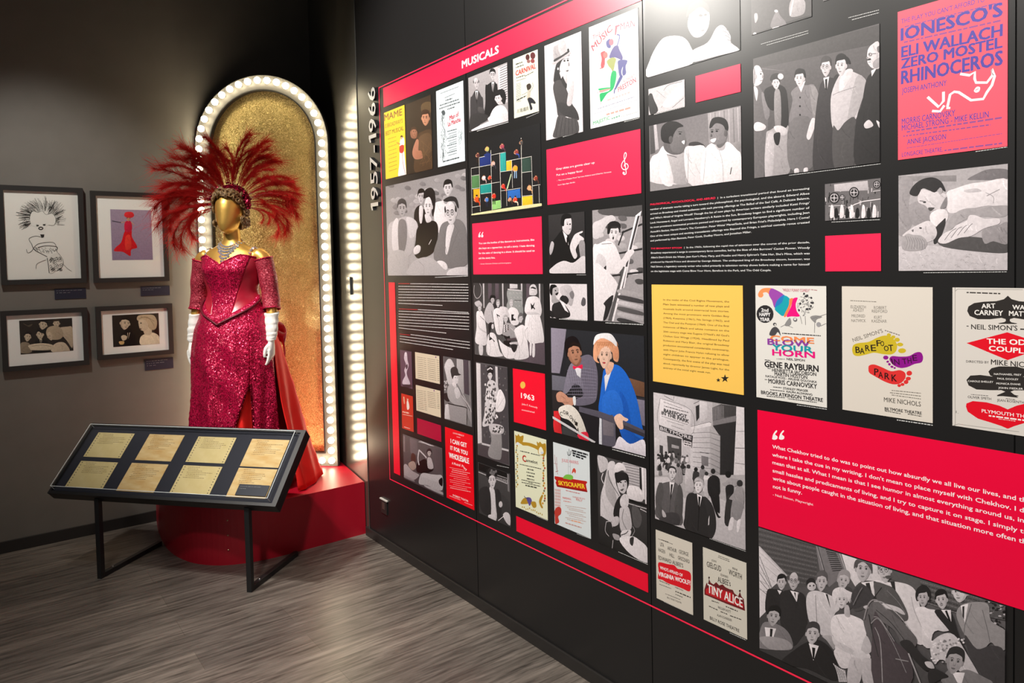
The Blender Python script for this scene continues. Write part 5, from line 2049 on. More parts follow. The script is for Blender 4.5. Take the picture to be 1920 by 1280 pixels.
('photograph_print', 'black and white photograph of four men and a woman seated together on a mural', 'photograph', None, 'photo', 'R', (1.581, 2.43, 1.656, 2.177), 211, '''G 116 83|0 0 1698 0 0 1042 -1698 0
S 195|183 720 59 23 84 -24 6 -30 -88 2
S 195|789 989 53 20 75 -24 5 -28 -78 3
S 196|419 860 57 22 81 -24 5 -30 -84 3
S 197|233 872 59 22 83 -24 6 -30 -87 2
S 197|1342 778 47 20 66 -22 5 -26 -69 1
S 198|53 1048 61 21 86 -26 6 -30 -90 4
S 197|114 871 60 22 86 -25 6 -30 -90 3
S 196|1500 993 45 18 64 -22 5 -26 -67 3
S 196|558 876 55 21 78 -23 6 -29 -82 2
S 196|1306 758 47 20 67 -21 5 -26 -70 1
S 198|1087 993 50 19 70 -23 5 -28 -73 4
S 195|214 808 58 22 84 -24 6 -30 -87 2
S 195|156 785 60 23 85 -24 6 -30 -89 2
S 196|1095 994 49 20 70 -24 5 -27 -73 3
S 198|894 707 52 21 73 -21 5 -28 -76 1
S 197|878 908 52 20 73 -23 5 -28 -76 2
S 196|1524 876 44 19 64 -22 5 -26 -67 2
S 197|981 896 50 20 72 -23 5 -27 -75 2
S 196|615 715 55 22 77 -22 6 -29 -81 1
S 196|554 785 55 21 79 -23 6 -29 -82 2
S 195|1319 775 47 21 67 -22 5 -26 -70 1
S 197|645 814 54 21 77 -23 5 -28 -80 2
S 195|1566 858 44 19 63 -21 5 -26 -66 2
S 195|1222 824 48 20 68 -22 5 -27 -71 2
S 197|1628 988 44 19 62 -22 5 -26 -65 3
S 198|454 980 56 20 80 -24 5 -30 -83 4
S 197|1117 723 49 21 70 -22 5 -27 -73 1
S 196|464 734 56 23 80 -23 6 -29 -84 1
S 196|675 756 53 22 77 -23 5 -28 -80 1
S 196|1239 775 48 20 68 -21 5 -27 -71 2
S 195|1493 886 45 19 65 -22 4 -26 -67 2
S 198|254 737 59 22 83 -23 6 -30 -87 2
S 198|1102 784 49 20 70 -22 5 -27 -73 2
S 197|1049 891 50 20 71 -22 5 -28 -74 3
S 197|683 864 53 21 77 -24 5 -28 -80 2
S 198|1061 867 50 20 70 -22 5 -28 -73 3
S 198|1108 788 49 20 70 -22 6 -27 -74 2
S 198|356 732 57 23 82 -23 6 -30 -86 1
S 198|1602 962 44 18 62 -22 5 -25 -65 2
S 196|231 838 58 22 84 -24 6 -30 -87 3
S 100|1083 733 171 36 116 7 68 -72 -31 -238 -276 -8
S 199|1277 817 124 -22 -44 -62 -73 11
H 92 90 -15 s|1368 883 86 -8 -82 87
S 115|666 695 94 63 116 -20 89 -53 -54 -147 -233 14
S 85|779 745 78 -17 -36 -161 -51 27
H 87 200 -30 s|826 846 78 -7 -74 84
S 201|39 564 139 67 119 17 191 12 193 -55 55 -80 -66 -115 -132 -187 -490 37
S 85|191 630 92 13 40 -218 -60 -133 -131 16 0 226
S 92|487 648 147 -22 92 -77 -54 -103 -123 -31 -43 123
S 202|294 605 166 8 28 -171 -72 -167 -127 16
H 83 93 15 s|382 752 106 -8 -100 105
S 197|19 236 218 56 204 -30 81 -111 -21 -145 -482 1
C 203 6|496 127 10 -121
S 200|711 503 110 64 138 15 155 -21 44 -82 -33 -134 -94 -111 -278 -52 -116 62 44 142
S 85|895 655 111 -31 20 -47 -102 -11
S 88|893 852 38 54 113 10 73 -84 -13 -124 -53 -87 -48 164
H 98 88 -10 n|967 730 94 -7 -89 113
S 115|869 831 39 77 125 17 79 -59 -26 -77 -80 41 -80 -4
S 85|628 293 86 38 70 -20 -27 -58 -108 -21
C 100 9|958 328 58 50
S 203|1149 389 71 131 139 36 194 4 123 -87 29 -215 -16 -148 -280 -40 -295 48 -60 115
S 204|1335 492 135 14 -67 -128 -70 -152 -41 23
L 205 6|1335 492 -69 -130 57 -136
L 205 5|1480 505 67 -58 -194 -244
H 122 206 -25 bg|1410 630 117 -4 -127 127
S 206|1275 773 127 27 120 -27 40 -89 -24 -9 -57 69 -144 7
S 98|1115 141 109 9 83 -35 8 -55 -161 -10
S 197|531 102 150 70 213 25 178 -33 169 -93 165 -67 -892 -1
S 207|1367 59 204 25 132 -17 -3 -73 -378 4
C 208 5|728 159 114 -66 -4 -88''', [], ['6|1063 -24 631 14']),
('photograph_print', 'black and white photograph of a man in a dark jacket pointing to the right', 'photograph', None, 'photo', 'R', (3.052, 3.274, 1.662, 1.907), 86, '''G 96 88|0 0 443 0 0 490 -443 0
S 209|12 57 23 179 71 75 85 50 64 -68 45 -110 63 -66 -65 -31 -165 -9
P 89|178 351 53 -41 19 -82 -37 34
P 200|226 294 16 2 1 -95 -19 28
S 85|185 416 26 43 68 -10 11 -50 -9 -53 -34 -31 -48 24 -24 34
S 90|156 407 13 60 42 22 66 -11 7 -30 -74 -6 -15 -53
E 115|271 400 10 0 -10 6
E 115|239 402 8 0 -8 5
L 88 3|229 414 21 3
S 210|254 360 27 3 -8 -8
S 98|266 227 46 74 40 22 64 14 -1 -13 -39 -13 54 -31 -9 -26 -47 -14 -41 -47 17 -54 -35 -21 -39 55
S 211|374 245 63 8 15 -138 -58 1
S 85|10 3 54 64 120 37 114 -18 112 51 42 -22 -3 -114
S 201|7 214 29 55 30 -23 -24 -67 -30 -21''', [], ['3|335 -14 112 0']),
('photograph_print', 'black and white photograph of a surprised short-haired woman in white climbing a ladder', 'photograph', None, 'photo', 'R', (3.319, 3.579, 1.476, 1.908), 196, '''S 114|112 878 411 -12 -1 -82 -411 38
S 212|274 732 30 13 55 -12 2 -27 -58 -1
S 85|216 727 31 12 55 -11 3 -28 -59 -1
S 212|338 466 30 14 53 -9 2 -28 -56 -3
S 207|151 569 31 14 57 -10 2 -29 -60 -2
S 197|124 801 32 12 57 -12 2 -28 -60 -1
S 207|152 600 32 14 56 -11 2 -28 -59 -2
S 212|138 764 32 12 56 -12 2 -28 -59 -1
S 197|116 691 32 13 57 -11 2 -29 -60 -1
S 197|99 321 33 14 57 -8 2 -29 -60 -4
S 97|270 389 31 14 55 -9 2 -28 -58 -3
S 207|90 415 32 14 58 -9 2 -29 -61 -3
S 85|250 643 31 13 55 -10 2 -28 -57 -2
S 97|454 398 29 14 52 -8 2 -28 -55 -3
S 85|24 680 33 13 58 -11 2 -29 -61 -2
S 85|139 623 32 13 57 -10 2 -29 -60 -2
S 97|438 315 30 14 52 -8 2 -27 -55 -5
S 197|384 556 30 13 52 -10 3 -28 -56 -2
S 197|7 318 33 15 59 -8 2 -29 -62 -5
S 97|280 360 30 14 55 -8 2 -28 -58 -4
S 197|84 309 32 14 58 -8 2 -28 -61 -5
S 212|173 760 31 12 56 -12 2 -28 -59 0
S 197|441 583 29 12 52 -9 2 -28 -55 -2
S 85|387 386 30 13 52 -8 2 -27 -55 -4
S 97|121 744 32 12 57 -11 2 -29 -60 -1
S 197|52 721 33 12 58 -11 2 -29 -61 -1
S 197|169 716 31 13 56 -11 3 -29 -60 -1
S 97|4 388 33 14 59 -9 2 -28 -62 -4
S 197|267 585 31 13 55 -10 2 -28 -58 -2
S 212|278 790 31 12 54 -12 2 -28 -57 0
S 85|383 564 30 13 52 -10 2 -27 -55 -2
S 122|5 757 75 26 88 25 57 1 28 -37 -86 -25 -90 -98 -74 3
L 86 14|247 516 270 31
L 86 14|313 674 207 52
L 86 14|172 349 341 29
L 86 14|276 580 58 107
P 117|457 793 59 30 -105 -287 -80 -277 -55 -1 88 259
P 213|476 787 22 3 -108 -293 -73 -238 -21 -1 74 239
S 89|1 569 60 29 88 22 85 -28 61 -103 12 -70 -36 -50 -113 -10 -32 -103 -137 -1
S 92|44 505 74 -2 27 -62 -31 -61 43 -41 -90 -83 -75 -1
L 205 4|98 597 108 1
H 100 214 -10 o|233 674 61 -7 -49 73
S 88|162 676 12 71 50 19 63 -14 20 -43 -42 17 -56 -2 -22 -49
S 100|230 420 85 59 49 53 54 14 20 -21 -41 -38 -69 -68 -71 -55
S 206|100 390 45 41 -16 -72
S 89|7 422 111 -12 150 -127 -42 -114 -74 -49 -52 -112 -101 -6
S 214|112 142 106 61 -68 -164 -50 -31 27 100
P 215|341 419 23 -1 -150 -413 -24 -1
P 216|321 419 20 0 -147 -415 -42 1
S 217|290 250 219 -30 2 -28 -237 29
S 213|289 206 219 -30 2 -28 -237 30
S 87|288 163 219 -31 2 -28 -237 31
S 216|287 120 219 -32 2 -27 -237 30
S 197|286 77 219 -33 2 -27 -237 31
S 119|285 34 219 -34 3 -27 -238 32''', [], ['6|124 -15 387 6']),
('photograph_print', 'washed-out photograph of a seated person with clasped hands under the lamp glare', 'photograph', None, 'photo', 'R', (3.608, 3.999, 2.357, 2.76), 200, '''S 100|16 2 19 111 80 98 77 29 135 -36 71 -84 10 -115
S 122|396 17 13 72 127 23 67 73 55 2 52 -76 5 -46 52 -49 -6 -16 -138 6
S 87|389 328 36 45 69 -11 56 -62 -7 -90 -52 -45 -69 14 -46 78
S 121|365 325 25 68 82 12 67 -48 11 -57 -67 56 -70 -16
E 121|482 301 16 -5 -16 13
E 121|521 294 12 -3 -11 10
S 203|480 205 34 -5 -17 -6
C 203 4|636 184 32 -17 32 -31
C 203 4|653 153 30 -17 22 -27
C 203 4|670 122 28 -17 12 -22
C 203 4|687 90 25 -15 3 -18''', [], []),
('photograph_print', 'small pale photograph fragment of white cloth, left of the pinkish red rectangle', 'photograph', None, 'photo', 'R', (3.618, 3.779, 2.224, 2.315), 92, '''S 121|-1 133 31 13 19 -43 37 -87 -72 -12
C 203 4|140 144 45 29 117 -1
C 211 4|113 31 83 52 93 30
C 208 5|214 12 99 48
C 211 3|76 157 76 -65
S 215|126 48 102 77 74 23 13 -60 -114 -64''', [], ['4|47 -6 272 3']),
('photograph_print', 'black and white photograph of two smiling boys in white shirts', 'photograph', None, 'photo', 'R', (3.619, 3.999, 1.953, 2.185), 195, '''G 202 116|0 0 759 0 0 463 -759 0
P 114|4 465 33 3 16 -202 -47 -4
P 87|43 466 24 0 19 -175 -30 -6
P 196|507 462 254 -2 -2 -257 -244 63
L 118 6|529 458 7 -195
L 203 6|565 458 6 -200
L 118 6|600 457 6 -204
L 203 6|635 457 6 -209
L 118 6|670 457 5 -214
L 203 6|704 457 5 -219
L 118 6|737 457 6 -224
S 93|353 291 71 -2 57 -36 -35 -23 -81 21
S 116|701 239 57 0 0 -35 -52 3
S 100|-4 72 16 159 67 31 52 42 112 -74 85 -2 26 -80 -5 -123
S 197|143 234 100 -4 91 -13 13 -183 -132 5 -48 113
L 210 5|156 242 89 -32
S 215|78 242 65 31 72 -234 -101 10
S 212|132 324 52 70 111 -28 35 -62 -38 -71 -86 2 -63 38
S 203|189 364 58 78 60 -39 14 -60 9 -25 -15 -12 2 -39 -49 -31 -68 29
S 206|107 367 7 68 58 29 75 -11 60 -41 -48 -6 -38 -37 -20 -56 -44 7 -32 14
E 216|195 339 18 -3 -17 28
S 117|289 310 26 5 -5 -26
E 90|276 365 11 -2 -11 7
L 90 4|261 382 34 -8
S 100|311 249 78 17 103 -33 8 -224 -157 16
C 196 4|346 225 -9 -199
S 99|457 172 35 70 57 19 44 -52 65 45 74 -64 26 -40 0 -168 -292 30
S 87|560 255 77 11 -1 -54 -43 -3
S 210|577 312 82 5 -17 -69 -44 -26 -27 27
S 208|517 340 11 44 56 9 67 -39 6 -46 -20 -51 -55 -11 -44 17 -20 40
S 206|519 367 21 52 56 4 54 -28 18 -52 -17 -25 -24 45 -54 23 -36 -22
E 218|646 310 14 -2 -13 24
E 90|541 336 10 -1 -10 7
E 90|578 334 10 -2 -10 7
L 90 4|530 349 22 -2
L 90 4|567 348 27 -6
S 117|529 287 43 3 -12 -23 -24 3
S 205|533 328 11 -22 -17 0
C 201 4|593 209 26 -85 4 -128
L 114 7|688 88 -11 -44
C 118 4|492 223 -26 -201''', [], []),
('photograph_print', 'stage photograph cut by the top edge, a small seated figure above a pale floor strip', 'photograph', None, 'photo', 'R', (4.04, 4.237, 2.392, 2.72), 114, '''G 205 97|0 0 394 0 0 656 -394 0
P 122|9 -25 366 7 0 -41 -365 -6
S 121|9 2 154 10 212 -2 0 -33 -366 0
S 199|268 133 81 -25 4 -67 -31 -15 -64 18
S 207|277 130 9 -2 -19 -78 -9 3
S 202|134 11 20 63 24 23 19 -35 32 -43 0 -26
E 100|170 97 12 -4 -12 12
S 197|21 121 20 -1 4 -32 -18 -21
L 100 7|143 0 44 1
E 122|24 2 12 -3 -12 12''', [], ['3|64 -72 309 -3', '3|103 -88 270 -1']),
('photograph_print', "small photograph of a dancer's feet on a wooden stage, cut by the top edge", 'photograph', None, 'photo', 'R', (4.272, 4.43, 2.424, 2.6), 198, '''G 219 218|0 0 315 0 0 352 -315 0
S 85|58 -56 33 37 49 -15 -32 -14 -34 -15
C 100 5|140 -34 48 -34 78 -5
C 87 5|172 -52 48 -29 81 -10
C 213 3|7 -114 133 -6 170 -11''', [], ['3|144 -133 166 -7', '3|164 -150 146 -4']),
('photograph_print', 'black and white photograph of six people standing in line in suits and coats', 'photograph', None, 'photo', 'R', (4.045, 4.428, 1.953, 2.319), 216, '''G 218 114|0 0 766 0 0 731 -766 0
P 123|1 739 768 -13 0 -98 -769 40
L 195 3|62 658 145 -46
S 210|1 571 40 -17 49 -98 8 -141 -33 -315 -65 3
S 208|56 516 44 -62 9 -88 -30 -12
S 215|3 562 28 -28 -11 -64
S 98|4 676 33 6 23 -36 10 -37 -19 -40 -48 2
E 213|52 628 6 -1 -6 6
L 212 3|42 641 22 -2
S 211|4 676 10 -29 -1 -52 -10 -20
E 201|18 620 8 -2 -8 18
L 114 3|47 587 18 0
S 196|64 623 8 -22 -12 1
S 100|3 332 31 8 49 -31 -15 -23 -60 5
S 217|83 239 30 39 120 6 7 -273 -155 -10
S 87|88 230 49 18 -12 -246 -50 0
S 86|73 512 37 27 78 -8 39 -59 6 -179 -48 -1 -3 146 -33 58 -6 -102 -44 26
S 116|144 497 38 -7 3 -189 -38 -2
H 98 121 20 s|154 551 26 -4 -28 42
S 119|116 572 10 33 38 3 29 -27 -5 -16 -38 13
E 100|186 583 19 -5 -19 23
S 122|137 292 48 0 43 -33 -15 -27 -42 11
S 94|137 248 43 2 -10 -67 -24 8
S 219|242 291 20 132 -9 52 37 26 27 3 36 -8 53 -20 34 -170 -53 -15 -4 -24
S 198|242 300 141 -8 4 -265 -147 9
S 84|371 476 44 -18 27 -144 -46 -24
P 215|297 508 48 15 -28 -61
H 98 121 -35 s|309 543 32 -7 -32 57
S 86|277 571 14 30 45 -12 11 -50 -16 28 -40 8
S 85|383 300 26 -13 -9 -39 -31 -65 -20 15 11 48
E 88|310 434 5 -1 -5 7
E 88|309 384 6 -1 -6 7
E 88|309 334 5 -1 -5 7
S 85|272 24 23 1 5 -25 -28 0
S 85|332 21 22 1 0 -23 -24 1
S 93|424 440 26 60 59 3 17 -52 -18 -157 7 -307 -121 6 2 239
P 89|454 515 34 0 -13 -69 -12 10
P 88|463 505 14 1 -2 -64 -10 6
H 204 97 -35 sg|469 572 31 -7 -30 60
S 119|509 487 34 16 -34 -161 -9 -62
S 95|501 416 42 87 49 21 72 -40 31 -38 -4 -45 -36 -102 -20 -51 -52 1 -42 -41 -33 14 -12 91
S 85|551 494 41 38 32 -23 -73 -95
S 83|640 474 52 -27 -21 -104 -44 -86 -36 -9
S 123|508 230 33 -26 42 45 56 -2 -13 -242 -111 -2
C 220 3|509 407 33 9 98 11
H 85 214 -55 s|558 559 33 -7 -33 64
S 94|525 595 19 24 49 -20 17 -40 -13 3 -21 27
S 86|695 446 32 39 42 14 -2 -492 -133 1 5 223 32 96
P 100|723 494 30 8 -27 -40
S 204|702 553 3 53 22 25 38 1 4 -126 -35 -3 -23 24
E 121|718 581 10 -3 -10 12
E 207|718 581 7 -2 -7 8
E 88|715 582 3 -1 -3 4
L 121 3|727 582 32 -5
E 118|754 567 6 -2 -6 17
S 96|700 559 18 2 3 -10 -19 2
L 212 3|707 542 14 -1
S 211|702 574 -5 -9 13 -2
S 196|734 537 35 15 0 -46 -31 -2
S 210|754 609 15 4 0 -31 -10 1
S 122|683 216 27 19 23 -35 -39 -9
S 85|749 224 19 -15 -3 -26''', [], ['3|235 -10 534 1']),
('theatre_poster', 'large red poster with bold purple lettering and a white zigzag brush drawing', 'poster', None, 'ink', 'R', (4.475, 4.722, 1.953, 2.335), 224, '''D 222 7|34 675 413 -5
D 222 9|30 596 435 -12
D 222 9|44 134 434 -2
D 222 7|26 116 399 -8
D 222 4|43 54 429 6
D 222 8|223 14 250 -1
L 223 12|294 380 41 -16 23 10 -1 -31 6 -20 46 -10 24 30 -3 28 11 -36 -11 -39 -21 -29 -15 -28 -52 4 -54 49 -20 7 -19 -10 -12 -58
L 223 13|145 298 51 -59 23 24 0 46
L 223 12|166 224 37 -9 20 26
L 223 10|232 226 18 -3
S 223|354 286 12 16 14 -5 -3 -18 -14 -4
L 224 3|360 287 14 4''', [("THE PLAY YOU CAN'T AFFORD TO", 18, 699, 399, 696, 18, 724, 221, 1.5), ("IONESCO'S", 17, 613, 471, 610, 17, 678, 221, 6), ('ELI WALLACH', 19, 527, 471, 517, 19, 584, 221, 6), ('ZERO MOSTEL', 18, 469, 471, 463, 19, 521, 221, 6), ('RHINOCEROS', 18, 390, 472, 383, 18, 460, 221, 6), ('JOSEPH ANTHONY', 20, 341, 233, 337, 20, 370, 221, 2.5), ('MORRIS CARNOVSKY', 19, 181, 272, 181, 19, 213, 221, 2), ('MICHAEL STRONG - MIKE KELLIN', 19, 149, 417, 148, 19, 180, 221, 2), ('ANNE JACKSON', 46, 74, 230, 74, 46, 102, 221, 2), ('LONGACRE THEATRE,', 20, 14, 215, 15, 20, 37, 221, 1.5)], ['3|361 -8 132 3']),
('photograph_print', 'small high-contrast photograph of gears and machinery on a stage', 'photograph', None, 'photo', 'R', (4.274, 4.43, 1.807, 1.911), 210, '''L 86 4|156 186 2 -19
L 100 4|265 159 -1 -20
L 100 5|6 109 0 -13
L 86 6|27 159 -3 -33
L 207 4|59 50 -1 -12
L 88 6|74 149 -4 -21
L 100 4|37 61 0 -13
L 213 4|148 120 -3 -33
L 88 3|33 206 1 -13
L 88 3|70 67 3 -30
L 211 4|107 122 -2 -35
L 213 6|268 54 -2 -25
L 100 4|44 40 -1 -24
L 207 5|197 15 -2 -17
L 100 5|55 28 -2 -34
L 207 5|172 148 2 -19
L 213 4|26 24 -1 -36
L 88 5|163 37 -3 -29
L 213 4|143 201 1 -26
L 211 5|196 103 2 -29
L 88 5|264 -7 -3 -23
L 86 5|143 62 1 -35
L 86 6|282 144 1 -17
L 207 5|214 180 2 -28
L 100 5|3 132 3 -28
L 100 4|246 165 0 -32
L 88 3|167 138 -4 -33
L 86 3|26 47 -3 -15
L 86 4|266 79 0 -24
L 213 6|6 109 -3 -19
L 207 5|82 34 -3 -22
L 100 5|222 192 3 -28
L 207 4|196 2 -1 -12
L 100 5|298 32 -1 -32
L 100 2|239 60 -2 -21
L 100 5|139 71 3 -29
L 213 6|116 107 -1 -28
L 207 6|95 184 -4 -28
L 211 5|156 170 4 -30
L 100 6|169 36 -2 -31
L 211 4|260 -5 -2 -27
L 211 4|70 58 2 -19
L 213 4|263 55 0 -22
L 207 6|204 98 -1 -26
L 86 5|250 50 2 -27
L 211 3|71 65 3 -18
L 88 6|81 26 -3 -26
L 211 4|293 61 2 -34
L 207 3|259 87 -1 -29
L 86 5|45 26 -1 -31
L 86 5|125 103 1 -31
L 207 2|155 170 0 -23
L 88 5|22 134 -2 -32
L 100 5|115 24 0 -16
L 213 3|216 113 0 -32
L 213 5|188 135 1 -27
L 88 6|106 130 -4 -17
L 86 4|75 50 0 -15
L 88 6|128 107 2 -17
L 86 3|247 115 -3 -13
P 87|54 201 189 1 6 -53 -192 12
E 94|55 125 30 -3 -30 35
E 201|55 125 24 -2 -24 27
E 121|55 125 19 -2 -19 22
L 122 4|34 127 42 -4
L 122 4|55 145 0 -41
E 207|55 125 6 -1 -6 7
E 94|168 145 28 -3 -28 33
E 201|168 145 22 -2 -22 25
E 121|168 145 18 -2 -18 21
L 122 4|149 146 39 -3
L 122 4|168 164 0 -39
E 207|168 145 6 -1 -6 6
E 94|292 176 20 -2 -20 24
E 201|292 176 15 -1 -15 18
E 121|292 176 12 -1 -12 15
L 122 3|279 178 27 -3
L 122 3|292 190 0 -27
E 207|292 176 4 0 -4 4
E 94|101 124 16 -2 -16 19
E 201|101 124 12 -1 -12 14
E 121|101 124 10 -1 -10 12
L 122 4|89 125 23 -2
L 122 4|101 135 0 -22
E 207|101 124 3 0 -3 3
L 215 5|122 56 49 23 48 13 92 5
L 122 4|272 141 39 2
L 122 4|22 82 94 -3
S 215|30 17 4 61 9 10 9 -18 1 -48
S 215|87 13 4 60 9 11 9 -18 1 -48
S 215|143 9 4 60 8 10 9 -17 1 -48
S 215|209 5 4 59 8 10 8 -17 1 -47
S 215|268 1 4 58 8 10 8 -17 1 -46
S 88|56 15 2 46 14 5 5 -46
S 88|119 11 2 45 13 5 5 -45
S 88|177 7 2 45 13 5 5 -45
S 88|239 3 2 44 13 5 5 -44''', [], ['3|37 -11 270 -3']),
('photograph_print', 'black and white photograph of a man leaning over a woman lying on a rug', 'photograph', None, 'photo', 'R', (4.476, 4.723, 1.663, 1.912), 201, '''G 197 118|0 0 493 0 0 497 -493 0
P 116|0 495 276 -26 0 -31 -276 32
S 202|324 443 38 22 55 17 78 -12 0 -41 -55 -1 -69 7
S 196|0 467 73 -2 -21 -115 21 -103 -73 -58
S 196|52 338 74 16 30 -57 -5 -54 -78 -7
S 207|0 127 177 -1 147 -21 172 -21 0 -86 -497 2
C 196 2|358 32 7 4 7 -6
C 197 2|100 79 7 4 9 -5
C 197 2|183 16 7 4 9 -6
C 196 2|330 77 6 4 8 -5
C 197 2|323 66 7 4 7 -6
C 197 2|37 19 7 4 9 -6
C 196 2|159 34 7 5 8 -6
C 197 2|321 76 7 4 7 -6
C 196 2|19 88 7 4 9 -6
C 196 2|428 15 6 4 8 -5
C 197 2|281 15 7 5 8 -6
C 196 2|114 26 8 4 8 -5
C 197 2|156 55 7 5 8 -6
C 197 2|237 81 7 4 8 -5
C 196 2|314 38 7 4 8 -5
C 197 2|122 16 7 5 8 -6
C 85 2|142 83 8 4 8 -5
C 196 2|19 63 8 4 8 -6
C 196 2|276 16 7 4 8 -5
C 196 2|51 13 8 5 8 -6
C 85 2|398 72 7 4 7 -5
C 85 2|402 19 6 4 8 -5
C 85 2|241 31 7 4 8 -5
C 85 2|45 15 8 5 8 -6
C 85 2|299 85 7 4 7 -6
C 85 2|166 88 8 4 8 -6
C 197 2|67 19 8 4 8 -5
C 197 2|353 5 7 4 7 -5
C 85 2|8 13 8 5 9 -6
C 85 2|355 56 7 4 7 -5
C 85 2|180 19 7 5 8 -6
C 85 2|111 29 7 5 8 -6
C 197 2|385 62 7 4 7 -5
C 85 2|315 76 7 4 8 -5
C 85 2|48 44 8 5 8 -6
C 85 2|335 7 7 4 8 -5
C 197 2|162 87 7 5 8 -6
C 197 2|268 26 7 4 8 -5
C 197 2|132 75 7 4 9 -5
C 197 2|294 50 6 5 8 -6
C 197 2|318 65 7 4 8 -6
C 197 2|399 75 6 4 8 -5
C 197 2|341 33 7 4 8 -5
C 85 2|6 82 8 5 9 -6
C 197 2|194 31 7 4 8 -5
C 197 2|396 25 7 4 7 -5
S 114|192 164 84 7 123 -16 97 -25 0 -46 -97 3 -182 32
S 89|232 388 44 18 58 15 65 3 96 0 0 -121 -78 6 -55 -6 -57 -11 -58 -7 -17 39
C 217 3|403 372 32 -23 0 -31
S 207|310 392 52 5 23 -18 -61 1
L 196 4|408 356 54 26
S 217|247 258 49 40 66 5 133 0 1 -41 -38 -12 -87 11 -66 -17 -53 -40 -25 -25
S 211|390 192 68 22 38 8 0 -97 -60 13 -37 -9
S 215|156 286 41 24 35 -13 5 -38 -35 -41 -41 24
S 119|177 208 35 42 15 10 -5 -43 -25 -64 -25 -16
S 85|19 183 38 32 37 20 52 19 31 -29 10 -39 -20 -32 -52 -9 -42 35
S 83|19 115 3 56 24 22 27 -7 42 -8 26 -34 -16 -33 -52 -9
C 219 2|35 182 11 -34 -11 -34
C 219 2|47 179 11 -32 -9 -33
C 219 2|59 176 10 -29 -6 -34
C 219 2|71 174 10 -28 -4 -33
C 219 2|82 171 11 -25 -2 -34
C 219 2|94 168 10 -23 0 -33
C 219 2|105 165 11 -20 2 -33
C 219 2|117 163 10 -18 4 -34
E 96|109 219 7 -1 -7 5
E 87|166 169 8 0 -8 10
S 202|65 209 10 5 -2 -14
S 85|97 385 16 31 54 -16 40 -9 27 -19 0 -48 -32 -14 -46 -2 -25 24 -32 19
S 96|56 399 17 38 42 29 52 5 40 -26 20 -51 -30 19 -20 -19 -31 16 -28 11 -24 -36
E 197|203 399 10 -1 -10 18
L 121 3|105 359 31 -8
E 206|128 348 8 -1 -8 4
S 114|146 320 31 -3 -21 -14
S 220|217 347 16 20 -1 -48 -30 -9
S 98|192 147 25 37 40 20 19 20 44 19 14 25 28 -2 37 -18 59 -4 0 -25 -59 -17 -56 -34 -57 -8 -59 -25
C 208 3|222 152 30 41 24 15
C 208 3|252 162 29 41 19 11
C 208 3|281 173 29 39 14 8
C 208 3|310 183 29 38 9 5''', [], ['3|122 -12 370 3']),
('photograph_print', 'narrow dim photograph of a woman in a long pale gown, left of the song lists', 'photograph', None, 'photo', 'R', (1.702, 1.838, 1.018, 1.228), 419, '''S 225|113 395 48 5 13 -85 23 -57 -48 -74 9 -50 54 -62 -10 -31 -151 -14 -3 43 63 67 -20 58 45 65 -41 65
E 226|137 379 25 2 -24 20
S 227|126 242 37 29 12 -33 -34 -29
S 228|42 21 169 21 51 -15 -150 -36''', [], []),
('theatre_poster', 'narrow orange red poster with two small dancers, below the woman in a pale gown', 'poster', None, 'ink', 'R', (1.703, 1.838, 0.774, 0.976), 420, '''S 229|127 326 36 9 23 -61 -19 -32 -39 -2
E 230|152 351 16 2 -16 12
C 230 6|137 336 -7 29
S 231|45 349 26 17 11 -64 -22 -11
E 230|59 364 14 2 -14 9
D 232 16|21 185 160 7
D 233 9|20 159 230 14
D 234 7|48 19 141 3''', [], []),
('photograph_print', 'black and white photograph of a person in a hunting cap seated in a wing chair', 'photograph', None, 'photo', 'R', (2.176, 2.432, 0.903, 1.233), 203, '''P 205|14 658 480 13 -1 -344 -496 -18
P 197|260 657 112 3 -2 -349 -112 -7
L 85 6|374 653 3 -334
P 235|392 658 88 1 5 -348 -101 9
L 118 5|483 659 0 -408
S 122|17 556 39 59 46 28 58 -3 54 -56 -18 -79 -19 -111 -88 -18 -40 89
C 114 4|17 556 39 57 46 30 60 -4 55 -59
E 211|23 369 14 1 -13 8
E 207|49 382 14 1 -13 7
E 211|49 352 14 2 -13 7
E 207|55 403 13 2 -13 7
E 207|40 385 13 1 -13 7
E 207|20 312 14 2 -13 7
E 207|50 343 13 2 -13 7
E 207|17 396 14 2 -13 7
E 207|46 390 13 1 -13 8
E 207|22 337 13 2 -13 7
E 211|58 347 13 2 -13 7
E 207|10 350 14 1 -13 7
S 206|3 270 111 7 -19 -81 -91 11
S 83|64 318 39 52 88 18 84 -28 108 -63 39 -55 -23 -56 -133 -12 -127 21 -64 46
S 211|274 337 122 -68 117 -89 0 -150 -64 65 -57 97
S 207|203 335 72 25 39 -72 -73 -40
S 85|173 456 36 23 64 -1 8 -33 -21 -41 -55 -14 -35 19
S 96|139 514 16 37 59 21 56 -13 23 -44 44 -10 -42 -14 -86 -12 -37 -39
E 88|230 461 9 0 -9 4
E 88|263 463 7 0 -7 4
S 85|162 392 44 21 42 -26 -16 -33 -42 11
L 200 9|269 386 73 -79 79 -80 65 -66
L 85 6|341 292 113 -83 58 -59
P 122|-10 3 30 151 59 17 29 -161
P 211|79 171 347 7 -12 -172 -310 2
C 115 10|72 173 152 3 188 4 19 -27 -13 -146''', [], ['4|439 29 68 -4', '4|438 7 74 1']),
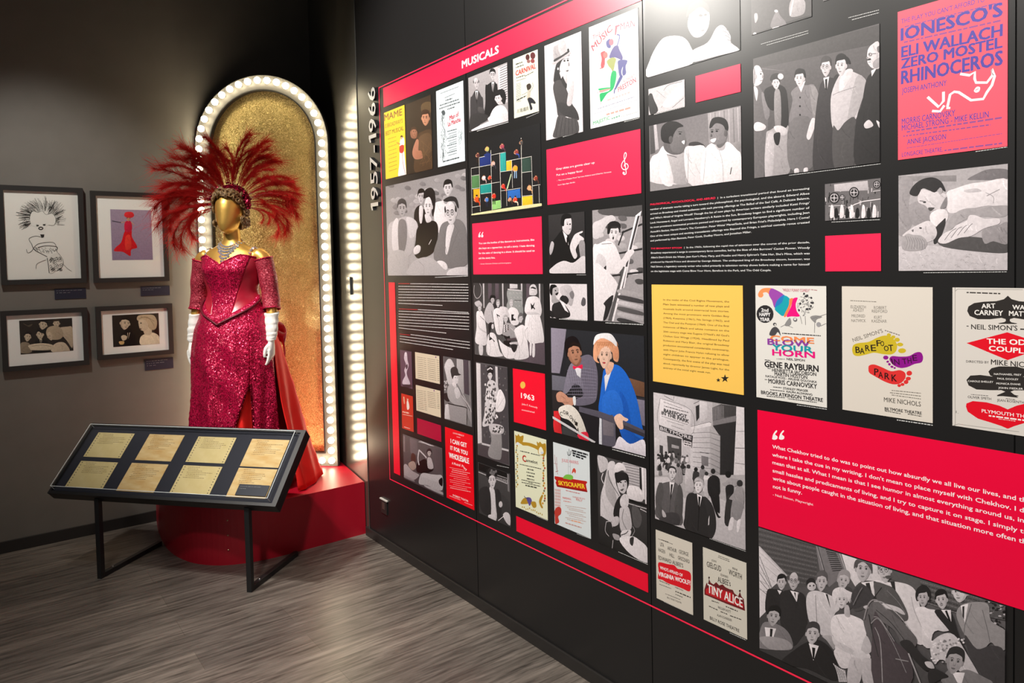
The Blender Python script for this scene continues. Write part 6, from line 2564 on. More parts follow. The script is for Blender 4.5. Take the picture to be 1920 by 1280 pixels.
('photograph_print', 'dim photograph of a woman in black dancing beside a man on a ruffled bed', 'photograph', None, 'photo', 'R', (1.709, 2.142, 0.481, 0.741), 421, '''G 236 237|0 0 865 0 0 520 -865 0
P 238|12 505 36 2 -7 -193 -36 2
P 239|163 506 163 0 25 -164 -180 -11
C 240 4|359 491 51 22 75 -3
C 240 4|379 493 55 19 78 -2
C 240 4|400 495 57 15 83 1
C 240 4|420 497 60 11 87 3
C 240 4|440 499 62 8 93 4
C 240 4|459 501 66 4 97 6
C 240 4|479 503 69 1 101 7
C 240 4|499 505 71 -3 106 10
C 240 4|519 507 74 -6 109 11
P 241|685 507 185 3 -12 -259 -155 -2
L 242 6|715 488 -5 -254
L 242 6|750 490 -5 -248
L 242 6|784 492 -4 -242
L 242 6|818 494 -4 -237
L 242 6|851 495 -3 -230
S 243|1 148 64 32 121 -44 120 -8 50 -14 -141 -83 -211 4
S 244|177 289 38 51 68 -12 5 -67 -63 -39 -42 17
S 245|129 210 115 42 48 -58 -88 -54 -86 33
S 246|311 232 70 48 102 46 65 -11 4 -74 120 18 -49 -44 -148 -49 -168 -20
C 247 22|362 234 -21 72 30 99
C 247 19|371 405 82 -26 80 -30
S 248|549 348 81 17 43 -98 -113 -24
H 249 250 30 c|593 415 42 8 -40 29
S 251|351 20 30 100 77 46 147 20 128 21 123 11 -7 -146 -156 -30 -159 4
C 252 4|389 113 -11 -53 14 -48
C 252 4|418 114 -11 -53 14 -46
C 252 4|446 116 -11 -53 14 -46
C 252 4|474 117 -11 -53 14 -44
C 252 4|502 118 -11 -52 14 -44
C 252 4|529 120 -10 -53 14 -42
C 252 4|557 121 -11 -52 14 -42
C 252 4|584 122 -10 -52 14 -41
C 252 4|612 124 -11 -53 14 -39
C 252 4|639 125 -11 -52 14 -39
C 252 4|666 126 -11 -52 14 -37
C 252 4|693 127 -11 -51 14 -37
C 252 4|719 129 -10 -52 14 -36
C 252 4|746 130 -11 -51 14 -36
C 252 4|772 131 -10 -51 14 -34
C 252 4|798 132 -10 -51 14 -33
S 253|784 162 71 40 -4 -90 -61 10
S 254|-5 42 237 -7 -9 -18 -230 -2
S 255|501 38 347 9 -2 -29 -346 -1''', [], []),
('theatre_poster', 'narrow red poster with jumbled white capital letters at the foot of the mural', 'poster', None, 'ink', 'R', (2.175, 2.435, 0.486, 0.861), 422, '''L 256 4|225 686 71 3
D 259 5|72 333 286 31
D 259 8|122 317 338 37
D 259 8|109 294 302 34
D 259 5|83 269 348 40
D 259 5|68 246 382 45
D 259 5|147 234 241 29
D 259 5|70 203 392 48
D 259 5|79 183 279 35
D 259 5|137 169 337 43
D 259 5|63 138 335 43
D 259 8|76 118 383 50
D 260 6|57 30 210 7
D 260 6|343 33 144 5''', [('DAVID MERRICK', 162, 706, 366, 712, 163, 722, 256, 1), ('I CAN GET', 109, 600, 411, 609, 111, 646, 257, 6), ('IT FOR YOU', 100, 528, 422, 533, 102, 572, 257, 6), ('WHOLESALE', 72, 439, 444, 453, 75, 495, 257, 8), ('A Musical', 122, 379, 283, 391, 123, 406, 258, 2), ('Play', 308, 393, 399, 370, 309, 420, 258, 2), ('SHUBERT THEATRE', 124, 48, 413, 55, 125, 68, 258, 2)], []),
('photograph_print', 'tall photograph of a woman in a flowered kimono holding a white fan', 'photograph', None, 'photo', 'R', (2.479, 2.737, 0.774, 1.232), 212, '''P 85|10 909 69 -2 -6 -776 -70 -18
P 261|89 908 432 4 -12 -768 -436 -25
E 203|409 893 10 1 -9 8
E 119|310 490 10 2 -9 7
E 119|456 635 9 2 -9 7
E 203|171 895 11 1 -10 8
E 119|291 742 10 1 -10 8
E 212|377 479 10 1 -9 7
E 203|382 679 10 1 -9 8
E 212|463 306 10 1 -10 7
E 212|355 488 10 1 -10 8
E 119|260 873 10 1 -10 8
E 212|216 674 10 1 -10 7
E 203|173 399 10 2 -10 7
E 203|450 287 10 2 -10 7
E 203|117 316 10 2 -10 7
E 212|295 581 10 1 -10 8
E 119|83 288 11 2 -11 7
E 119|272 238 10 1 -10 8
E 212|152 614 11 1 -10 8
E 203|278 563 10 2 -10 7
E 203|133 813 11 1 -10 8
E 203|202 676 11 2 -10 7
E 119|436 893 10 1 -9 8
E 203|492 701 10 1 -9 8
E 119|364 436 10 2 -10 7
E 119|156 310 11 2 -10 7
E 119|152 230 10 1 -10 8
E 119|256 676 10 1 -10 8
E 203|480 809 10 1 -9 7
E 203|247 783 10 2 -9 7
E 203|118 217 10 2 -10 7
E 119|324 484 10 2 -9 7
E 212|227 835 10 1 -9 8
E 203|164 322 11 2 -10 7
E 212|200 681 10 1 -10 8
E 212|187 781 11 1 -10 7
E 212|394 383 10 2 -10 7
E 212|124 204 11 2 -11 7
E 203|172 454 10 1 -10 8
E 119|419 409 10 2 -10 7
E 203|383 801 10 1 -10 8
E 212|86 332 11 1 -11 8
E 119|112 572 11 2 -11 7
E 119|240 695 10 1 -10 8
E 212|266 216 11 2 -10 7
E 203|447 447 10 1 -9 7
E 203|393 743 10 1 -9 8
E 119|190 588 10 2 -10 7
E 212|164 258 11 2 -10 7
E 119|434 601 10 2 -10 7
E 203|305 446 10 1 -10 8
E 119|385 885 10 1 -10 8
E 203|448 740 10 2 -9 7
E 203|211 277 10 1 -10 8
E 203|343 451 10 1 -10 8
E 203|213 215 10 1 -10 8
E 212|328 765 10 1 -9 8
E 119|462 640 9 1 -9 8
E 212|128 601 10 2 -10 7
E 212|142 496 11 1 -10 8
E 203|447 577 10 1 -10 7
P 92|327 906 37 0 3 -235 -37 9
P 262|3 106 506 30 3 -129 -505 -8
P 207|73 134 437 17 -1 -19 -437 -16
S 116|227 297 163 13 3 -248 -76 -44 -126 4 -11 57 55 100
S 122|194 737 77 32 74 -28 35 -69 -24 -90 -47 -124 -41 -95 -78 -43 -99 -17 39 127 19 153
S 87|216 339 200 19 10 -71 -188 -33
E 218|244 629 13 2 -12 10
E 215|199 613 13 2 -12 10
E 215|158 711 13 2 -12 10
E 213|223 422 13 2 -13 10
E 215|296 673 13 2 -12 10
E 215|237 623 12 1 -12 10
E 218|221 353 12 2 -12 10
E 215|189 576 12 2 -12 10
E 218|259 622 12 1 -12 11
E 213|163 394 13 2 -12 10
E 213|189 692 13 1 -12 11
E 213|304 504 12 2 -12 10
E 215|226 556 13 2 -12 10
E 213|339 449 13 2 -12 10
E 215|150 419 13 2 -13 10
E 213|193 588 13 2 -13 10
E 215|261 516 12 2 -12 10
E 215|262 500 13 2 -13 10
E 213|265 469 13 1 -13 10
E 215|296 545 13 1 -12 10
E 213|202 353 13 2 -13 10
E 218|218 716 13 1 -12 11
E 215|253 610 13 1 -12 10
E 218|154 494 13 2 -12 10
E 213|158 351 13 2 -12 10
E 218|193 403 13 2 -12 10
E 218|241 531 12 1 -12 11
E 213|146 550 13 2 -12 10
E 213|335 492 13 2 -12 9
E 215|325 557 12 2 -12 10
E 213|214 479 12 2 -12 10
E 218|254 500 12 2 -12 10
E 218|273 415 13 2 -12 10
E 218|288 590 13 2 -13 10
E 213|231 483 13 1 -12 11
E 213|317 576 12 2 -12 10
E 218|178 624 13 2 -12 10
E 218|215 651 13 2 -12 10
E 218|240 434 12 2 -12 10
E 213|214 601 12 1 -12 10
E 218|143 709 13 2 -13 10
E 218|152 488 13 2 -13 10
E 213|315 572 13 2 -12 10
E 218|160 448 13 2 -13 10
E 213|318 671 12 1 -12 10
E 215|327 439 12 2 -12 10
E 213|266 658 13 2 -12 10
E 218|279 483 13 2 -13 10
E 215|205 644 13 1 -12 11
E 215|207 606 12 2 -12 10
E 215|316 414 12 2 -12 9
E 215|258 484 12 2 -12 10
E 213|172 407 13 2 -13 10
E 218|190 371 13 2 -12 10
E 218|295 575 12 1 -12 11
E 213|232 459 13 2 -12 10
E 215|159 713 13 1 -12 11
E 215|227 442 12 2 -12 10
E 218|251 592 13 2 -13 10
E 213|209 436 13 2 -13 10
E 213|319 692 12 1 -12 11
E 218|148 606 13 2 -13 10
E 215|248 503 13 2 -12 10
E 213|301 734 12 1 -12 10
E 215|325 660 12 2 -12 10
E 215|273 616 13 2 -12 10
E 218|261 642 13 1 -12 10
E 213|223 588 13 2 -12 10
E 215|273 542 13 2 -12 10
E 213|191 648 13 2 -13 10
E 215|158 417 13 2 -13 10
E 218|187 420 13 2 -12 10
E 218|283 682 12 2 -12 10
E 218|329 579 13 2 -12 10
E 213|290 623 12 2 -12 10
E 213|234 384 13 2 -12 10
E 213|346 458 12 2 -12 10
E 218|303 685 12 1 -12 10
E 215|336 485 13 1 -12 10
E 215|344 429 12 2 -12 10
E 215|243 547 13 2 -12 10
E 218|235 715 13 1 -12 10
E 215|159 483 13 2 -13 10
E 213|266 626 13 1 -12 11
E 215|281 519 13 2 -12 10
E 213|283 401 13 2 -13 10
E 218|237 515 13 2 -12 10
E 215|334 499 12 2 -12 10
E 218|146 340 13 3 -12 9
E 215|332 613 13 1 -12 11
E 97|308 289 13 2 -13 7
E 97|301 296 13 2 -12 6
E 215|332 330 12 2 -12 7
E 215|300 298 12 2 -12 7
E 97|385 340 12 3 -12 6
E 215|350 293 13 2 -12 7
E 97|368 297 12 3 -12 6
E 121|332 335 13 2 -12 7
E 121|373 313 12 2 -12 7
E 215|366 313 12 2 -12 6
E 215|344 283 13 2 -12 6
E 121|416 339 12 2 -12 6
E 215|325 311 12 2 -12 7
E 215|299 317 13 2 -12 7
E 215|389 294 12 2 -12 7
E 215|307 289 13 2 -12 6
E 97|303 287 12 2 -12 7
E 97|321 290 12 2 -12 7
E 97|366 298 12 2 -12 7
E 121|376 324 13 2 -12 7
E 121|272 283 13 2 -12 7
E 121|284 310 13 2 -12 6
E 97|298 280 12 3 -12 6
E 97|354 287 13 2 -12 7
S 99|328 490 13 133 52 73 54 -30 32 -67 -27 -76 -55 -37
L 196 3|336 506 68 177
L 196 3|343 504 112 120
H 98 88 10 s|240 809 38 4 -36 41
S 206|190 841 10 45 44 19 45 -17 3 -51 -42 17
E 215|202 861 7 1 -7 7
E 215|217 869 8 1 -8 6
E 215|233 876 7 1 -7 7
E 215|248 884 8 1 -7 6
E 215|263 879 8 1 -7 7
E 215|278 875 8 1 -8 6''', [], ['4|315 -39 188 16']),
('photograph_print', 'photograph of a curly-haired youth in a dark jacket holding a cigarette', 'photograph', None, 'photo', 'R', (2.477, 2.74, 0.484, 0.737), 119, '''G 97 121|0 0 526 0 0 506 -526 0
P 90|10 503 491 2 -3 -73 -491 -6
L 207 7|277 433 4 -36
L 207 7|302 434 4 -36
L 207 7|327 435 4 -36
L 207 7|352 436 4 -36
L 207 7|377 438 3 -36
L 207 7|401 439 4 -36
L 207 7|426 440 3 -36
L 207 7|450 441 4 -35
L 207 7|474 442 4 -35
L 207 6|6 410 491 -7
L 217 6|278 448 225 7
P 195|481 500 24 -2 8 -164 -28 1
S 119|-5 8 26 191 122 83 79 26 112 -17 145 -38 20 -125 -27 -80 -262 -43
S 122|182 284 90 6 27 -260 -89 -25
S 86|9 227 174 64 23 -242 -73 -35 -105 34
S 86|284 293 87 -8 4 -220 -68 -18
E 207|367 181 30 8 -29 22
H 122 94 10 s|237 379 61 16 -65 67
S 206|135 409 29 58 78 40 75 -14 -3 -74 -36 36 -77 -17 -41 -54
E 210|304 481 17 4 -17 10
E 210|271 465 18 3 -17 10
E 210|262 442 18 4 -17 9
E 88|166 441 18 4 -17 10
E 88|169 417 19 4 -18 10
E 210|232 472 18 4 -18 10
E 210|280 465 18 4 -17 10
E 88|305 457 18 4 -17 10
E 210|239 444 18 4 -18 9
E 210|266 466 18 4 -18 10
E 88|157 460 18 4 -17 9
E 210|212 447 18 4 -18 9
S 92|400 87 51 42 59 -13 1 -94 -64 12
L 215 6|324 14 93 70
S 122|159 22 103 27 11 -49 -90 -17''', [], []),
('photograph_print', 'black and white photograph of a family in white sailor dresses with a guitarist', 'photograph', None, 'photo', 'R', (2.472, 3.01, 1.269, 1.618), 97, '''G 119 216|0 0 1075 0 0 698 -1075 0
P 87|167 694 24 1 -5 -234 -19 -1
P 87|477 697 22 0 -5 -226 -17 0
P 87|761 699 21 0 -4 -218 -16 0
P 87|1013 700 20 1 -3 -211 -16 -1
P 263|255 695 58 1 -5 -144 -58 -1
P 263|370 696 57 0 -6 -141 -56 -2
P 263|612 698 53 0 -5 -138 -53 -1
P 263|841 699 50 1 -5 -134 -50 -1
C 87 6|21 676 -9 -76 47 -51 68 33 15 68 -29 44
S 264|549 597 29 45 179 -3 24 -50 -13 -64 19 -50 -28 -64 -189 5 -30 77 23 46
P 122|596 694 116 -2 -1 -38 -116 -2
P 85|562 649 205 -10 0 -8 -205 10
L 205 6|660 548 104 -1
C 87 3|587 604 12 10 15 -13
C 87 3|599 565 11 10 16 -12
C 87 3|610 527 11 10 16 -12
C 87 3|622 489 11 10 15 -13
C 87 3|639 605 11 10 15 -13
C 87 3|650 567 11 9 15 -12
C 87 3|661 528 11 10 16 -12
C 87 3|673 490 11 10 15 -12
C 87 3|689 606 11 10 15 -13
C 87 3|701 568 10 10 16 -13
C 87 3|712 530 11 10 15 -13
C 87 3|723 492 11 10 15 -12
C 87 3|739 607 11 9 15 -12
C 87 3|750 569 11 10 15 -13
S 263|864 190 205 15 -2 -205 -311 14
S 85|429 476 121 -3 19 -83 -121 -6
S 89|807 457 34 102 56 26 79 2 47 -30 24 -85 -24 -56 -43 17 -118 -5
S 89|831 414 61 21 108 -1 45 -84 24 -139 -58 -23 -148 -7 -56 131
S 92|842 446 80 6 78 -6 -5 -14 -154 -6
C 87 2|881 422 -14 -119 -9 -116
C 87 2|905 423 -6 -118 -2 -116
C 87 2|929 424 2 -117 3 -115
C 87 2|953 425 10 -116 9 -114
C 87 2|976 426 18 -116 15 -113
C 87 2|1000 427 25 -115 20 -112
P 94|895 529 63 -48 -11 -9 -24 20 -20 -22
P 94|959 540 -31 -54 -20 -13 11 32
S 85|873 178 30 -1 -13 -104 -22 5
S 85|918 182 25 -2 -4 -112 -35 -3
S 122|878 609 12 63 45 22 39 -15 17 -55 -25 -25 -69 -2
H 100 201 0 n|933 635 28 0 -27 31
S 121|897 659 32 13 44 -12 -5 -9 -39 6
S 89|47 408 55 22 48 -11 49 -100 10 -196 -108 -22 -87 28 31 140
S 207|62 339 34 -67 106 -41 -13 -8 -106 35
S 87|20 503 38 19 48 5 41 -33 -19 -28 -72 4
H 122 217 50 s|106 451 29 1 -28 31
L 121 5|112 379 65 -34
S 122|76 92 67 9 -4 -90 -54 -5
S 118|179 399 32 63 61 55 67 -38 8 -99 -25 -55 -82 -11 -46 32
H 87 94 60 s|324 539 31 1 -29 36
S 115|278 544 19 41 63 -2 11 -23 -63 -1
L 206 5|303 438 25 -86
E 121|357 490 25 1 -25 18
S 89|332 432 63 36 66 -24 29 -110 -14 -93 -90 -19 -42 98
H 122 196 -40 s|410 508 28 1 -26 34
P 94|382 414 55 -20 -11 -7 -22 9 -3 -27
S 89|565 441 50 41 84 -16 39 -69 -23 -64 -106 -6
H 122 201 30 s|616 514 28 1 -26 33
P 94|613 417 51 -49 -53 -10 44 61
P 206|611 366 64 16 1 -19
S 196|465 240 36 81 66 17 105 -33 60 -86 -106 -33 -108 5
H 122 197 10 s|525 368 32 2 -31 35
E 215|506 308 9 1 -9 6
E 88|523 309 9 1 -8 6
E 215|541 310 9 1 -9 6
E 88|558 311 9 1 -8 6
E 215|505 291 9 1 -8 6
E 88|523 292 9 1 -9 6
E 215|540 293 9 1 -8 6
E 88|558 294 8 1 -8 6
E 215|505 274 8 1 -8 6
E 88|522 275 9 1 -9 6
E 215|540 276 8 1 -8 6
E 88|557 277 9 1 -9 6
E 215|504 257 9 1 -9 6
E 88|522 258 8 1 -8 6
S 265|448 226 93 -14 43 3 -3 -84 -76 -6 -21 38 44 16
C 266 20|539 180 151 23 124 18
C 85 3|587 300 63 -35 82 -46
S 89|650 265 64 48 73 17 59 -53 -3 -88 17 -118 -32 -35 -124 -24 -63 14 67 115
H 92 212 -20 c|753 385 31 2 -29 36
S 89|223 171 49 57 80 -8 42 -77 31 -77 43 -43 -246 -8
S 94|245 287 19 35 46 6 23 -16 -36 -22 -25 -48 -15 -89 -8 87
E 122|318 291 21 2 -20 23
P 94|270 195 79 -42 -12 -8 -33 25 -47 -17
S 89|406 170 66 -28 87 -26 85 -6 64 31 -13 -78 -54 -44 -151 3
S 207|582 157 117 15 -1 -26 -95 -7
S 206|592 138 106 5 -55 -72
C 116 3|339 326 1 -107 54 -76
C 116 3|490 334 -12 -93 18 -51
C 116 3|565 441 20 -51 24 -63
C 116 3|715 333 25 64 -31 69
C 116 3|222 15 -3 129 53 84
C 116 3|394 143 31 -77 54 -45
C 116 3|650 265 49 -106 -58 -133
C 116 3|843 189 -38 73 43 52
C 116 3|708 141 19 -76 -23 -53
C 116 3|776 298 7 -88 -33 -66
C 116 3|268 147 9 -67 -25 -59
C 116 3|326 151 32 -64 20 -65
C 116 3|415 383 2 -79 14 -66
C 116 3|537 127 20 -57 -24 -54''', [], ['4|771 6 296 -8']),
('photograph_print', 'small photograph of a singer leaning back with an open hand on white', 'photograph', None, 'photo', 'R', (3.051, 3.28, 1.475, 1.619), 100, '''S 87|129 254 113 26 62 -72 -30 -99 -55 23 -54 48
S 206|28 101 79 40 75 -22 72 -72 -38 -39 -171 -1
P 117|126 148 47 -17 63 -79 -46 17
S 94|126 161 39 32 55 -24 -1 -49 -46 17
S 197|21 190 -12 50 44 36 57 -22 3 -31 -34 -38 28 -31 29 7 -30 -26 -77 -8
S 90|2 209 8 63 53 9 32 -17 -53 -17 -11 -57
E 88|75 231 9 0 -9 6
S 88|70 203 43 14 -20 -26
S 206|164 174 35 17 40 -28 -10 -31 -47 5
S 195|249 207 37 25 23 -36 -30 -32
S 267|386 131 24 49 30 -12 -1 -42 -30 -15
S 94|-1 62 47 -24 -1 -35 -43 6''', [], ['5|112 -9 341 4']),
('photograph_print', 'large colour photograph of a man in a checked jacket and a woman in blue', 'photograph', None, 'photo', 'R', (3.05, 3.579, 0.989, 1.432), 423, '''G 268 269|0 0 1058 0 0 885 -1058 0
P 270|9 888 197 7 -66 -320 -30 -66 -107 -5
P 112|172 704 38 3 -63 -232 -48 1
P 271|8 485 196 3 -4 -119 -192 -12
P 272|8 357 192 -7 -63 -217 -126 -7
P 50|899 561 156 -16 -2 -108 -96 1
P 273|941 414 113 -1 -1 -189 -86 8
P 274|896 424 158 2 0 -13 -159 -2
P 275|570 238 181 16 2 -243 -190 -24
P 276|569 226 34 3 -3 -233 -31 1
P 277|611 221 123 -4 -3 -129 -115 -8
P 278|22 179 78 12 23 -193 -97 0
P 279|125 68 122 -4 107 -68 -231 2
S 280|298 258 239 23 40 -65 -30 -221 -86 2 -84 187
S 281|204 507 58 93 147 87 104 -3 51 -114 -8 -179 -53 -79 -195 -46 -26 39 118 65 -105 98 -95 -112 -57 6 60 95
S 282|225 571 74 32 103 -172 -108 12 -94 -87 -47 7
C 283 4|224 546 49 -205
C 283 4|252 555 45 -211
C 283 4|280 565 41 -217
C 283 4|307 574 37 -223
C 283 4|335 582 33 -228
C 283 4|362 591 29 -234
C 283 4|388 564 26 -204
C 283 4|414 572 23 -209
C 283 4|441 581 19 -215
C 283 4|467 590 15 -221
C 283 4|494 599 11 -227
C 283 4|519 607 8 -232
C 284 4|205 544 183 38 165 -1
C 284 4|204 519 183 36 165 2
C 284 4|204 494 183 34 165 5
C 284 4|203 469 183 32 165 8
C 284 4|202 444 183 30 165 11
C 284 4|202 419 183 29 165 14
C 284 4|201 394 183 27 165 17
C 284 4|200 369 183 25 166 20
C 284 4|199 344 183 23 166 23
C 284 4|199 319 183 21 165 26
P 285|298 579 82 20 -12 -99 -44 20
S 286|277 589 49 -1 63 24 -1 -36 -53 4 -46 -17
S 287|227 658 146 14 -11 -62 -63 -19
H 288 289 35 s|298 696 86 15 -103 78
S 290|178 754 25 52 75 29 63 -20 8 -36 -81 6 -49 -78 -11 -63
S 291|62 326 53 32 66 -17 36 -20 65 3 -1 -50 -85 -37 -55 30 -67 3
C 292 4|123 321 57 -17
C 292 4|141 273 75 4
S 293|269 328 32 11 3 -62 -24 -9
S 294|85 202 55 39 94 20 91 -36 69 -87 33 -92 -80 -2 -62 51 -73 38 -94 10
S 295|319 33 112 38 16 -76 -93 1
S 278|20 102 69 37 25 -123 -85 -15
P 297|5 132 26 -3 499 -119 -18 -16 -502 117
S 298|619 529 26 73 115 47 94 -37 74 -93 58 -127 41 -172 20 -75 -83 -71 -137 32 -46 72 -62 77 -100 -33 -49 52 20 110
S 299|803 447 76 -70 57 -218 74 -43 -107 -53 -92 51 19 164
S 300|623 388 116 62 78 -59 14 -101 -112 -35 -99 -21
P 301|641 543 37 39 66 65 -60 -134 -35 -86
S 302|745 21 50 79 108 -37 122 56 31 -28 -4 -95 -323 -1
S 303|655 650 89 9 -17 -60 -58 -41
S 304|521 685 11 96 52 51 100 19 80 -29 38 -66 -10 -81 -47 7 -23 67 -106 15 -52 -87 24 -33 -42 7
H 305 306 -20 n|651 708 75 4 -65 100
S 304|548 735 27 73 109 31 55 -42 -9 -59 -48 43 -66 -23 -35 -56
C 307 5|549 782 18 25 16 -28
C 307 5|566 772 18 36 16 -28
C 307 5|583 761 18 49 16 -28
C 307 5|600 786 17 25 16 -28
C 307 5|616 776 18 36 16 -28
C 307 5|633 765 17 48 16 -28
C 307 5|650 790 17 25 16 -28
C 307 5|666 779 17 37 16 -28
C 307 5|682 769 18 48 15 -28
C 307 5|699 794 17 24 15 -28
C 307 5|715 783 17 36 15 -27
C 307 5|731 773 17 47 15 -27
C 307 5|747 797 17 25 15 -28
C 307 5|763 787 17 36 15 -28
S 308|524 780 27 74 85 26 89 -3 55 -54 -4 -35 -52 31 -89 22 -68 -22
E 309|643 649 15 1 -15 5
E 310|770 736 32 3 -31 45
P 311|344 265 226 -3 181 -19 302 -52 -1 -51 -319 54 -181 18 -209 10
P 312|829 198 223 -30 -3 -28 -237 32
S 305|742 242 57 34 47 -18 43 -10 -21 -21 -36 0 4 -57 -40 -12 -39 40''', [('C', 103, 160, 135, 153, 104, 193, 296, 2), ('O', 142, 178, 174, 172, 143, 211, 296, 2), ('R', 183, 172, 215, 166, 184, 205, 296, 2), ('O', 224, 150, 255, 144, 225, 182, 296, 2), ('N', 256, 128, 287, 121, 257, 160, 296, 2), ('I', 289, 106, 319, 100, 290, 138, 296, 2), ('A', 306, 59, 336, 53, 307, 91, 296, 2)], ['6|712 -18 332 1']),
('theatre_poster', 'cream poster bordered by ochre castles, left of the red ribbon poster', 'poster', None, 'ink', 'R', (2.779, 3.007, 0.594, 0.945), 424, '''S 313|16 670 26 -8 21 20 26 -16 46 17 -4 -45 -31 -39 -46 8 -35 -23 -2 49
S 313|107 617 117 15 113 -8 12 -33 -63 7 -89 3 -78 -10
S 313|326 662 25 -8 19 16 30 -14 43 12 11 -33 -8 -57 -37 -23 -61 4 -11 45
S 314|349 591 32 37 35 -32 -7 -25 -49 -14
E 315|46 589 24 5 -23 12
E 316|397 577 18 3 -17 9
E 313|419 557 13 3 -12 8
E 313|40 571 11 2 -11 7
E 317|414 534 12 3 -11 8
E 318|31 550 10 2 -10 6
E 319|415 513 13 2 -12 8
E 320|27 529 11 3 -11 6
E 321|408 489 12 3 -12 7
E 313|21 508 10 2 -10 7
E 313|415 469 13 2 -12 8
E 318|44 493 11 2 -11 6
E 317|429 450 12 2 -11 8
E 320|37 472 11 2 -11 6
E 319|413 424 12 3 -11 7
E 313|42 453 11 3 -11 6
E 321|407 401 12 2 -12 8
E 318|41 433 11 3 -10 6
E 313|412 380 12 3 -12 7
E 320|18 409 11 2 -11 6
E 317|407 357 12 2 -12 8
E 313|37 393 11 2 -11 6
E 319|405 334 13 3 -12 8
E 318|36 373 11 2 -11 6
E 321|417 315 13 3 -12 7
E 320|16 349 11 2 -11 6
E 313|407 291 12 2 -12 8
E 313|31 332 11 3 -10 6
E 317|426 273 12 3 -12 7
E 318|16 309 10 2 -10 6
E 319|415 248 12 3 -12 8
E 320|35 293 11 3 -11 6
E 321|401 223 12 3 -12 7
E 313|41 275 10 2 -10 6
E 313|423 206 12 3 -12 7
E 318|14 249 11 3 -10 5
E 317|423 184 12 3 -12 7
E 320|19 230 10 3 -10 6
E 319|417 161 13 3 -12 7
E 313|35 214 11 3 -11 6
E 321|392 132 12 3 -12 7
E 318|16 190 10 2 -10 6
D 322 8|84 529 137 8
D 322 8|240 537 126 6
D 325 7|73 406 307 23
D 325 10|184 385 89 7
D 325 9|170 354 121 10
D 325 10|175 325 103 9
D 325 10|174 296 109 10
D 325 7|199 269 64 6
D 325 7|95 269 275 26
D 325 7|97 246 266 26
D 325 11|152 229 160 15
S 313|74 52 41 52 60 23 18 -44 -79 -29
S 326|162 124 58 14 19 -28 -34 -49 -19 20
S 313|225 99 65 20 11 -41 -45 -19
S 313|340 136 39 66 19 -4 -27 -62 23 -41 -25 -7
C 327 7|129 132 20 -12 45 4
E 328|99 23 7 2 -6 6
E 328|126 28 6 2 -6 7
E 328|152 17 6 1 -6 7
E 328|178 25 6 2 -6 7
E 328|204 39 7 2 -7 7
E 328|230 32 6 2 -6 6
E 328|255 36 7 2 -7 7
E 328|281 39 6 1 -6 7
E 328|305 31 7 2 -6 6
E 328|330 26 7 1 -6 7
E 328|355 33 7 1 -6 7
E 328|380 30 6 2 -6 6''', [('C', 117, 449, 166, 448, 119, 508, 323, 6), ('amelot', 169, 454, 332, 465, 170, 482, 324, 3)], ['3|298 -7 154 -1']),
('theatre_poster', 'pale blue white poster with a red ribbon carrying a yellow title', 'poster', None, 'ink', 'R', (3.053, 3.277, 0.593, 0.944), 425, '''P 329|12 412 396 47 10 -8 -18 -19 16 -58 -377 -46 -17 31 12 18 -25 13
P 330|39 340 378 43 -1 -12 -372 -44
D 333 14|238 669 193 2
D 333 14|246 651 167 -3
D 333 14|248 632 127 -5
C 335 7|182 656 6 -25 19 -2 15 16 3 27
C 335 6|203 683 1 -49
L 336 3|192 624 -3 -181
L 336 3|215 625 -1 -177
L 336 2|192 534 24 1
S 337|119 419 32 34 46 14 44 -1 5 -22 -28 -17 -56 -6
S 338|233 483 10 35 22 17 19 -19 -11 -24 -14 11
C 339 4|15 596 12 -67 26 -94
C 339 4|40 582 9 -110
L 339 3|4 521 46 2
L 339 5|25 452 35 15
L 340 3|11 294 73 9
L 340 3|13 303 -1 -186
L 340 3|10 268 73 9
L 340 3|25 306 -2 -186
L 340 3|9 241 74 9
L 340 3|37 308 -3 -186
L 340 3|8 215 74 9
L 340 3|49 311 -5 -186
L 340 3|7 188 74 10
L 340 3|60 314 -5 -186
L 340 3|7 162 73 10
L 340 3|72 317 -7 -186
L 340 3|6 135 74 10
L 340 3|84 320 -8 -186
S 341|3 114 48 44 37 -6 -4 -47 -36 -33 11 -43 -48 -29 -7 60
D 342 7|153 319 177 15
D 345 7|122 222 96 13
D 346 5|144 190 253 39
D 346 5|166 179 198 24
D 346 5|188 168 208 26
D 346 5|142 139 221 28
D 346 5|165 128 230 30
D 346 5|187 117 175 15
D 346 5|141 88 253 35
D 346 5|163 78 198 18
D 347 11|219 81 110 12
D 348 9|139 40 200 15''', [('SKYSCRAPER', 62, 349, 388, 393, 64, 386, 331, 5), ('A NEW MUSICAL', 238, 671, 435, 672, 238, 686, 332, 3), ('PLAYS TO THE MUSE', 246, 650, 413, 648, 247, 663, 332, 3), ('JULIE HARRIS', 109, 558, 318, 577, 110, 585, 334, 2), ('MARSHALL', 113, 243, 219, 258, 114, 260, 343, 3), ('CHARLES NELSON', 236, 285, 386, 302, 236, 297, 344, 2), ('REILLY', 280, 271, 355, 277, 280, 289, 343, 3)], ['3|277 -11 168 7']),
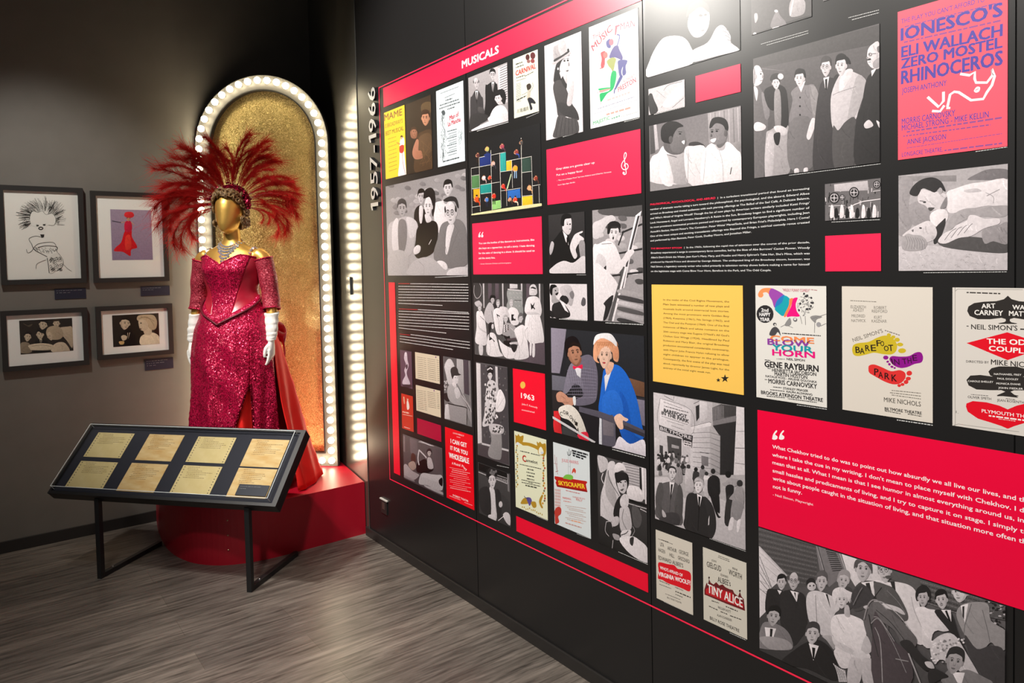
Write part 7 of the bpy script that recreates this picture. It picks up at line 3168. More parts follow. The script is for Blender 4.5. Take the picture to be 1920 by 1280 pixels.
('photograph_print', 'black and white photograph of a hooded ragged child crouching by a railing', 'photograph', None, 'photo', 'R', (3.322, 3.58, 0.59, 0.944), 86, '''G 97 115|0 0 516 0 0 708 -516 0
S 207|5 701 97 -2 19 -61 -62 -57 -36 6
S 201|280 707 231 1 -5 -233 -173 54 -36 90
L 205 4|289 695 168 11
L 205 4|288 675 168 11
L 205 4|288 655 168 10
L 205 4|288 635 168 9
L 205 4|287 616 168 8
L 205 4|287 596 168 7
L 205 4|286 576 168 6
L 205 4|286 556 168 5
P 215|473 706 16 0 4 -235 -18 10
P 85|498 705 13 -1 3 -282 -13 10
P 206|448 701 18 2 6 -168 -23 8
C 100 7|64 575 -19 -48 22 -35
S 98|318 512 34 32 93 5 35 -53 -10 -44 -74 -12 -70 3
P 90|326 440 189 3 -1 -21 -184 -6
L 85 5|330 402 184 7
L 85 5|450 392 63 -8
S 122|25 236 8 149 34 96 38 124 27 71 60 13 8 -77 3 -85 32 -64 10 -26 -61 -72 8 -70 -41 -83 -111 13
S 197|105 591 29 -22 71 -141 -7 -88 -44 3 -68 84
C 213 6|120 609 18 -75 97 -99
S 115|190 595 49 26 77 9 25 -43 -13 -66 -54 -62 -48 31
S 207|218 545 49 25 43 3 11 -47 -32 -57 -39 -2 -26 29
S 94|200 555 29 60 77 13 9 -47 -48 -18 -40 -30
E 90|255 545 11 2 -11 3
E 90|303 561 9 2 -9 3
S 114|248 486 37 18 -15 -22
S 220|281 542 12 -19 -18 -2
S 100|188 616 13 53 40 26 48 -7 23 -41 -44 -6 -49 -26
S 94|189 359 56 78 7 -83 -11 -88 -69 -5
S 122|244 409 40 52 47 -2 -1 -71 -39 -24 -39 -3
S 87|237 322 35 37 57 15 27 -77 -2 -85 -106 -44
C 205 5|281 347 -16 -89 46 -65
S 114|367 384 56 15 44 -72 -29 -77 -55 -1
S 85|263 172 91 30 -30 -69 -77 -8
C 94 6|237 129 59 32 29 29
S 87|156 235 46 34 29 -6 -11 -53 -60 -31
S 100|227 101 135 58 74 -6 81 -38 0 -110 -177 14
S 196|159 121 69 5 -1 -36 -49 -7
C 85 4|90 195 -12 -76 40 -32
C 85 4|90 195 51 14 19 -38
S 121|343 139 38 18 -11 -66 -28 6
C 85 4|151 3 11 68
C 208 6|373 239 18 -30 -29 -50''', [], ['4|215 -8 300 -1']),
('theatre_poster', 'white poster with a bright cornucopia of colours above a four-colour title', 'poster', None, 'ink', 'R', (4.045, 4.276, 1.271, 1.621), 362, '''S 349|23 629 -4 19 18 25 28 11 48 -1 -3 -21 -11 -19 -20 15 -25 -4 2 -15 -12 -13
S 350|107 681 33 -6 54 -30 -7 -30 -51 -51 -20 43 -22 37
S 351|136 564 11 43 40 35 13 -3 -20 -43
S 352|133 561 47 35 20 44 36 -21 -3 -33 -40 -67 -34 13
S 353|194 519 32 61 6 39 24 4 -17 -49 -30 -58
S 354|212 516 30 61 14 46 29 5 -13 -35 6 -42 19 -31 -52 -3
D 356 5|370 676 37 -4
C 357 2|317 621 4 -5 3 7
C 357 2|310 575 -2 -2 -7 0
C 357 2|335 594 6 5 -14 -13
C 357 2|341 595 -1 -8 2 6
C 357 2|354 561 -6 -5 8 -1
C 357 2|348 589 6 0 -8 9
C 357 2|329 613 -7 -8 3 11
C 357 2|300 589 4 6 -10 -11
C 357 2|314 593 7 -2 2 7
C 357 2|331 549 -6 -6 -1 14
C 357 2|319 530 -1 -7 11 14
C 357 2|321 651 2 -1 -5 -5
C 357 2|313 611 -8 -3 -2 -1
C 357 2|295 559 -8 5 0 -3
C 357 2|371 564 -6 4 15 4
C 357 2|333 599 -5 -8 4 4
C 357 2|319 552 -8 4 11 -8
C 357 2|290 577 -6 -6 -1 12
C 357 2|309 573 4 0 -4 3
C 357 2|350 550 -5 -7 14 0
C 357 2|338 553 -5 2 2 2
C 357 2|343 589 4 -5 -3 5
C 357 2|348 611 1 4 -6 -3
C 357 2|316 613 3 6 -12 -3
C 357 2|327 532 -1 -6 -7 -3
C 357 2|336 550 -3 -6 7 4
C 357 2|314 542 -5 8 3 0
C 357 2|353 638 -3 2 8 -10
C 357 2|292 592 -5 5 -2 -14
C 357 2|310 560 3 2 0 -1
C 357 2|316 614 -3 -6 -7 7
C 357 2|359 636 -2 -3 -5 -5
C 357 2|326 639 1 -9 -10 3
C 357 2|348 593 -7 -4 3 10
C 357 2|314 605 3 -5 7 13
C 357 2|350 546 6 -3 0 7
C 357 2|378 580 5 -2 -10 -6
C 357 2|364 636 4 -7 -11 7
C 357 2|345 615 4 6 -12 -10
C 357 2|349 599 3 1 7 -8
C 357 2|332 629 -8 -2 4 2
C 357 2|352 568 5 -5 -4 12
C 357 2|352 605 -8 -5 12 9
C 357 2|322 604 -3 7 -4 -8
C 357 2|301 576 7 -8 -10 4
C 357 2|291 578 3 7 -1 -2
C 357 2|324 545 -5 7 -2 1
C 357 2|325 580 -6 -7 13 10
C 357 2|316 599 1 5 3 3
C 357 2|339 620 4 -1 -13 7
C 357 2|332 559 4 0 6 4
C 357 2|359 582 -8 -3 3 11
C 357 2|326 533 2 7 8 -6
C 357 2|338 650 2 -6 -7 2
C 357 2|310 637 3 -2 -12 2
C 357 2|366 578 -4 -3 14 3
C 357 2|294 619 3 -1 2 0
C 357 2|356 587 1 0 1 -8
C 357 2|340 612 3 2 -10 3
C 357 2|374 613 5 -1 -6 3
E 358|326 654 6 0 -6 6
E 358|301 595 7 1 -7 6
E 358|343 640 6 0 -6 7
E 358|336 639 7 0 -7 6
E 358|347 644 6 0 -6 6
E 358|361 566 6 0 -6 6
E 358|341 564 6 0 -6 6
E 358|368 584 6 0 -6 6
E 358|371 631 6 0 -6 6
E 358|293 556 6 0 -6 7
E 358|371 603 6 0 -6 6
E 358|342 639 7 0 -7 6
E 358|346 565 7 0 -6 6
E 358|380 602 7 1 -7 6
C 359 2|300 523 12 -47
C 359 2|332 524 2 -53
S 360|363 517 34 13 40 -7 -34 -16 -9 -21
C 361 2|391 486 -2 -58
C 361 2|372 508 92 33
S 360|199 464 33 44 10 -30 -17 -19
C 361 2|172 450 33 17
C 361 2|225 459 29 -10
E 361|268 499 13 0 -13 12
E 362|268 502 8 1 -8 6
E 363|415 478 14 1 -14 13
C 364 2|427 470 34 17
E 365|66 524 59 2 -58 53
S 359|95 397 16 38 27 14 24 -17 9 -35 -19 22 -21 -23
E 359|133 464 12 0 -12 10
E 362|136 461 6 0 -6 6
D 365 5|182 410 245 1
D 371 4|61 238 40 0
D 371 4|81 187 21 1
D 371 4|61 116 16 1
D 371 4|118 77 57 2
D 371 4|97 57 101 3
D 371 4|72 15 123 5
D 371 4|216 18 184 3''', [('"WILDLY FUNNY COMEDY"', 186, 666, 364, 665, 186, 684, 355, 1), ('2nd', 41, 538, 90, 538, 41, 560, 366, 5), ('HAPPY', 27, 510, 103, 511, 27, 533, 366, 6), ('YEAR', 31, 480, 98, 481, 31, 502, 366, 6), ('COME', 102, 362, 385, 365, 102, 397, 367, 7), ('BLOW', 84, 337, 362, 344, 84, 375, 368, 7), ('YOUR', 115, 305, 378, 310, 115, 343, 369, 7), ('HORN', 116, 274, 390, 281, 117, 312, 370, 7), ('A COMEDY BY', 142, 251, 200, 254, 142, 257, 371, 1), ('NEIL SIMON', 211, 253, 327, 255, 212, 267, 371, 2), ('GENE RAYBURN', 61, 197, 412, 203, 62, 235, 372, 5), ('HENRIETTA JACOBSON', 112, 173, 398, 177, 112, 195, 373, 2), ('MARTIN HUSTON', 129, 150, 342, 153, 129, 173, 373, 2), ('NATALIE ROSS - ARLENE GOLONKA', 66, 134, 402, 136, 67, 148, 371, 1.5), ('MORRIS CARNOVSKY', 86, 99, 402, 103, 86, 128, 373, 2.5), ('STANLEY PRAGER', 185, 73, 347, 77, 185, 87, 373, 2), ('RALPH ALSWANG', 208, 56, 373, 59, 208, 69, 373, 2), ('BROOKS ATKINSON THEATRE', 34, 25, 438, 31, 35, 48, 372, 3)], ['4|273 -12 187 1']),
('theatre_poster', 'cream poster with yellow, purple and red footprints carrying the title', 'poster', None, 'ink', 'R', (4.322, 4.559, 1.273, 1.621), 426, '''S 374|57 340 7 29 28 14 56 11 43 24 41 16 36 -5 29 -34 -2 -36 -22 -22 -41 -4 -54 4 -49 -16 -37 -10 -25 4
E 374|257 438 11 0 -11 10
E 374|279 429 11 1 -11 8
E 374|299 416 14 1 -14 10
E 374|314 392 16 1 -16 9
E 374|324 360 20 2 -20 11
S 375|259 308 14 19 41 1 45 7 33 21 25 3 11 -24 -8 -27 -33 -12 -39 -21 -35 -7 -34 12
E 375|240 316 14 1 -14 10
E 375|250 295 7 1 -7 5
E 375|259 282 7 0 -7 7
E 375|272 270 8 0 -8 6
E 375|286 265 6 1 -6 4
S 376|147 242 4 22 27 9 42 -11 47 -16 46 10 26 -12 0 -29 -26 -30 -40 -8 -47 12 -48 22 -25 13
E 376|360 245 14 2 -14 11
E 376|355 216 13 2 -13 8
E 376|344 197 12 2 -12 9
E 376|326 182 10 1 -10 7
E 376|309 174 9 1 -9 7
D 379 5|235 460 79 -22
D 379 4|48 615 143 -3
D 379 4|270 141 149 4
D 379 4|261 128 156 2
D 379 4|270 117 147 -2
D 383 4|234 26 82 -3
D 383 4|352 27 69 -2''', [('B', 78, 328, 102, 330, 78, 364, 64, 3), ('A', 102, 325, 126, 327, 102, 359, 64, 3), ('R', 132, 343, 155, 345, 132, 377, 64, 3), ('E', 163, 345, 189, 348, 163, 381, 64, 3), ('F', 193, 374, 215, 376, 194, 408, 64, 3), ('O', 213, 376, 232, 377, 213, 405, 64, 3), ('O', 232, 351, 256, 353, 232, 381, 64, 3), ('T', 256, 353, 280, 355, 256, 388, 64, 3), ('I', 275, 284, 281, 286, 275, 316, 377, 2), ('N', 286, 281, 312, 284, 286, 314, 377, 2), ('T', 328, 289, 350, 293, 328, 320, 377, 2), ('H', 354, 296, 373, 299, 354, 326, 377, 2), ('E', 379, 312, 400, 315, 379, 343, 377, 2), ('P', 179, 216, 201, 216, 179, 254, 378, 3), ('A', 201, 204, 225, 204, 201, 239, 378, 3), ('R', 234, 200, 259, 200, 234, 236, 378, 3), ('K', 271, 193, 297, 194, 271, 231, 378, 3), ("NEIL SIMON'S", 64, 387, 227, 451, 64, 409, 379, 1), ('ELIZABETH', 50, 575, 134, 576, 50, 592, 380, 1), ('ASHLEY', 63, 556, 124, 558, 63, 574, 380, 1), ('MILDRED', 55, 525, 130, 527, 55, 542, 380, 1), ('NATWICK', 54, 498, 134, 501, 54, 515, 380, 1), ('ROBERT', 178, 575, 245, 576, 178, 592, 380, 1), ('REDFORD', 167, 555, 249, 557, 167, 572, 380, 1), ('KURT', 179, 522, 221, 523, 179, 540, 380, 1), ('KASZNAR', 166, 501, 246, 504, 166, 518, 380, 1), ('MIKE NICHOLS', 230, 77, 417, 78, 230, 103, 381, 1), ('BILTMORE THEATRE', 234, 32, 421, 35, 234, 49, 382, 4)], ['5|296 -14 177 1']),
('theatre_poster', 'white poster with black and red playing-card shapes', 'poster', None, 'ink', 'R', (4.605, 5.02, 1.275, 1.621), 427, '''P 384|238 656 -16 -17 -31 -10 -52 -4 -43 -8 -25 -18 -5 -22 11 -24 35 -14 53 2 47 9 17 -5 1 -9 -7 -6 -24 -6 3 -3 71 3 3 3 -23 4 -7 6 1 9 16 6 45 -6 49 2 31 15 9 23 -5 20 -21 16 -39 6 -49 3 -30 9 -15 16
P 385|236 483 -173 -64 174 -68 163 80
P 384|239 321 -36 -3 -32 -12 -13 -18 8 -18 11 -4 -54 2 -43 -8 -17 -23 9 -26 35 -16 59 4 47 6 17 -6 -6 -12 -29 -10 0 -3 44 6 0 0 43 5 0 3 -28 3 -6 10 16 10 45 5 54 9 31 21 7 27 -15 17 -38 0 -49 -12 10 7 7 18 -12 15 -30 6 -35 -3
P 384|229 200 20 3 33 -25 -90 -1
P 385|239 117 -36 13 -53 8 -59 -2 -28 -16 -2 -16 8 -24 44 -27 53 -10 48 -10 23 -8 5 1 23 15 45 24 48 24 39 37 7 24 -3 14 -24 9 -53 -12 -49 -21 -36 -23
C 386 2|24 684 -11 -12 -1 -25 1 -620 14 -15 258 6
C 386 2|24 684 274 1
D 387 6|63 665 144 -3
D 384 4|63 501 12 0
D 384 6|288 498 45 0
D 390 3|83 166 74 3
D 390 3|231 166 38 0
D 391 7|160 71 145 1
D 392 4|201 64 69 0''', [('ART', 129, 592, 187, 596, 129, 615, 388, 4), ('CARNEY', 98, 560, 218, 561, 97, 585, 388, 4), ('WALTER', 257, 592, 368, 593, 257, 614, 388, 4), ('MATTHAU', 243, 562, 373, 560, 243, 586, 388, 4), ("NEIL SIMON'S", 84, 489, 277, 493, 84, 514, 384, 2), ('THE ODD', 152, 423, 343, 429, 152, 449, 389, 5), ('COUPLE', 160, 390, 323, 388, 160, 415, 389, 5), ('DIRECTED BY', 62, 323, 160, 327, 62, 335, 384, 1), ('MIKE NICHOLS', 169, 324, 386, 324, 168, 350, 384, 2), ('NATHANIEL FREY', 182, 275, 294, 283, 182, 284, 388, 2), ('PAUL DOOLEY', 196, 255, 282, 260, 196, 264, 388, 2), ('CAROLE SHELLEY', 70, 228, 179, 236, 70, 237, 388, 2), ('MONICA EVANS', 192, 231, 290, 238, 192, 240, 388, 2), ('JOHN FIEDLER', 200, 211, 300, 218, 200, 220, 388, 2), ('OLIVER SMITH', 69, 148, 170, 151, 69, 161, 387, 1), ('JEAN ROSENTHAL', 195, 150, 324, 154, 195, 162, 387, 1), ('PLYMOUTH THEATRE', 130, 86, 382, 87, 130, 103, 391, 3), ('1.', 16, 65, 27, 65, 16, 78, 390, 1)], []),
('photograph_print', 'photograph of two men in suits before a queue under a theatre sign', 'photograph', None, 'photo', 'R', (3.62, 4.0, 0.77, 1.231), 197, '''P 92|0 920 355 -2 -8 -522 -350 -78
P 87|332 915 183 2 -3 -161 -183 -31
P 122|411 916 60 0 -1 -104 -59 -46
P 121|377 875 31 16 -2 -89 -25 -32
L 205 4|360 889 48 27
P 85|701 920 58 2 2 -433 -86 -19
L 114 4|690 649 70 12
L 114 3|687 551 72 6
L 208 3|699 760 60 9
P 86|515 766 186 91 -26 -387 -106 -24 4 258
P 205|514 886 69 34 118 2 -3 -100 -180 -56
P 97|583 920 118 2 -3 -61 -116 -31
L 201 2|525 891 1 -88
L 201 2|538 895 1 -88
L 201 2|551 899 1 -87
L 201 2|563 903 2 -87
L 201 2|576 907 1 -87
L 201 2|589 912 1 -88
L 201 2|601 913 2 -84
L 88 2|614 915 1 -82
L 88 2|626 917 1 -80
L 88 2|638 919 2 -78
L 88 2|651 920 1 -75
L 88 2|663 922 2 -73
L 88 2|675 924 2 -71
L 88 2|687 926 2 -68
P 195|518 797 180 64 0 -35 -180 -60
P 207|332 712 159 54 3 -337 -170 -38
P 217|496 753 79 -44 -6 -263 -75 -17
L 202 3|351 688 147 30
L 212 3|501 716 73 -7
L 202 3|351 654 147 29
L 212 3|500 681 74 -8
L 202 3|350 621 147 27
L 212 3|500 646 73 -10
L 202 3|350 588 147 24
L 212 3|499 611 74 -11
L 202 3|349 554 147 23
L 212 3|499 576 73 -13
L 202 3|349 521 147 21
L 212 3|498 540 74 -14
L 202 3|348 488 147 19
L 212 3|498 505 73 -15
L 202 3|348 454 147 18
L 212 3|497 470 74 -17
L 202 3|347 421 147 15
L 212 3|497 435 73 -18
P 100|329 732 157 56 21 -6 -5 -21 -150 -50 -23 3
L 213 3|329 727 159 59 17 -4
P 202|419 545 58 2 -1 -63 -55 -3
L 121 3|406 567 77 4
P 93|49 692 210 -25 92 2 -10 -89 -71 14 -11 45 -205 16
P 97|121 628 132 0 -3 -132 -119 -19
P 199|163 574 65 -2 0 -19 -66 -3
P 100|65 887 272 -45 -6 -174 -282 27
C 213 2|65 887 272 -45 -6 -174 -282 27 16 192
D 210 4|95 863 167 -23
D 210 6|98 834 216 -15
D 210 4|75 759 232 -24
D 210 3|123 733 149 -11
D 210 4|165 705 112 -12
L 121 3|99 911 87 -24 4 31
L 85 9|257 620 -6 -243
P 85|270 622 69 -1 -2 -40 -68 1
D 206 7|276 609 57 -1
D 206 7|275 593 58 -2
P 122|3 592 50 0 -2 -107 -44 -4
P 213|52 548 31 -1 -1 -56 -31 -1
E 205|268 423 9 2 -9 7
S 121|253 377 2 29 13 9 13 -3 0 -28
E 205|52 468 10 2 -10 7
S 85|36 421 2 30 14 9 13 -4 1 -29
E 205|56 371 10 2 -10 7
S 203|40 324 2 30 13 9 14 -3 1 -29
E 205|240 496 9 2 -9 7
S 203|225 450 2 29 13 9 13 -4 0 -28
E 121|51 471 10 2 -10 7
S 121|35 424 2 29 14 10 14 -4 0 -29
E 206|70 486 10 2 -9 7
S 121|55 440 1 29 14 10 14 -5 0 -28
E 121|175 511 10 1 -10 8
S 203|160 465 2 29 13 9 13 -4 1 -28
E 206|40 405 10 2 -9 7
S 203|24 358 2 29 14 10 14 -4 1 -29
E 206|36 473 10 2 -9 7
S 87|20 426 2 30 14 9 14 -4 1 -28
E 205|278 435 10 2 -9 7
S 87|264 389 1 29 13 9 13 -4 1 -27
E 206|38 444 10 2 -10 8
S 85|22 397 2 30 14 10 14 -4 0 -29
E 205|206 485 9 2 -9 7
S 85|191 439 2 29 13 10 13 -4 0 -28
E 206|120 466 10 2 -9 7
S 121|105 420 2 29 13 10 14 -4 0 -29
E 121|74 483 10 2 -10 7
S 121|58 436 2 30 13 9 14 -4 1 -29
E 121|222 515 9 2 -9 7
S 97|207 469 1 29 14 9 12 -4 1 -28
E 206|302 449 9 2 -9 7
S 203|287 404 2 28 13 9 12 -3 1 -28
E 206|130 457 10 2 -9 7
S 85|115 411 2 29 13 10 14 -4 0 -29
E 205|260 505 9 2 -9 7
S 85|245 460 2 29 13 9 13 -4 0 -28
E 121|99 464 10 3 -10 7
S 87|84 418 1 29 14 10 13 -4 1 -29
E 121|157 508 10 2 -9 7
S 87|142 462 2 29 13 10 13 -4 1 -29
E 121|174 523 10 2 -10 7
S 87|159 477 1 29 14 9 13 -4 1 -28
E 121|146 515 10 2 -10 7
S 85|130 469 2 29 14 9 13 -4 1 -28
E 205|267 461 9 2 -9 7
S 87|252 416 2 28 13 10 12 -4 1 -28
E 206|95 437 10 2 -10 8
S 97|80 391 1 29 14 10 14 -4 0 -29
E 121|51 410 10 2 -10 8
S 121|35 363 2 30 14 10 13 -4 1 -29
E 206|104 421 10 2 -10 8
S 87|88 375 2 29 14 10 13 -4 1 -29
E 206|319 429 9 2 -9 7
S 97|304 384 2 28 13 10 12 -4 1 -28
E 205|133 426 10 2 -9 7
S 121|118 379 2 30 13 9 13 -4 1 -28
E 206|119 430 10 2 -10 7
S 121|103 384 2 29 14 10 13 -4 1 -29
E 205|279 504 9 2 -9 7
S 203|264 459 2 28 13 9 13 -4 0 -27
E 205|155 409 10 3 -10 7
S 85|140 363 2 29 13 10 13 -4 1 -28
E 121|164 498 10 2 -10 7
S 203|149 452 2 29 13 9 13 -4 1 -28
E 206|229 417 9 2 -9 7
S 87|214 372 2 28 13 10 13 -4 0 -28
E 206|140 433 9 2 -9 7
S 97|124 386 2 29 14 10 13 -4 1 -28
E 121|278 438 10 2 -10 6
S 203|264 392 1 29 13 9 13 -4 0 -28
E 205|162 504 9 2 -9 7
S 97|146 458 2 29 13 9 14 -4 0 -28
E 121|145 470 10 2 -10 7
S 97|130 424 1 29 14 10 13 -4 1 -29
E 206|132 480 10 2 -9 7
S 85|117 434 2 29 13 10 14 -4 0 -29
E 121|79 477 10 2 -10 8
S 121|63 431 2 29 13 10 14 -4 1 -29
E 205|234 412 9 2 -9 7
S 87|219 367 2 28 13 10 13 -4 0 -28
E 206|111 505 10 1 -9 8
S 121|96 458 2 29 13 10 14 -4 0 -29
E 205|42 452 10 2 -10 7
S 85|26 405 2 29 14 10 14 -4 0 -29
E 121|204 491 10 2 -10 7
S 203|189 446 2 28 13 10 13 -4 1 -28
E 206|247 432 10 2 -9 7
S 97|232 386 2 29 13 9 13 -3 1 -28
E 205|261 466 10 2 -9 7
S 121|247 420 1 29 13 9 13 -4 1 -28
E 205|300 519 9 2 -9 7
S 85|285 475 2 28 13 9 12 -4 1 -28
P 95|1 303 124 29 144 -117 296 74 200 -24 -3 -263 -769 -24
S 211|189 306 5 101 22 18 35 -10 1 -90
E 119|220 438 16 4 -16 11
S 207|280 317 5 100 21 17 34 -10 1 -88
E 119|310 447 16 4 -16 11
S 96|344 312 5 99 21 17 32 -9 2 -88
E 88|373 441 16 4 -16 11
S 208|401 340 5 99 21 16 32 -10 1 -86
E 121|430 468 15 3 -15 12
S 85|433 304 5 98 20 17 32 -10 2 -86
E 121|461 432 15 3 -14 11
S 201|282 273 14 82 49 11 6 -82
S 87|439 306 13 80 29 -13 -8 -107 -23 -1
S 94|469 376 18 37 35 22 39 -10 8 -50 -9 -64 -80 -20
E 206|515 460 18 4 -17 14
S 88|480 291 40 6 32 -116 22 -13 -28 -10 -39 78 -16 44
S 88|523 302 37 9 6 -117 -25 12
S 196|583 393 28 15 33 32 60 9 16 -20 -33 -31 -76 -15
E 115|634 465 22 5 -22 17
S 94|616 381 60 15 -17 -121 -13 -130 -27 -3 -1 151
S 121|621 303 38 14 -13 -177 -44 -3
S 211|640 307 36 47 22 42 32 17 21 -32 -1 -83 -32 -8 -37 9 -22 4
E 121|722 427 22 5 -21 17
S 220|670 296 75 1 -12 -77 -22 -43 -43 7 -19 4
S 85|649 179 25 6 -9 -72 -17 -14 -19 4
S 85|701 174 29 18 -17 -79 -16 -7
S 205|138 302 -67 -27 -32 -10 -14 -125 -14 -125 230 2 -1 138 -1 137 -18 3 -32 14
P 89|138 301 51 7 -41 -133
P 94|153 288 18 2 -20 -114 -7 -1
L 213 5|138 301 10 -126 41 133
L 213 4|148 175 -18 -143
S 114|7 154 25 94 40 30 12 -79 -21 -77 24 -87 -39 -16 -33 49
S 123|220 293 25 -4 15 -87 -19 -150 -56 0 -2 101
S 93|48 19 66 54 103 18 -1 -81 -162 -10
S 201|69 82 29 -18 6 -24 -30 -6
H 122 121 25 b|165 368 38 7 -33 44
S 96|126 378 9 27 31 16 31 -8 3 -34 -9 23 -32 3 -23 -15
S 214|378 276 -47 -18 -24 -4 -18 -124 -17 -124 221 -5 4 117 5 116 -25 10 -49 27
P 89|378 275 50 -5 -32 -105
P 115|393 261 18 -2 -12 -94 -7 0
L 393 6|378 275 18 -110 32 105
L 393 4|396 165 -11 -146
S 86|281 178 19 69 43 26 24 -14 -25 -66 -15 -182 -55 0
S 86|438 267 58 -24 33 -68 5 -95 -30 -73 -34 2 1 121
P 85|474 126 9 27 -4 -64 -8 -7
H 98 84 -30 s|399 335 39 6 -32 48
S 201|360 350 9 27 30 12 35 -12 7 -32 -16 16 -32 9''', [('BAREFOOT', 97, 796, 300, 780, 97, 822, 279, 3), ('IN THE PARK', 76, 775, 317, 751, 77, 800, 279, 3), ('BILTMORE', 63, 661, 339, 638, 64, 685, 100, 4)], ['3|478 -8 281 -1']),
('theatre_poster', 'small cream poster with a red brush stroke across its middle', 'poster', None, 'ink', 'R', (3.621, 3.786, 0.476, 0.729), 428, '''S 394|18 256 18 21 73 10 58 11 33 -15 57 12 56 -7 0 -77 -10 -53 -56 -3 -49 -1 -92 -6 -51 6 -39 -3 7 53
D 383 4|22 443 135 1
D 383 4|52 445 64 3
D 383 5|29 137 94 2
D 383 4|28 111 111 6
D 383 5|173 140 73 0
D 383 8|176 109 136 4
D 383 5|176 89 66 2
D 383 4|83 60 138 7''', [("WHO'S AFRAID OF", 37, 229, 244, 239, 38, 252, 395, 4), ('VIRGINIA WOOLF?', 23, 173, 311, 204, 23, 206, 396, 5), ('UTA', 42, 397, 77, 399, 43, 426, 383, 2), ('HAGEN', 24, 353, 86, 355, 25, 381, 383, 2), ('ARTHUR', 110, 392, 192, 395, 111, 420, 383, 2), ('HILL', 128, 349, 172, 350, 129, 377, 383, 2), ('GEORGE', 214, 399, 297, 402, 215, 427, 383, 2), ('GRIZZARD', 203, 353, 306, 355, 203, 380, 383, 2), ("EDWARD ALBEE'S", 23, 295, 249, 307, 24, 324, 383, 2), ('BILLY ROSE THEATRE', 100, 36, 229, 43, 100, 48, 383, 2)], ['3|65 -4 261 1']),
('theatre_poster', 'small cream poster with a dark red castle skyline behind white letters', 'poster', None, 'ink', 'R', (3.831, 4.002, 0.479, 0.729), 429, '''P 397|8 207 12 36 8 21 11 -8 10 41 12 -21 23 -5 23 24 22 -14 29 16 22 -11 28 -2 29 4 13 -19 28 -8 13 34 12 -26 17 -12 9 -74 -144 -6 -176 -2
P 398|20 217 49 37 89 6 71 7 28 -32 59 -15 0 -24 -131 -6 -166 -5
L 399 4|49 309 -1 -50
E 399|49 306 7 3 -7 4
L 399 4|291 300 0 -47
E 399|291 301 7 3 -7 4
D 383 4|124 468 90 -1
D 383 4|128 479 83 -1
D 383 6|68 151 59 6
D 383 7|181 154 92 2
D 383 6|45 106 70 -1
D 383 6|139 104 53 2
D 383 6|213 105 88 7''', [('TINY ALICE', 36, 201, 309, 199, 37, 263, 400, 5), ('JOHN', 72, 425, 109, 428, 72, 440, 383, 2), ('GIELGUD', 32, 376, 148, 379, 32, 415, 383, 2.5), ('IRENE', 236, 427, 275, 426, 236, 441, 383, 2), ('WORTH', 207, 382, 307, 380, 207, 420, 383, 2.5), ('EDWARD', 144, 351, 203, 353, 144, 367, 383, 2), ("ALBEE's", 120, 301, 221, 306, 121, 340, 383, 2.5), ('WILLIAM HUTT', 118, 121, 220, 126, 118, 139, 383, 2), ('ALAN SCHNEIDER', 111, 66, 228, 74, 111, 82, 383, 2), ('BILLY ROSE THEATRE', 52, 21, 284, 23, 53, 44, 383, 3)], ['4|208 -12 124 2']),
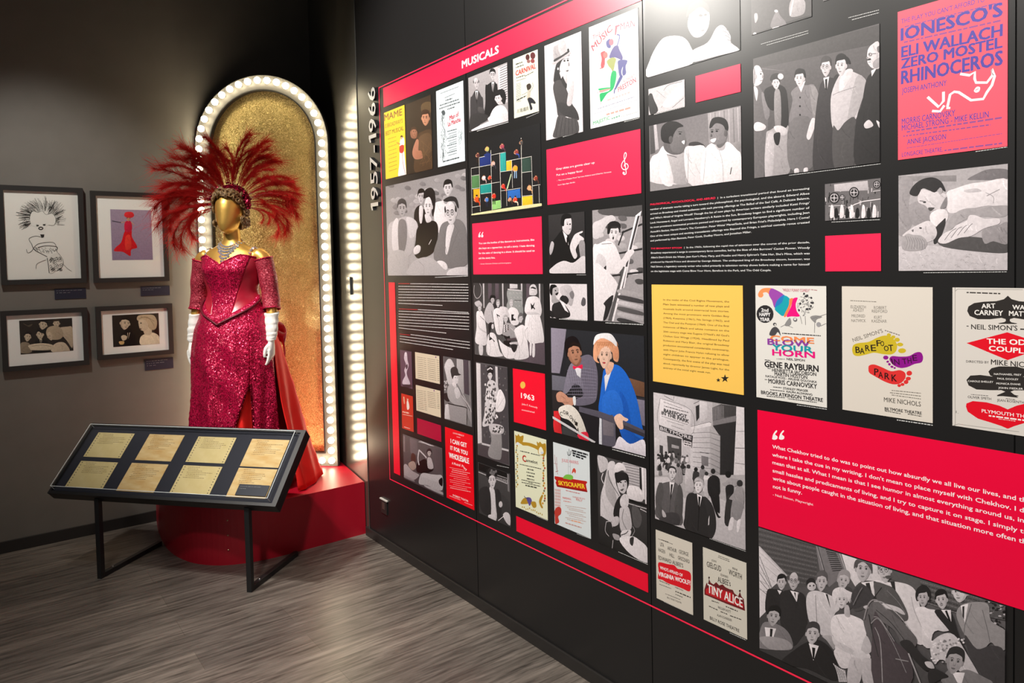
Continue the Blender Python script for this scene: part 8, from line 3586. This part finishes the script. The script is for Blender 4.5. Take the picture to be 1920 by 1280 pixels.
('photograph_print', 'large photograph of a group in suits around a man with crossed legs', 'photograph', None, 'photo', 'R', (4.048, 4.721, 0.464, 0.858), 216, '''G 218 119|0 0 1346 0 0 787 -1346 0
P 114|-1 837 375 4 31 -196 57 -76 -219 -77 -53 56 -193 123
D 213 5|3 826 387 8
D 210 5|2 809 388 12
D 213 5|2 793 388 14
D 210 5|2 777 388 17
D 213 5|2 761 388 19
D 210 5|2 744 388 22
D 213 5|2 728 388 25
D 210 5|1 712 389 27
D 213 5|1 696 388 30
D 210 5|1 679 388 33
D 213 5|1 663 388 36
D 210 5|1 647 388 38
D 213 5|1 631 388 41
D 210 5|0 614 389 44
D 213 5|0 598 389 47
D 210 5|0 582 389 49
D 213 5|0 566 389 52
D 210 5|0 549 389 55
D 213 5|-1 533 389 57
D 210 5|-1 517 389 60
D 213 5|-1 500 389 63
D 210 5|-1 484 389 66
P 202|374 833 145 5 46 -148 -103 -121 -57 84
L 121 6|431 819 57 1
L 121 6|435 807 57 4
L 121 6|439 796 58 5
L 121 6|443 785 59 7
L 121 6|447 773 59 9
L 121 6|451 762 60 11
L 121 5|455 751 61 13
L 121 5|459 739 61 15
L 121 5|463 728 62 17
L 121 5|467 717 63 19
L 121 5|471 706 63 20
L 121 5|475 694 64 23
L 121 5|479 683 65 25
L 121 5|483 672 65 27
L 197 6|378 830 52 -169
L 197 6|511 831 54 -141
L 119 5|390 798 60 -186
P 85|523 831 272 2 -1 -146 -175 -62 -46 60
P 204|2 663 188 -115 -129 -146 -11 -131 -48 -61
L 114 4|6 605 83 -167
L 217 3|6 631 139 -73
L 114 4|5 554 93 -138
L 217 3|6 571 121 -53
L 114 4|5 502 102 -108
L 217 3|5 511 103 -33
L 114 4|4 451 112 -79
L 217 3|4 451 85 -13
L 114 4|4 399 121 -49
L 217 3|4 391 66 6
L 87 10|2 668 193 -123
S 206|50 254 6 147 51 31 60 8 22 -50 -24 -100
P 100|128 435 30 2 -14 -26
H 87 88 -20 sj|158 491 31 11 -30 36
S 86|147 233 6 177 54 53 53 11 56 -21 11 -173 -34 -71 -62 -84 -53 78
P 89|216 462 57 8 -15 -63
P 90|241 459 10 3 2 -40
L 90 3|216 450 41 -84 12 103
H 118 205 -10 bg|239 527 36 11 -33 45
E 206|351 554 31 11 -31 21
E 207|355 536 28 10 -28 15
E 90|345 536 5 2 -5 3
E 90|368 546 5 2 -5 3
S 92|320 414 9 68 42 35 58 9 65 -8 31 -51 -32 -51 -13 -127 -69 -20 -24 58 -47 -10
P 89|429 526 25 1 19 -79
P 86|441 523 13 2 19 -81
L 208 4|379 492 8 -165
S 217|419 264 65 23 8 -75 -44 36
H 87 205 10 s|417 585 35 10 -30 49
S 120|526 576 62 38 19 -55 -12 -65 -54 -21
P 85|565 590 34 -3 -4 -63
H 118 211 10 s|548 638 35 6 -25 51
S 97|599 511 4 85 46 70 74 29 71 -8 0 -74 -72 -26 -51 -65 -53 -35
P 89|649 662 70 32 7 -84 -47 36
P 121|675 667 22 11 18 -72 -29 20
S 213|599 587 65 69 58 -54 -51 -57 -68 -48
H 118 97 -5 b|664 742 46 11 -39 63
S 114|610 728 9 49 45 28 45 -22 3 -51 -12 26 -36 26 -37 -31
S 202|-10 24 11 91 39 84 111 19 63 -34 12 -81 -122 -56 -85 -28
P 89|39 165 80 23 -24 -77 -47 -11
P 88|77 171 19 6 -8 -65 -14 -6
S 401|0 80 86 44 110 20 26 -39 -146 -66
H 197 115 5 s|101 257 44 10 -32 54
S 94|149 -18 91 122 87 86 84 43 81 -45 15 -150 -181 -11
P 100|335 186 63 10 -34 -103
P 90|356 170 21 5 -9 -76 -8 4
H 87 93 0 s|359 252 44 15 -38 51
S 100|473 322 12 83 71 43 62 9 52 -18 7 -111 -30 -50 -139 -60 -8 52
S 204|500 223 147 70 52 -46 -144 -117 -47 26
S 207|480 293 32 -18 105 -18 -15 -26 -102 8
S 87|678 374 32 -62 -25 -41 -38 -1
S 122|602 243 45 35 37 -22 -45 -39
S 118|582 188 35 35 37 -11 -15 -129 -69 -32
S 201|655 220 37 31 44 -10 -8 -117 -67 -30
S 201|557 495 23 8 7 -58 -31 -5
S 85|482 529 12 40 40 26 39 -10 15 -63 -23 22 -55 -20 -9 -42
H 122 85 -10 n|541 524 36 10 -32 42
S 218|663 466 30 102 44 31 57 -30 -1 -414 -50 -24 -36 195 -29 63
S 213|707 454 37 44 50 -47 -1 -296 -36 -17 -14 158
S 87|663 531 23 16 7 -13 -19 -12
C 122 5|487 131 20 -30 16 -64
C 122 5|499 127 16 -23 15 -64
C 122 5|510 122 13 -14 14 -64
C 122 5|521 118 10 -7 13 -64
C 122 5|532 113 7 2 12 -65
C 122 5|543 109 4 9 11 -65
C 122 5|554 104 1 18 10 -65
P 216|782 834 332 1 236 7 1 -121 -247 -40 -194 43 -94 14
D 119 5|964 812 285 16
D 203 5|964 799 285 14
D 119 5|964 787 285 12
D 203 5|964 774 285 11
D 119 5|964 761 286 10
D 203 5|964 749 286 8
D 119 5|964 736 286 7
D 203 5|964 723 286 6
D 119 5|964 711 286 4
D 203 5|964 698 286 3
D 119 5|964 685 286 2
D 203 5|964 673 286 0
E 88|1322 652 7 2 -7 5
E 212|1308 718 8 3 -8 1
E 212|1269 707 5 2 -5 1
E 201|1266 661 8 4 -8 3
E 206|1340 729 5 2 -5 3
E 201|1293 795 5 1 -5 5
E 212|1327 783 7 3 -7 1
E 206|1313 689 6 2 -7 3
E 201|1346 835 4 2 -4 4
E 206|1260 698 5 2 -5 3
E 206|1277 731 8 4 -8 3
E 206|1258 620 7 3 -7 1
E 201|1266 621 4 1 -4 2
E 212|1263 707 8 3 -8 4
E 201|1323 768 9 3 -9 2
E 201|1267 635 5 2 -5 2
E 212|1286 751 6 2 -6 4
E 206|1344 806 7 3 -7 1
E 206|1290 694 3 1 -3 5
E 206|1259 618 7 3 -7 1
E 88|1309 705 6 2 -6 4
E 212|1297 647 7 3 -7 5
E 201|1347 750 9 3 -9 3
E 88|1326 801 8 3 -8 4
E 88|1334 676 8 4 -8 3
E 212|1286 643 9 4 -9 3
E 88|1259 800 4 1 -4 5
E 201|1333 672 5 2 -5 1
E 201|1303 688 7 3 -7 3
E 201|1306 675 7 3 -7 1
E 88|1263 644 5 2 -5 3
E 201|1282 671 5 2 -5 4
E 201|1324 733 7 2 -7 2
E 88|1288 664 5 2 -5 3
E 206|1297 786 9 3 -9 3
E 206|1322 704 4 1 -4 4
E 88|1268 784 8 3 -8 1
E 88|1285 803 6 2 -6 3
E 212|1306 654 4 2 -4 3
E 212|1322 774 8 3 -8 1
E 206|1260 742 5 2 -5 5
E 88|1334 784 6 2 -6 2
E 201|1333 657 4 2 -4 2
E 88|1300 674 8 3 -8 4
E 88|1342 760 7 3 -7 5
E 206|1299 670 8 3 -8 1
E 212|1341 777 6 2 -6 2
E 212|1262 756 9 3 -9 1
E 88|1326 680 7 3 -7 3
E 206|1283 787 8 3 -8 3
E 88|1279 645 8 3 -8 4
E 201|1290 685 6 3 -6 3
E 212|1297 742 4 1 -4 5
E 212|1272 663 7 3 -7 2
E 206|1305 780 6 3 -6 4
E 212|1331 760 4 1 -4 3
E 206|1299 791 9 3 -9 3
E 201|1339 804 4 1 -4 5
E 201|1279 789 5 2 -5 5
E 201|1328 785 4 2 -4 3
E 88|1268 698 6 2 -6 5
E 212|1292 727 7 2 -7 1
E 206|1310 757 8 3 -8 1
E 206|1317 767 8 3 -8 1
E 88|1255 651 9 4 -9 1
E 201|1331 789 9 3 -9 3
E 201|1285 733 8 4 -8 0
E 201|1258 699 5 2 -5 5
E 88|1296 762 6 2 -6 4
E 206|1316 662 9 4 -9 3
S 98|723 700 93 20 17 12 72 7 38 -27 21 -84 11 -88 5 -85 -43 -12 -44 64 -55 162
C 196 3|918 680 14 -65 37 -78
P 121|810 724 23 8 5 -46 -17 6
H 87 203 -30 bg|781 777 38 15 -42 55
S 114|784 745 26 12 8 -12 -25 -12
S 85|937 617 38 32 26 -2 47 7 26 -30 40 -18 5 -20 -87 -46 -21 -83 -37 -10 -5 90
S 122|1022 558 52 32 45 1 -45 -35
H 201 206 -30 c|977 696 28 10 -28 39
S 92|977 483 34 3 11 -30 -32 -19
S 206|1032 642 42 27 40 -7 30 -94 39 -78 0 -44 -59 86 -20 37
P 100|1063 665 46 17 2 -60 -17 10
P 115|1081 666 10 7 20 -54 -12 4
H 87 88 -25 sm|1066 717 29 14 -34 32
S 116|1134 664 20 57 48 35 71 18 14 -78 64 -28 -2 -85 -34 -15 -28 21 -37 -54 -48 2 -34 47
P 89|1154 721 34 24 -15 -104 -10 29
P 121|1161 719 10 6 -2 -69 -7 14
L 212 3|1202 748 -29 -118 -5 -46
C 212 3|1250 736 23 -94 10 -55
S 93|1173 580 53 -49 61 42 55 -4 9 -155 -63 -30 -86 82
H 92 210 -45 s|1151 787 38 10 -35 42
E 197|1190 801 8 3 -8 12
S 95|1011 457 52 78 61 25 59 -75 58 -95 -39 -23 -129 42 -41 -40
E 196|1133 519 6 2 -6 3
E 196|1051 481 6 3 -6 3
E 196|1113 501 5 2 -5 3
E 196|1030 381 6 3 -6 3
E 100|1019 393 6 2 -6 3
E 196|1102 438 6 2 -6 3
E 208|1109 422 6 2 -6 3
E 100|1027 385 6 2 -6 3
E 208|1163 544 6 2 -6 3
E 208|1105 479 5 2 -5 3
E 100|1027 457 6 3 -6 2
E 100|1124 460 5 2 -5 3
E 196|1071 486 5 2 -5 3
E 208|1104 525 5 3 -5 2
E 100|1047 395 5 3 -5 2
E 208|1076 458 5 2 -5 3
E 208|1140 477 5 2 -5 3
E 100|1160 549 6 2 -6 3
E 100|1145 547 5 3 -5 2
E 208|1107 504 5 2 -5 3
E 208|1142 443 6 2 -6 3
E 100|1030 422 6 3 -6 2
E 196|1131 521 5 2 -5 3
E 208|1090 477 5 2 -5 3
E 100|1127 495 6 3 -6 2
E 208|1039 422 6 3 -6 2
E 100|1021 482 6 2 -6 3
E 100|1037 480 6 3 -6 2
E 100|1036 467 5 2 -5 3
E 208|1123 465 5 3 -5 2
E 196|1120 514 5 2 -5 3
E 196|1029 393 6 3 -6 2
E 100|1142 450 5 2 -5 3
E 100|1111 481 6 2 -6 3
E 196|1083 466 5 3 -5 2
E 100|1145 529 5 2 -5 3
E 208|1084 510 6 2 -6 3
E 100|1088 436 6 2 -6 3
E 100|1130 509 5 2 -5 3
E 100|1033 388 6 3 -6 2
E 208|1091 491 6 2 -6 3
E 196|1051 432 6 2 -6 3
E 208|1077 505 6 3 -6 2
E 100|1019 435 6 3 -6 2
E 208|1111 425 5 3 -5 2
E 196|1168 556 5 3 -5 2
E 100|1063 450 6 2 -6 3
E 208|1048 461 6 2 -6 3
E 100|1120 430 5 3 -5 2
E 196|1071 397 5 2 -5 3
E 208|1080 512 6 2 -6 3
E 100|1029 471 5 3 -5 2
E 208|1151 436 5 2 -5 3
E 100|1110 427 6 2 -6 3
E 100|1020 432 6 2 -6 3
E 208|1071 463 5 3 -5 2
E 196|1117 433 6 3 -6 2
E 100|1062 501 6 2 -6 3
E 208|1146 538 5 2 -5 3
E 100|1167 538 5 2 -5 3
S 203|1073 285 26 85 35 -1 49 39 67 -3 38 -21
P 100|1114 365 59 22 -14 -63 -20 -3
H 196 86 10 s|1126 424 40 8 -27 62
S 212|722 585 47 11 141 -94 38 -54 -55 -82 -56 95 -80 28 -35 11
S 262|722 500 35 1 80 -99 67 -25 11 -166 -194 -90
S 216|723 688 70 12 45 -14 56 -85 5 -51 -39 -15 -56 32 -58 26
S 92|769 590 58 9 39 -3 22 -21 -17 -6 -33 5 -51 -2
S 86|860 411 50 32 54 -47 58 -32 -32 -48 -80 51
S 87|985 359 32 14 15 -27 -31 -8
S 206|1001 309 31 37 67 -10 -36 -33 -52 -47
L 196 8|904 371 60 -137
L 84 5|837 312 67 15
C 83 5|722 584 53 11 80 -38 58 -57
C 211 4|722 498 35 -3 75 -90
C 96 4|734 541 81 -41 78 -75
C 401 5|728 441 29 -73 11 -219
C 202 4|793 670 56 -39 44 -53
C 208 4|780 462 57 -90 56 -112
C 401 5|667 460 28 101 42 35 57 -31
C 84 5|707 454 37 42 48 -46
C 96 5|693 501 21 -97 33 -121
L 206 4|722 602 44 75
C 195 4|607 521 34 81 19 37''', [], []),
]

def egg(n=26):
    """outline of a face: wide at the temples, narrow at the chin"""
    o = []
    for k in range(n):
        a = 2*PI*k/n
        x, y = math.cos(a), math.sin(a)
        if y < 0:
            x *= 1-0.32*y*y
        o.append((x*0.86, y))
    return o
EGG = egg()
def tone(c, k):
    return tuple(max(0.0, min(1.0, v*k)) for v in c)
def head_shapes(skin, hair, st, yaw):
    """(kind, colour, points) of one printed head in a unit frame"""
    out = []
    sh = tone(skin, 0.62)
    dk = (0.012, 0.011, 0.011)
    if 'l' in st:
        out.append(('S', hair, [(-1.1, -0.75), (-1.25, 0.1), (-0.95, 0.85), (0, 1.22), (0.95, 0.85), (1.25, 0.1), (1.1, -0.75), (0.5, -0.5), (-0.5, -0.5)]))
    elif 'c' in st:
        out.append(('S', hair, [(-1.15, -0.35), (-1.38, 0.3), (-1.05, 1.0), (0, 1.42), (1.05, 1.0), (1.38, 0.3), (1.15, -0.35), (0.6, -0.3), (-0.6, -0.3)]))
    elif 'b' not in st and 'n' not in st:
        out.append(('S', hair, [(-0.95, -0.05), (-1.02, 0.5), (-0.75, 1.0), (0, 1.2), (0.75, 1.0), (1.02, 0.5), (0.95, -0.05), (0, 0.2)]))
    out.append(('E', tone(skin, 0.8), (-0.9, -0.05, 0.14, 0.22)))
    out.append(('E', tone(skin, 0.8), (0.9, -0.05, 0.14, 0.22)))
    out.append(('P', skin, EGG))
    s = -1 if yaw > 0 else 1
    out.append(('S', tone(skin, 0.78), [(s*0.86, 0.3), (s*0.84, -0.1), (s*0.62, -0.62), (s*0.1, -0.99), (s*0.35, -0.62), (s*0.52, -0.2), (s*0.62, 0.3)]))
    if 'b' in st:
        out.append(('S', hair, [(-0.92, 0.05), (-0.98, 0.4), (-0.8, 0.62), (-0.72, 0.2)]))
        out.append(('S', hair, [(0.92, 0.05), (0.98, 0.4), (0.8, 0.62), (0.72, 0.2)]))
        out.append(('E', tone(skin, 1.15), (0.1, 0.72, 0.35, 0.16)))
    elif 'n' not in st:
        p = -0.25 if yaw >= 0 else 0.25
        out.append(('S', hair, [(-0.9, 0.1), (-0.98, 0.55), (-0.7, 0.98), (0, 1.1), (0.7, 0.98), (0.98, 0.55), (0.9, 0.1), (0.72, 0.45), (p+0.3, 0.62), (p, 0.56), (-0.72, 0.45)]))
    x = yaw*0.38
    for e in (-1, 1):
        ex = x+e*(0.36-0.06*abs(yaw))
        w = 0.17*(1-0.35*max(0, e*yaw))
        out.append(('L', tone(hair, 0.8) if max(hair) < 0.3 else tone(skin, 0.35), 0.075, [(ex-w*1.2, 0.21), (ex, 0.27), (ex+w*1.2, 0.21)]))
        out.append(('E', tone(skin, 0.55), (ex, 0.07, w*1.15, 0.12)))
        out.append(('E', tone(skin, 1.06), (ex, 0.055, w*0.8, 0.05)))
        out.append(('E', dk, (ex+yaw*0.05, 0.06, w*0.48, 0.075)))
        if 'g' in st:
            out.append(('L', dk, 0.06, [(ex+0.27*math.cos(PI*k/6), 0.06+0.23*math.sin(PI*k/6)) for k in range(13)]))
    out.append(('S', sh, [(x*1.3-0.02, 0.02), (x*1.3+0.15+yaw*0.1, -0.3), (x*1.3, -0.36), (x*1.3-0.15+yaw*0.1, -0.3)]))
    out.append(('S', tone(skin, 1.08), [(x*1.3-0.05, 0.1), (x*1.3+0.05, 0.1), (x*1.35+0.07, -0.25), (x*1.35-0.05, -0.25)]))
    mo = tone(skin, 0.38)
    if 'o' in st:
        out.append(('E', dk, (x, -0.56, 0.14, 0.17)))
    elif 'j' in st:
        out.append(('S', mo, [(x-0.36, -0.44), (x, -0.5), (x+0.36, -0.44), (x+0.2, -0.66), (x-0.2, -0.66)]))
        out.append(('S', tone(skin, 1.25), [(x-0.3, -0.47), (x, -0.53), (x+0.3, -0.47), (x+0.16, -0.59), (x-0.16, -0.59)]))
    else:
        out.append(('S', mo, [(x-0.26, -0.53), (x, -0.50), (x+0.26, -0.53), (x+0.1, -0.62), (x-0.1, -0.62)]))
    if 'm' in st:
        out.append(('S', dk, [(x-0.3, -0.46), (x, -0.36), (x+0.3, -0.46), (x, -0.43)]))
    return out
def clip_poly(pts, w, h):
    for ax, lim, sg in ((0, 0.0, 1), (0, w, -1), (1, 0.0, 1), (1, h, -1)):
        o = []
        n = len(pts)
        for i in range(n):
            a, b = pts[i], pts[(i+1) % n]
            da, db = (a[ax]-lim)*sg, (b[ax]-lim)*sg
            if da >= 0:
                o.append(a)
            if (da >= 0) != (db >= 0):
                t = da/(da-db)
                o.append((a[0]+(b[0]-a[0])*t, a[1]+(b[1]-a[1])*t))
        pts = o
        if len(pts) < 3:
            return []
    return pts
INK = [lin((q[0]/255, q[1]/255, q[2]/255)) for q in PALETTE]
def steps(s):
    v = [int(q) for q in s.split()]
    x = y = 0
    o = []
    for i in range(0, len(v), 2):
        x += v[i]
        y += v[i+1]
        o.append((x/2000, y/2000))
    return o
class Art:
    def __init__(self, w, h):
        self.bm = bmesh.new()
        self.lay = self.bm.loops.layers.float_color.new('ink')
        self.w, self.h, self.z = w, h, 0.0012
        self.rnd = random.Random(int(w*7919+h*104729))
    soft = False
    def poly(self, pts, c, grad=None, clip=True):
        if clip:
            pts = clip_poly(pts, self.w, self.h)
        cl = []
        for p in pts:
            if not cl or abs(p[0]-cl[-1][0])+abs(p[1]-cl[-1][1]) > 1e-5:
                cl.append(p)
        if len(cl) > 1 and abs(cl[0][0]-cl[-1][0])+abs(cl[0][1]-cl[-1][1]) < 1e-5:
            cl.pop()
        if len(cl) < 3:
            return
        ar = sum(a[0]*b[1]-b[0]*a[1] for a, b in zip(cl, cl[1:]+cl[:1]))
        if abs(ar) < 1e-9:
            return
        if ar < 0:
            cl.reverse()
        self.z += 0.000006
        f = self.bm.faces.new([self.bm.verts.new((p[0], p[1], self.z)) for p in cl])
        if self.soft and not grad:
            # photographic modelling: each printed shape is a little lighter towards one side
            xs, ys = [p[0] for p in cl], [p[1] for p in cl]
            x0, y0 = min(xs), min(ys)
            w_, h_ = max(max(xs)-x0, 1e-4), max(max(ys)-y0, 1e-4)
            g = self.rnd.uniform(0.10, 0.24)
            a = self.rnd.uniform(0.3, 1.2)
            for lp in f.loops:
                t = ((x0+w_-lp.vert.co.x)/w_*math.cos(a)+(lp.vert.co.y-y0)/h_*math.sin(a))/(math.cos(a)+math.sin(a))
                lp[self.lay] = (*[min(1.0, v*(1-g+2*g*t)) for v in c], 1)
            return
        for lp in f.loops:
            if grad:
                t = max(0, min(1, lp.vert.co.y/self.h))
                lp[self.lay] = (*[lerp(b, a, t) for a, b in zip(*grad)], 1)
            else:
                lp[self.lay] = (*c, 1)
    def smooth(self, pts):
        return [(p.x, p.y) for p in catmull([(x, y, 0) for x, y in pts], 4, True)]
    def folds(self, pts, c):
        """faint creases printed inside a large piece of clothing"""
        xs, ys = [p[0] for p in pts], [p[1] for p in pts]
        x0, x1, y0, y1 = min(xs), max(xs), min(ys), max(ys)
        if (x1-x0)*(y1-y0) < 0.0022:
            return
        def inside(x, y):
            r_ = False
            for a, b in zip(pts, pts[1:]+pts[:1]):
                if (a[1] > y) != (b[1] > y) and x < a[0]+(y-a[1])/(b[1]-a[1])*(b[0]-a[0]):
                    r_ = not r_
            return r_
        for k in range(9):
            x, y = self.rnd.uniform(x0, x1), self.rnd.uniform(y0, y1)
            ln = self.rnd.uniform(0.15, 0.4)*(y1-y0)
            a = self.rnd.uniform(-0.6, 0.6)
            P = [(x+math.sin(a+0.5*q)*ln*q, y-math.cos(a)*ln*q) for q in (0, 0.25, 0.5, 0.75, 1.0)]
            if all(inside(*p) for p in P):
                self.stroke(P, self.rnd.uniform(0.0015, 0.0035), tone(c, self.rnd.choice((0.78, 0.85, 1.12, 1.18))))
    def stroke(self, pts, w, c, clip=True):
        """stroke of even width with mitred bends"""
        n = len(pts)
        if n < 2:
            return
        A, Bp = [], []
        for i, p in enumerate(pts):
            a, b = pts[max(i-1, 0)], pts[min(i+1, n-1)]
            dx, dy = b[0]-a[0], b[1]-a[1]
            l = math.hypot(dx, dy) or 1e-6
            k = w/2
            A.append((p[0]-dy/l*k, p[1]+dx/l*k))
            Bp.append((p[0]+dy/l*k, p[1]-dx/l*k))
        z = self.z
        for i in range(n-1):
            self.z = z
            self.poly([Bp[i], Bp[i+1], A[i+1], A[i]], c, None, clip)
        self.z = z+0.000006
    def dashes(self, p, q, h, c, clip=True):
        dx, dy = q[0]-p[0], q[1]-p[1]
        L = math.hypot(dx, dy)
        if L < 1e-4:
            return
        ux, uy = dx/L, dy/L
        x = 0.0
        z = self.z
        while x < L:
            e = min(L, x+h*self.rnd.uniform(1.2, 4.5))
            a, b = (p[0]+ux*x, p[1]+uy*x), (p[0]+ux*e, p[1]+uy*e)
            self.z = z
            self.poly([a, b, (b[0]-uy*h, b[1]+ux*h), (a[0]-uy*h, a[1]+ux*h)], c, None, clip)
            x = e+h*0.7
        self.z = z+0.000006
    def ellipse(self, c0, ax, ay, c, n=18):
        self.poly([(c0[0]+ax[0]*math.cos(2*PI*k/n)+ay[0]*math.sin(2*PI*k/n), c0[1]+ax[1]*math.cos(2*PI*k/n)+ay[1]*math.sin(2*PI*k/n)) for k in range(n)], c)
    def head(self, c0, ax, ay, skin, hair, st, yaw):
        def tf(x, y):
            return (c0[0]+ax[0]*x+ay[0]*y, c0[1]+ax[1]*x+ay[1]*y)
        hw = math.hypot(*ax)
        for s in head_shapes(skin, hair, st, yaw):
            if s[0] == 'E':
                cx, cy, rx, ry = s[2]
                self.ellipse(tf(cx, cy), (ax[0]*rx, ax[1]*rx), (ay[0]*ry, ay[1]*ry), s[1], 12)
            elif s[0] == 'L':
                self.stroke([tf(*p) for p in s[3]], s[2]*hw, s[1])
            else:
                pts = [tf(*p) for p in s[2]]
                self.poly(self.smooth(pts) if s[0] == 'S' else pts, s[1])
    def draw(self, code):
        for ln in code.split('\n'):
            if not ln:
                continue
            hd_, pp = ln.split('|')
            f = hd_.split()
            k = f[0]
            pts = steps(pp)
            c = INK[int(f[1])]
            if k == 'P':
                self.poly(pts, c)
            elif k == 'S':
                sp = self.smooth(pts)
                self.poly(sp, c)
                if self.soft:
                    self.folds(sp, c)
            elif k == 'G':
                self.poly(pts, c, (c, INK[int(f[2])]))
            elif k == 'E':
                o, a, b = pts
                self.ellipse(o, (a[0]-o[0], a[1]-o[1]), (b[0]-o[0], b[1]-o[1]), c)
            elif k in 'LC':
                if k == 'C':
                    pts = [(p.x, p.y) for p in catmull([(x, y, 0) for x, y in pts], 5)]
                self.stroke(pts, float(f[2])/2000, c)
            elif k == 'D':
                self.dashes(pts[0], pts[1], float(f[2])/2000, c)
            elif k == 'H':
                o, a, b = pts
                self.head(o, (a[0]-o[0], a[1]-o[1]), (b[0]-o[0], b[1]-o[1]), c, INK[int(f[2])], f[4], float(f[3])/100)
M['caption'] = mat('white_caption_ink', (0.6, 0.6, 0.6), 0.5)
FRAMES = {}
for (name, label, cat, group, kind, wall, rect, bg, code, texts, caps) in PRINTS:
    s0, s1, z0, z1 = rect
    w, h = abs(s1-s0), z1-z0
    par = None
    if wall == 'R':
        root = empty(name, frame_mw((0.0006, s0, z0), (0, 1, 0), (0, 0, 1), (1, 0, 0)))
    else:
        root = empty(name, frame_mw((s0, 0.0, z0), (-1, 0, 0), (0, 0, 1), (0, 1, 0)))
    tag(root, label, cat, group)
    zoff = 0.0
    if wall == 'L':
        # framed picture: moulding, matboard, glazing; the printed area sits inside
        ox0, ox1, oz0, oz1, iw = FRAME_SIZE.pop(0)
        bm = bmesh.new()
        O = [(ox0, oz0), (ox1, oz0), (ox1, oz1), (ox0, oz1)]
        I = [(ox0+iw, oz0+iw), (ox1-iw, oz0+iw), (ox1-iw, oz1-iw), (ox0+iw, oz1-iw)]
        vs_ = [[bm.verts.new((p[0], p[1], z)) for p in q] for q, z in ((O, 0.002), (O, 0.030), (I, 0.030), (I, 0.010))]
        for a, b in zip(vs_, vs_[1:]):
            for i in range(4):
                bm.faces.new((a[i], a[(i+1) % 4], b[(i+1) % 4], b[i]))
        bm.faces.new(list(reversed(vs_[0])))
        obj('moulding', bm, M['frame'], root)
        obj('matboard', box((ox0+iw-0.002, oz0+iw-0.002, 0.010), (ox1-iw+0.002, oz1-iw+0.002, 0.014)), M['matboard'], root)
        bm = bmesh.new()
        bm.faces.new([bm.verts.new((p[0], p[1], 0.022)) for p in I])
        obj('glazing', bm, M['glass'], root)['label'] = 'clear glass over the picture'
        zoff = 0.0135
    art = Art(w, h)
    art.z += zoff
    art.soft = kind == 'photo'
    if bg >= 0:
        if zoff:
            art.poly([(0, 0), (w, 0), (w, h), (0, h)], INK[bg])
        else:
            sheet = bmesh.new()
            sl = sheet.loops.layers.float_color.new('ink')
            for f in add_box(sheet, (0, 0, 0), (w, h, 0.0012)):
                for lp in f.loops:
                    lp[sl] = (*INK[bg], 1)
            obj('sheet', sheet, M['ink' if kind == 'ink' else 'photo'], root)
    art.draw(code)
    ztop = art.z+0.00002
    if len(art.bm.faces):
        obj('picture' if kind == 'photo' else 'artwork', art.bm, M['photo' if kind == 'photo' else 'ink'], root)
    else:
        art.bm.free()
    if texts:
        bm = bmesh.new()
        lay = bm.loops.layers.float_color.new('ink')
        for q in texts:
            t, c, b = q[0], q[7], q[8]
            x0, y0, x1, y1, x2, y2 = [v/2000 for v in q[1:7]]
            put_text(bm, t, x0, y0, math.hypot(x2-x0, y2-y0), math.hypot(x1-x0, y1-y0), 'L', b*0.0078, ztop, math.atan2(y1-y0, x1-x0), 1.0, 0.0, INK[c], lay)
        obj('lettering', bm, M['ink'], root)
    if caps:
        cp = Art(w, h)
        for ln in caps:
            f = ln.split('|')
            pts = steps(f[1])
            cp.z = 0.0004
            cp.dashes(pts[0], pts[1], float(f[0])/2000, (0.6, 0.6, 0.6), False)
        obj('caption', cp.bm, M['caption'], root)
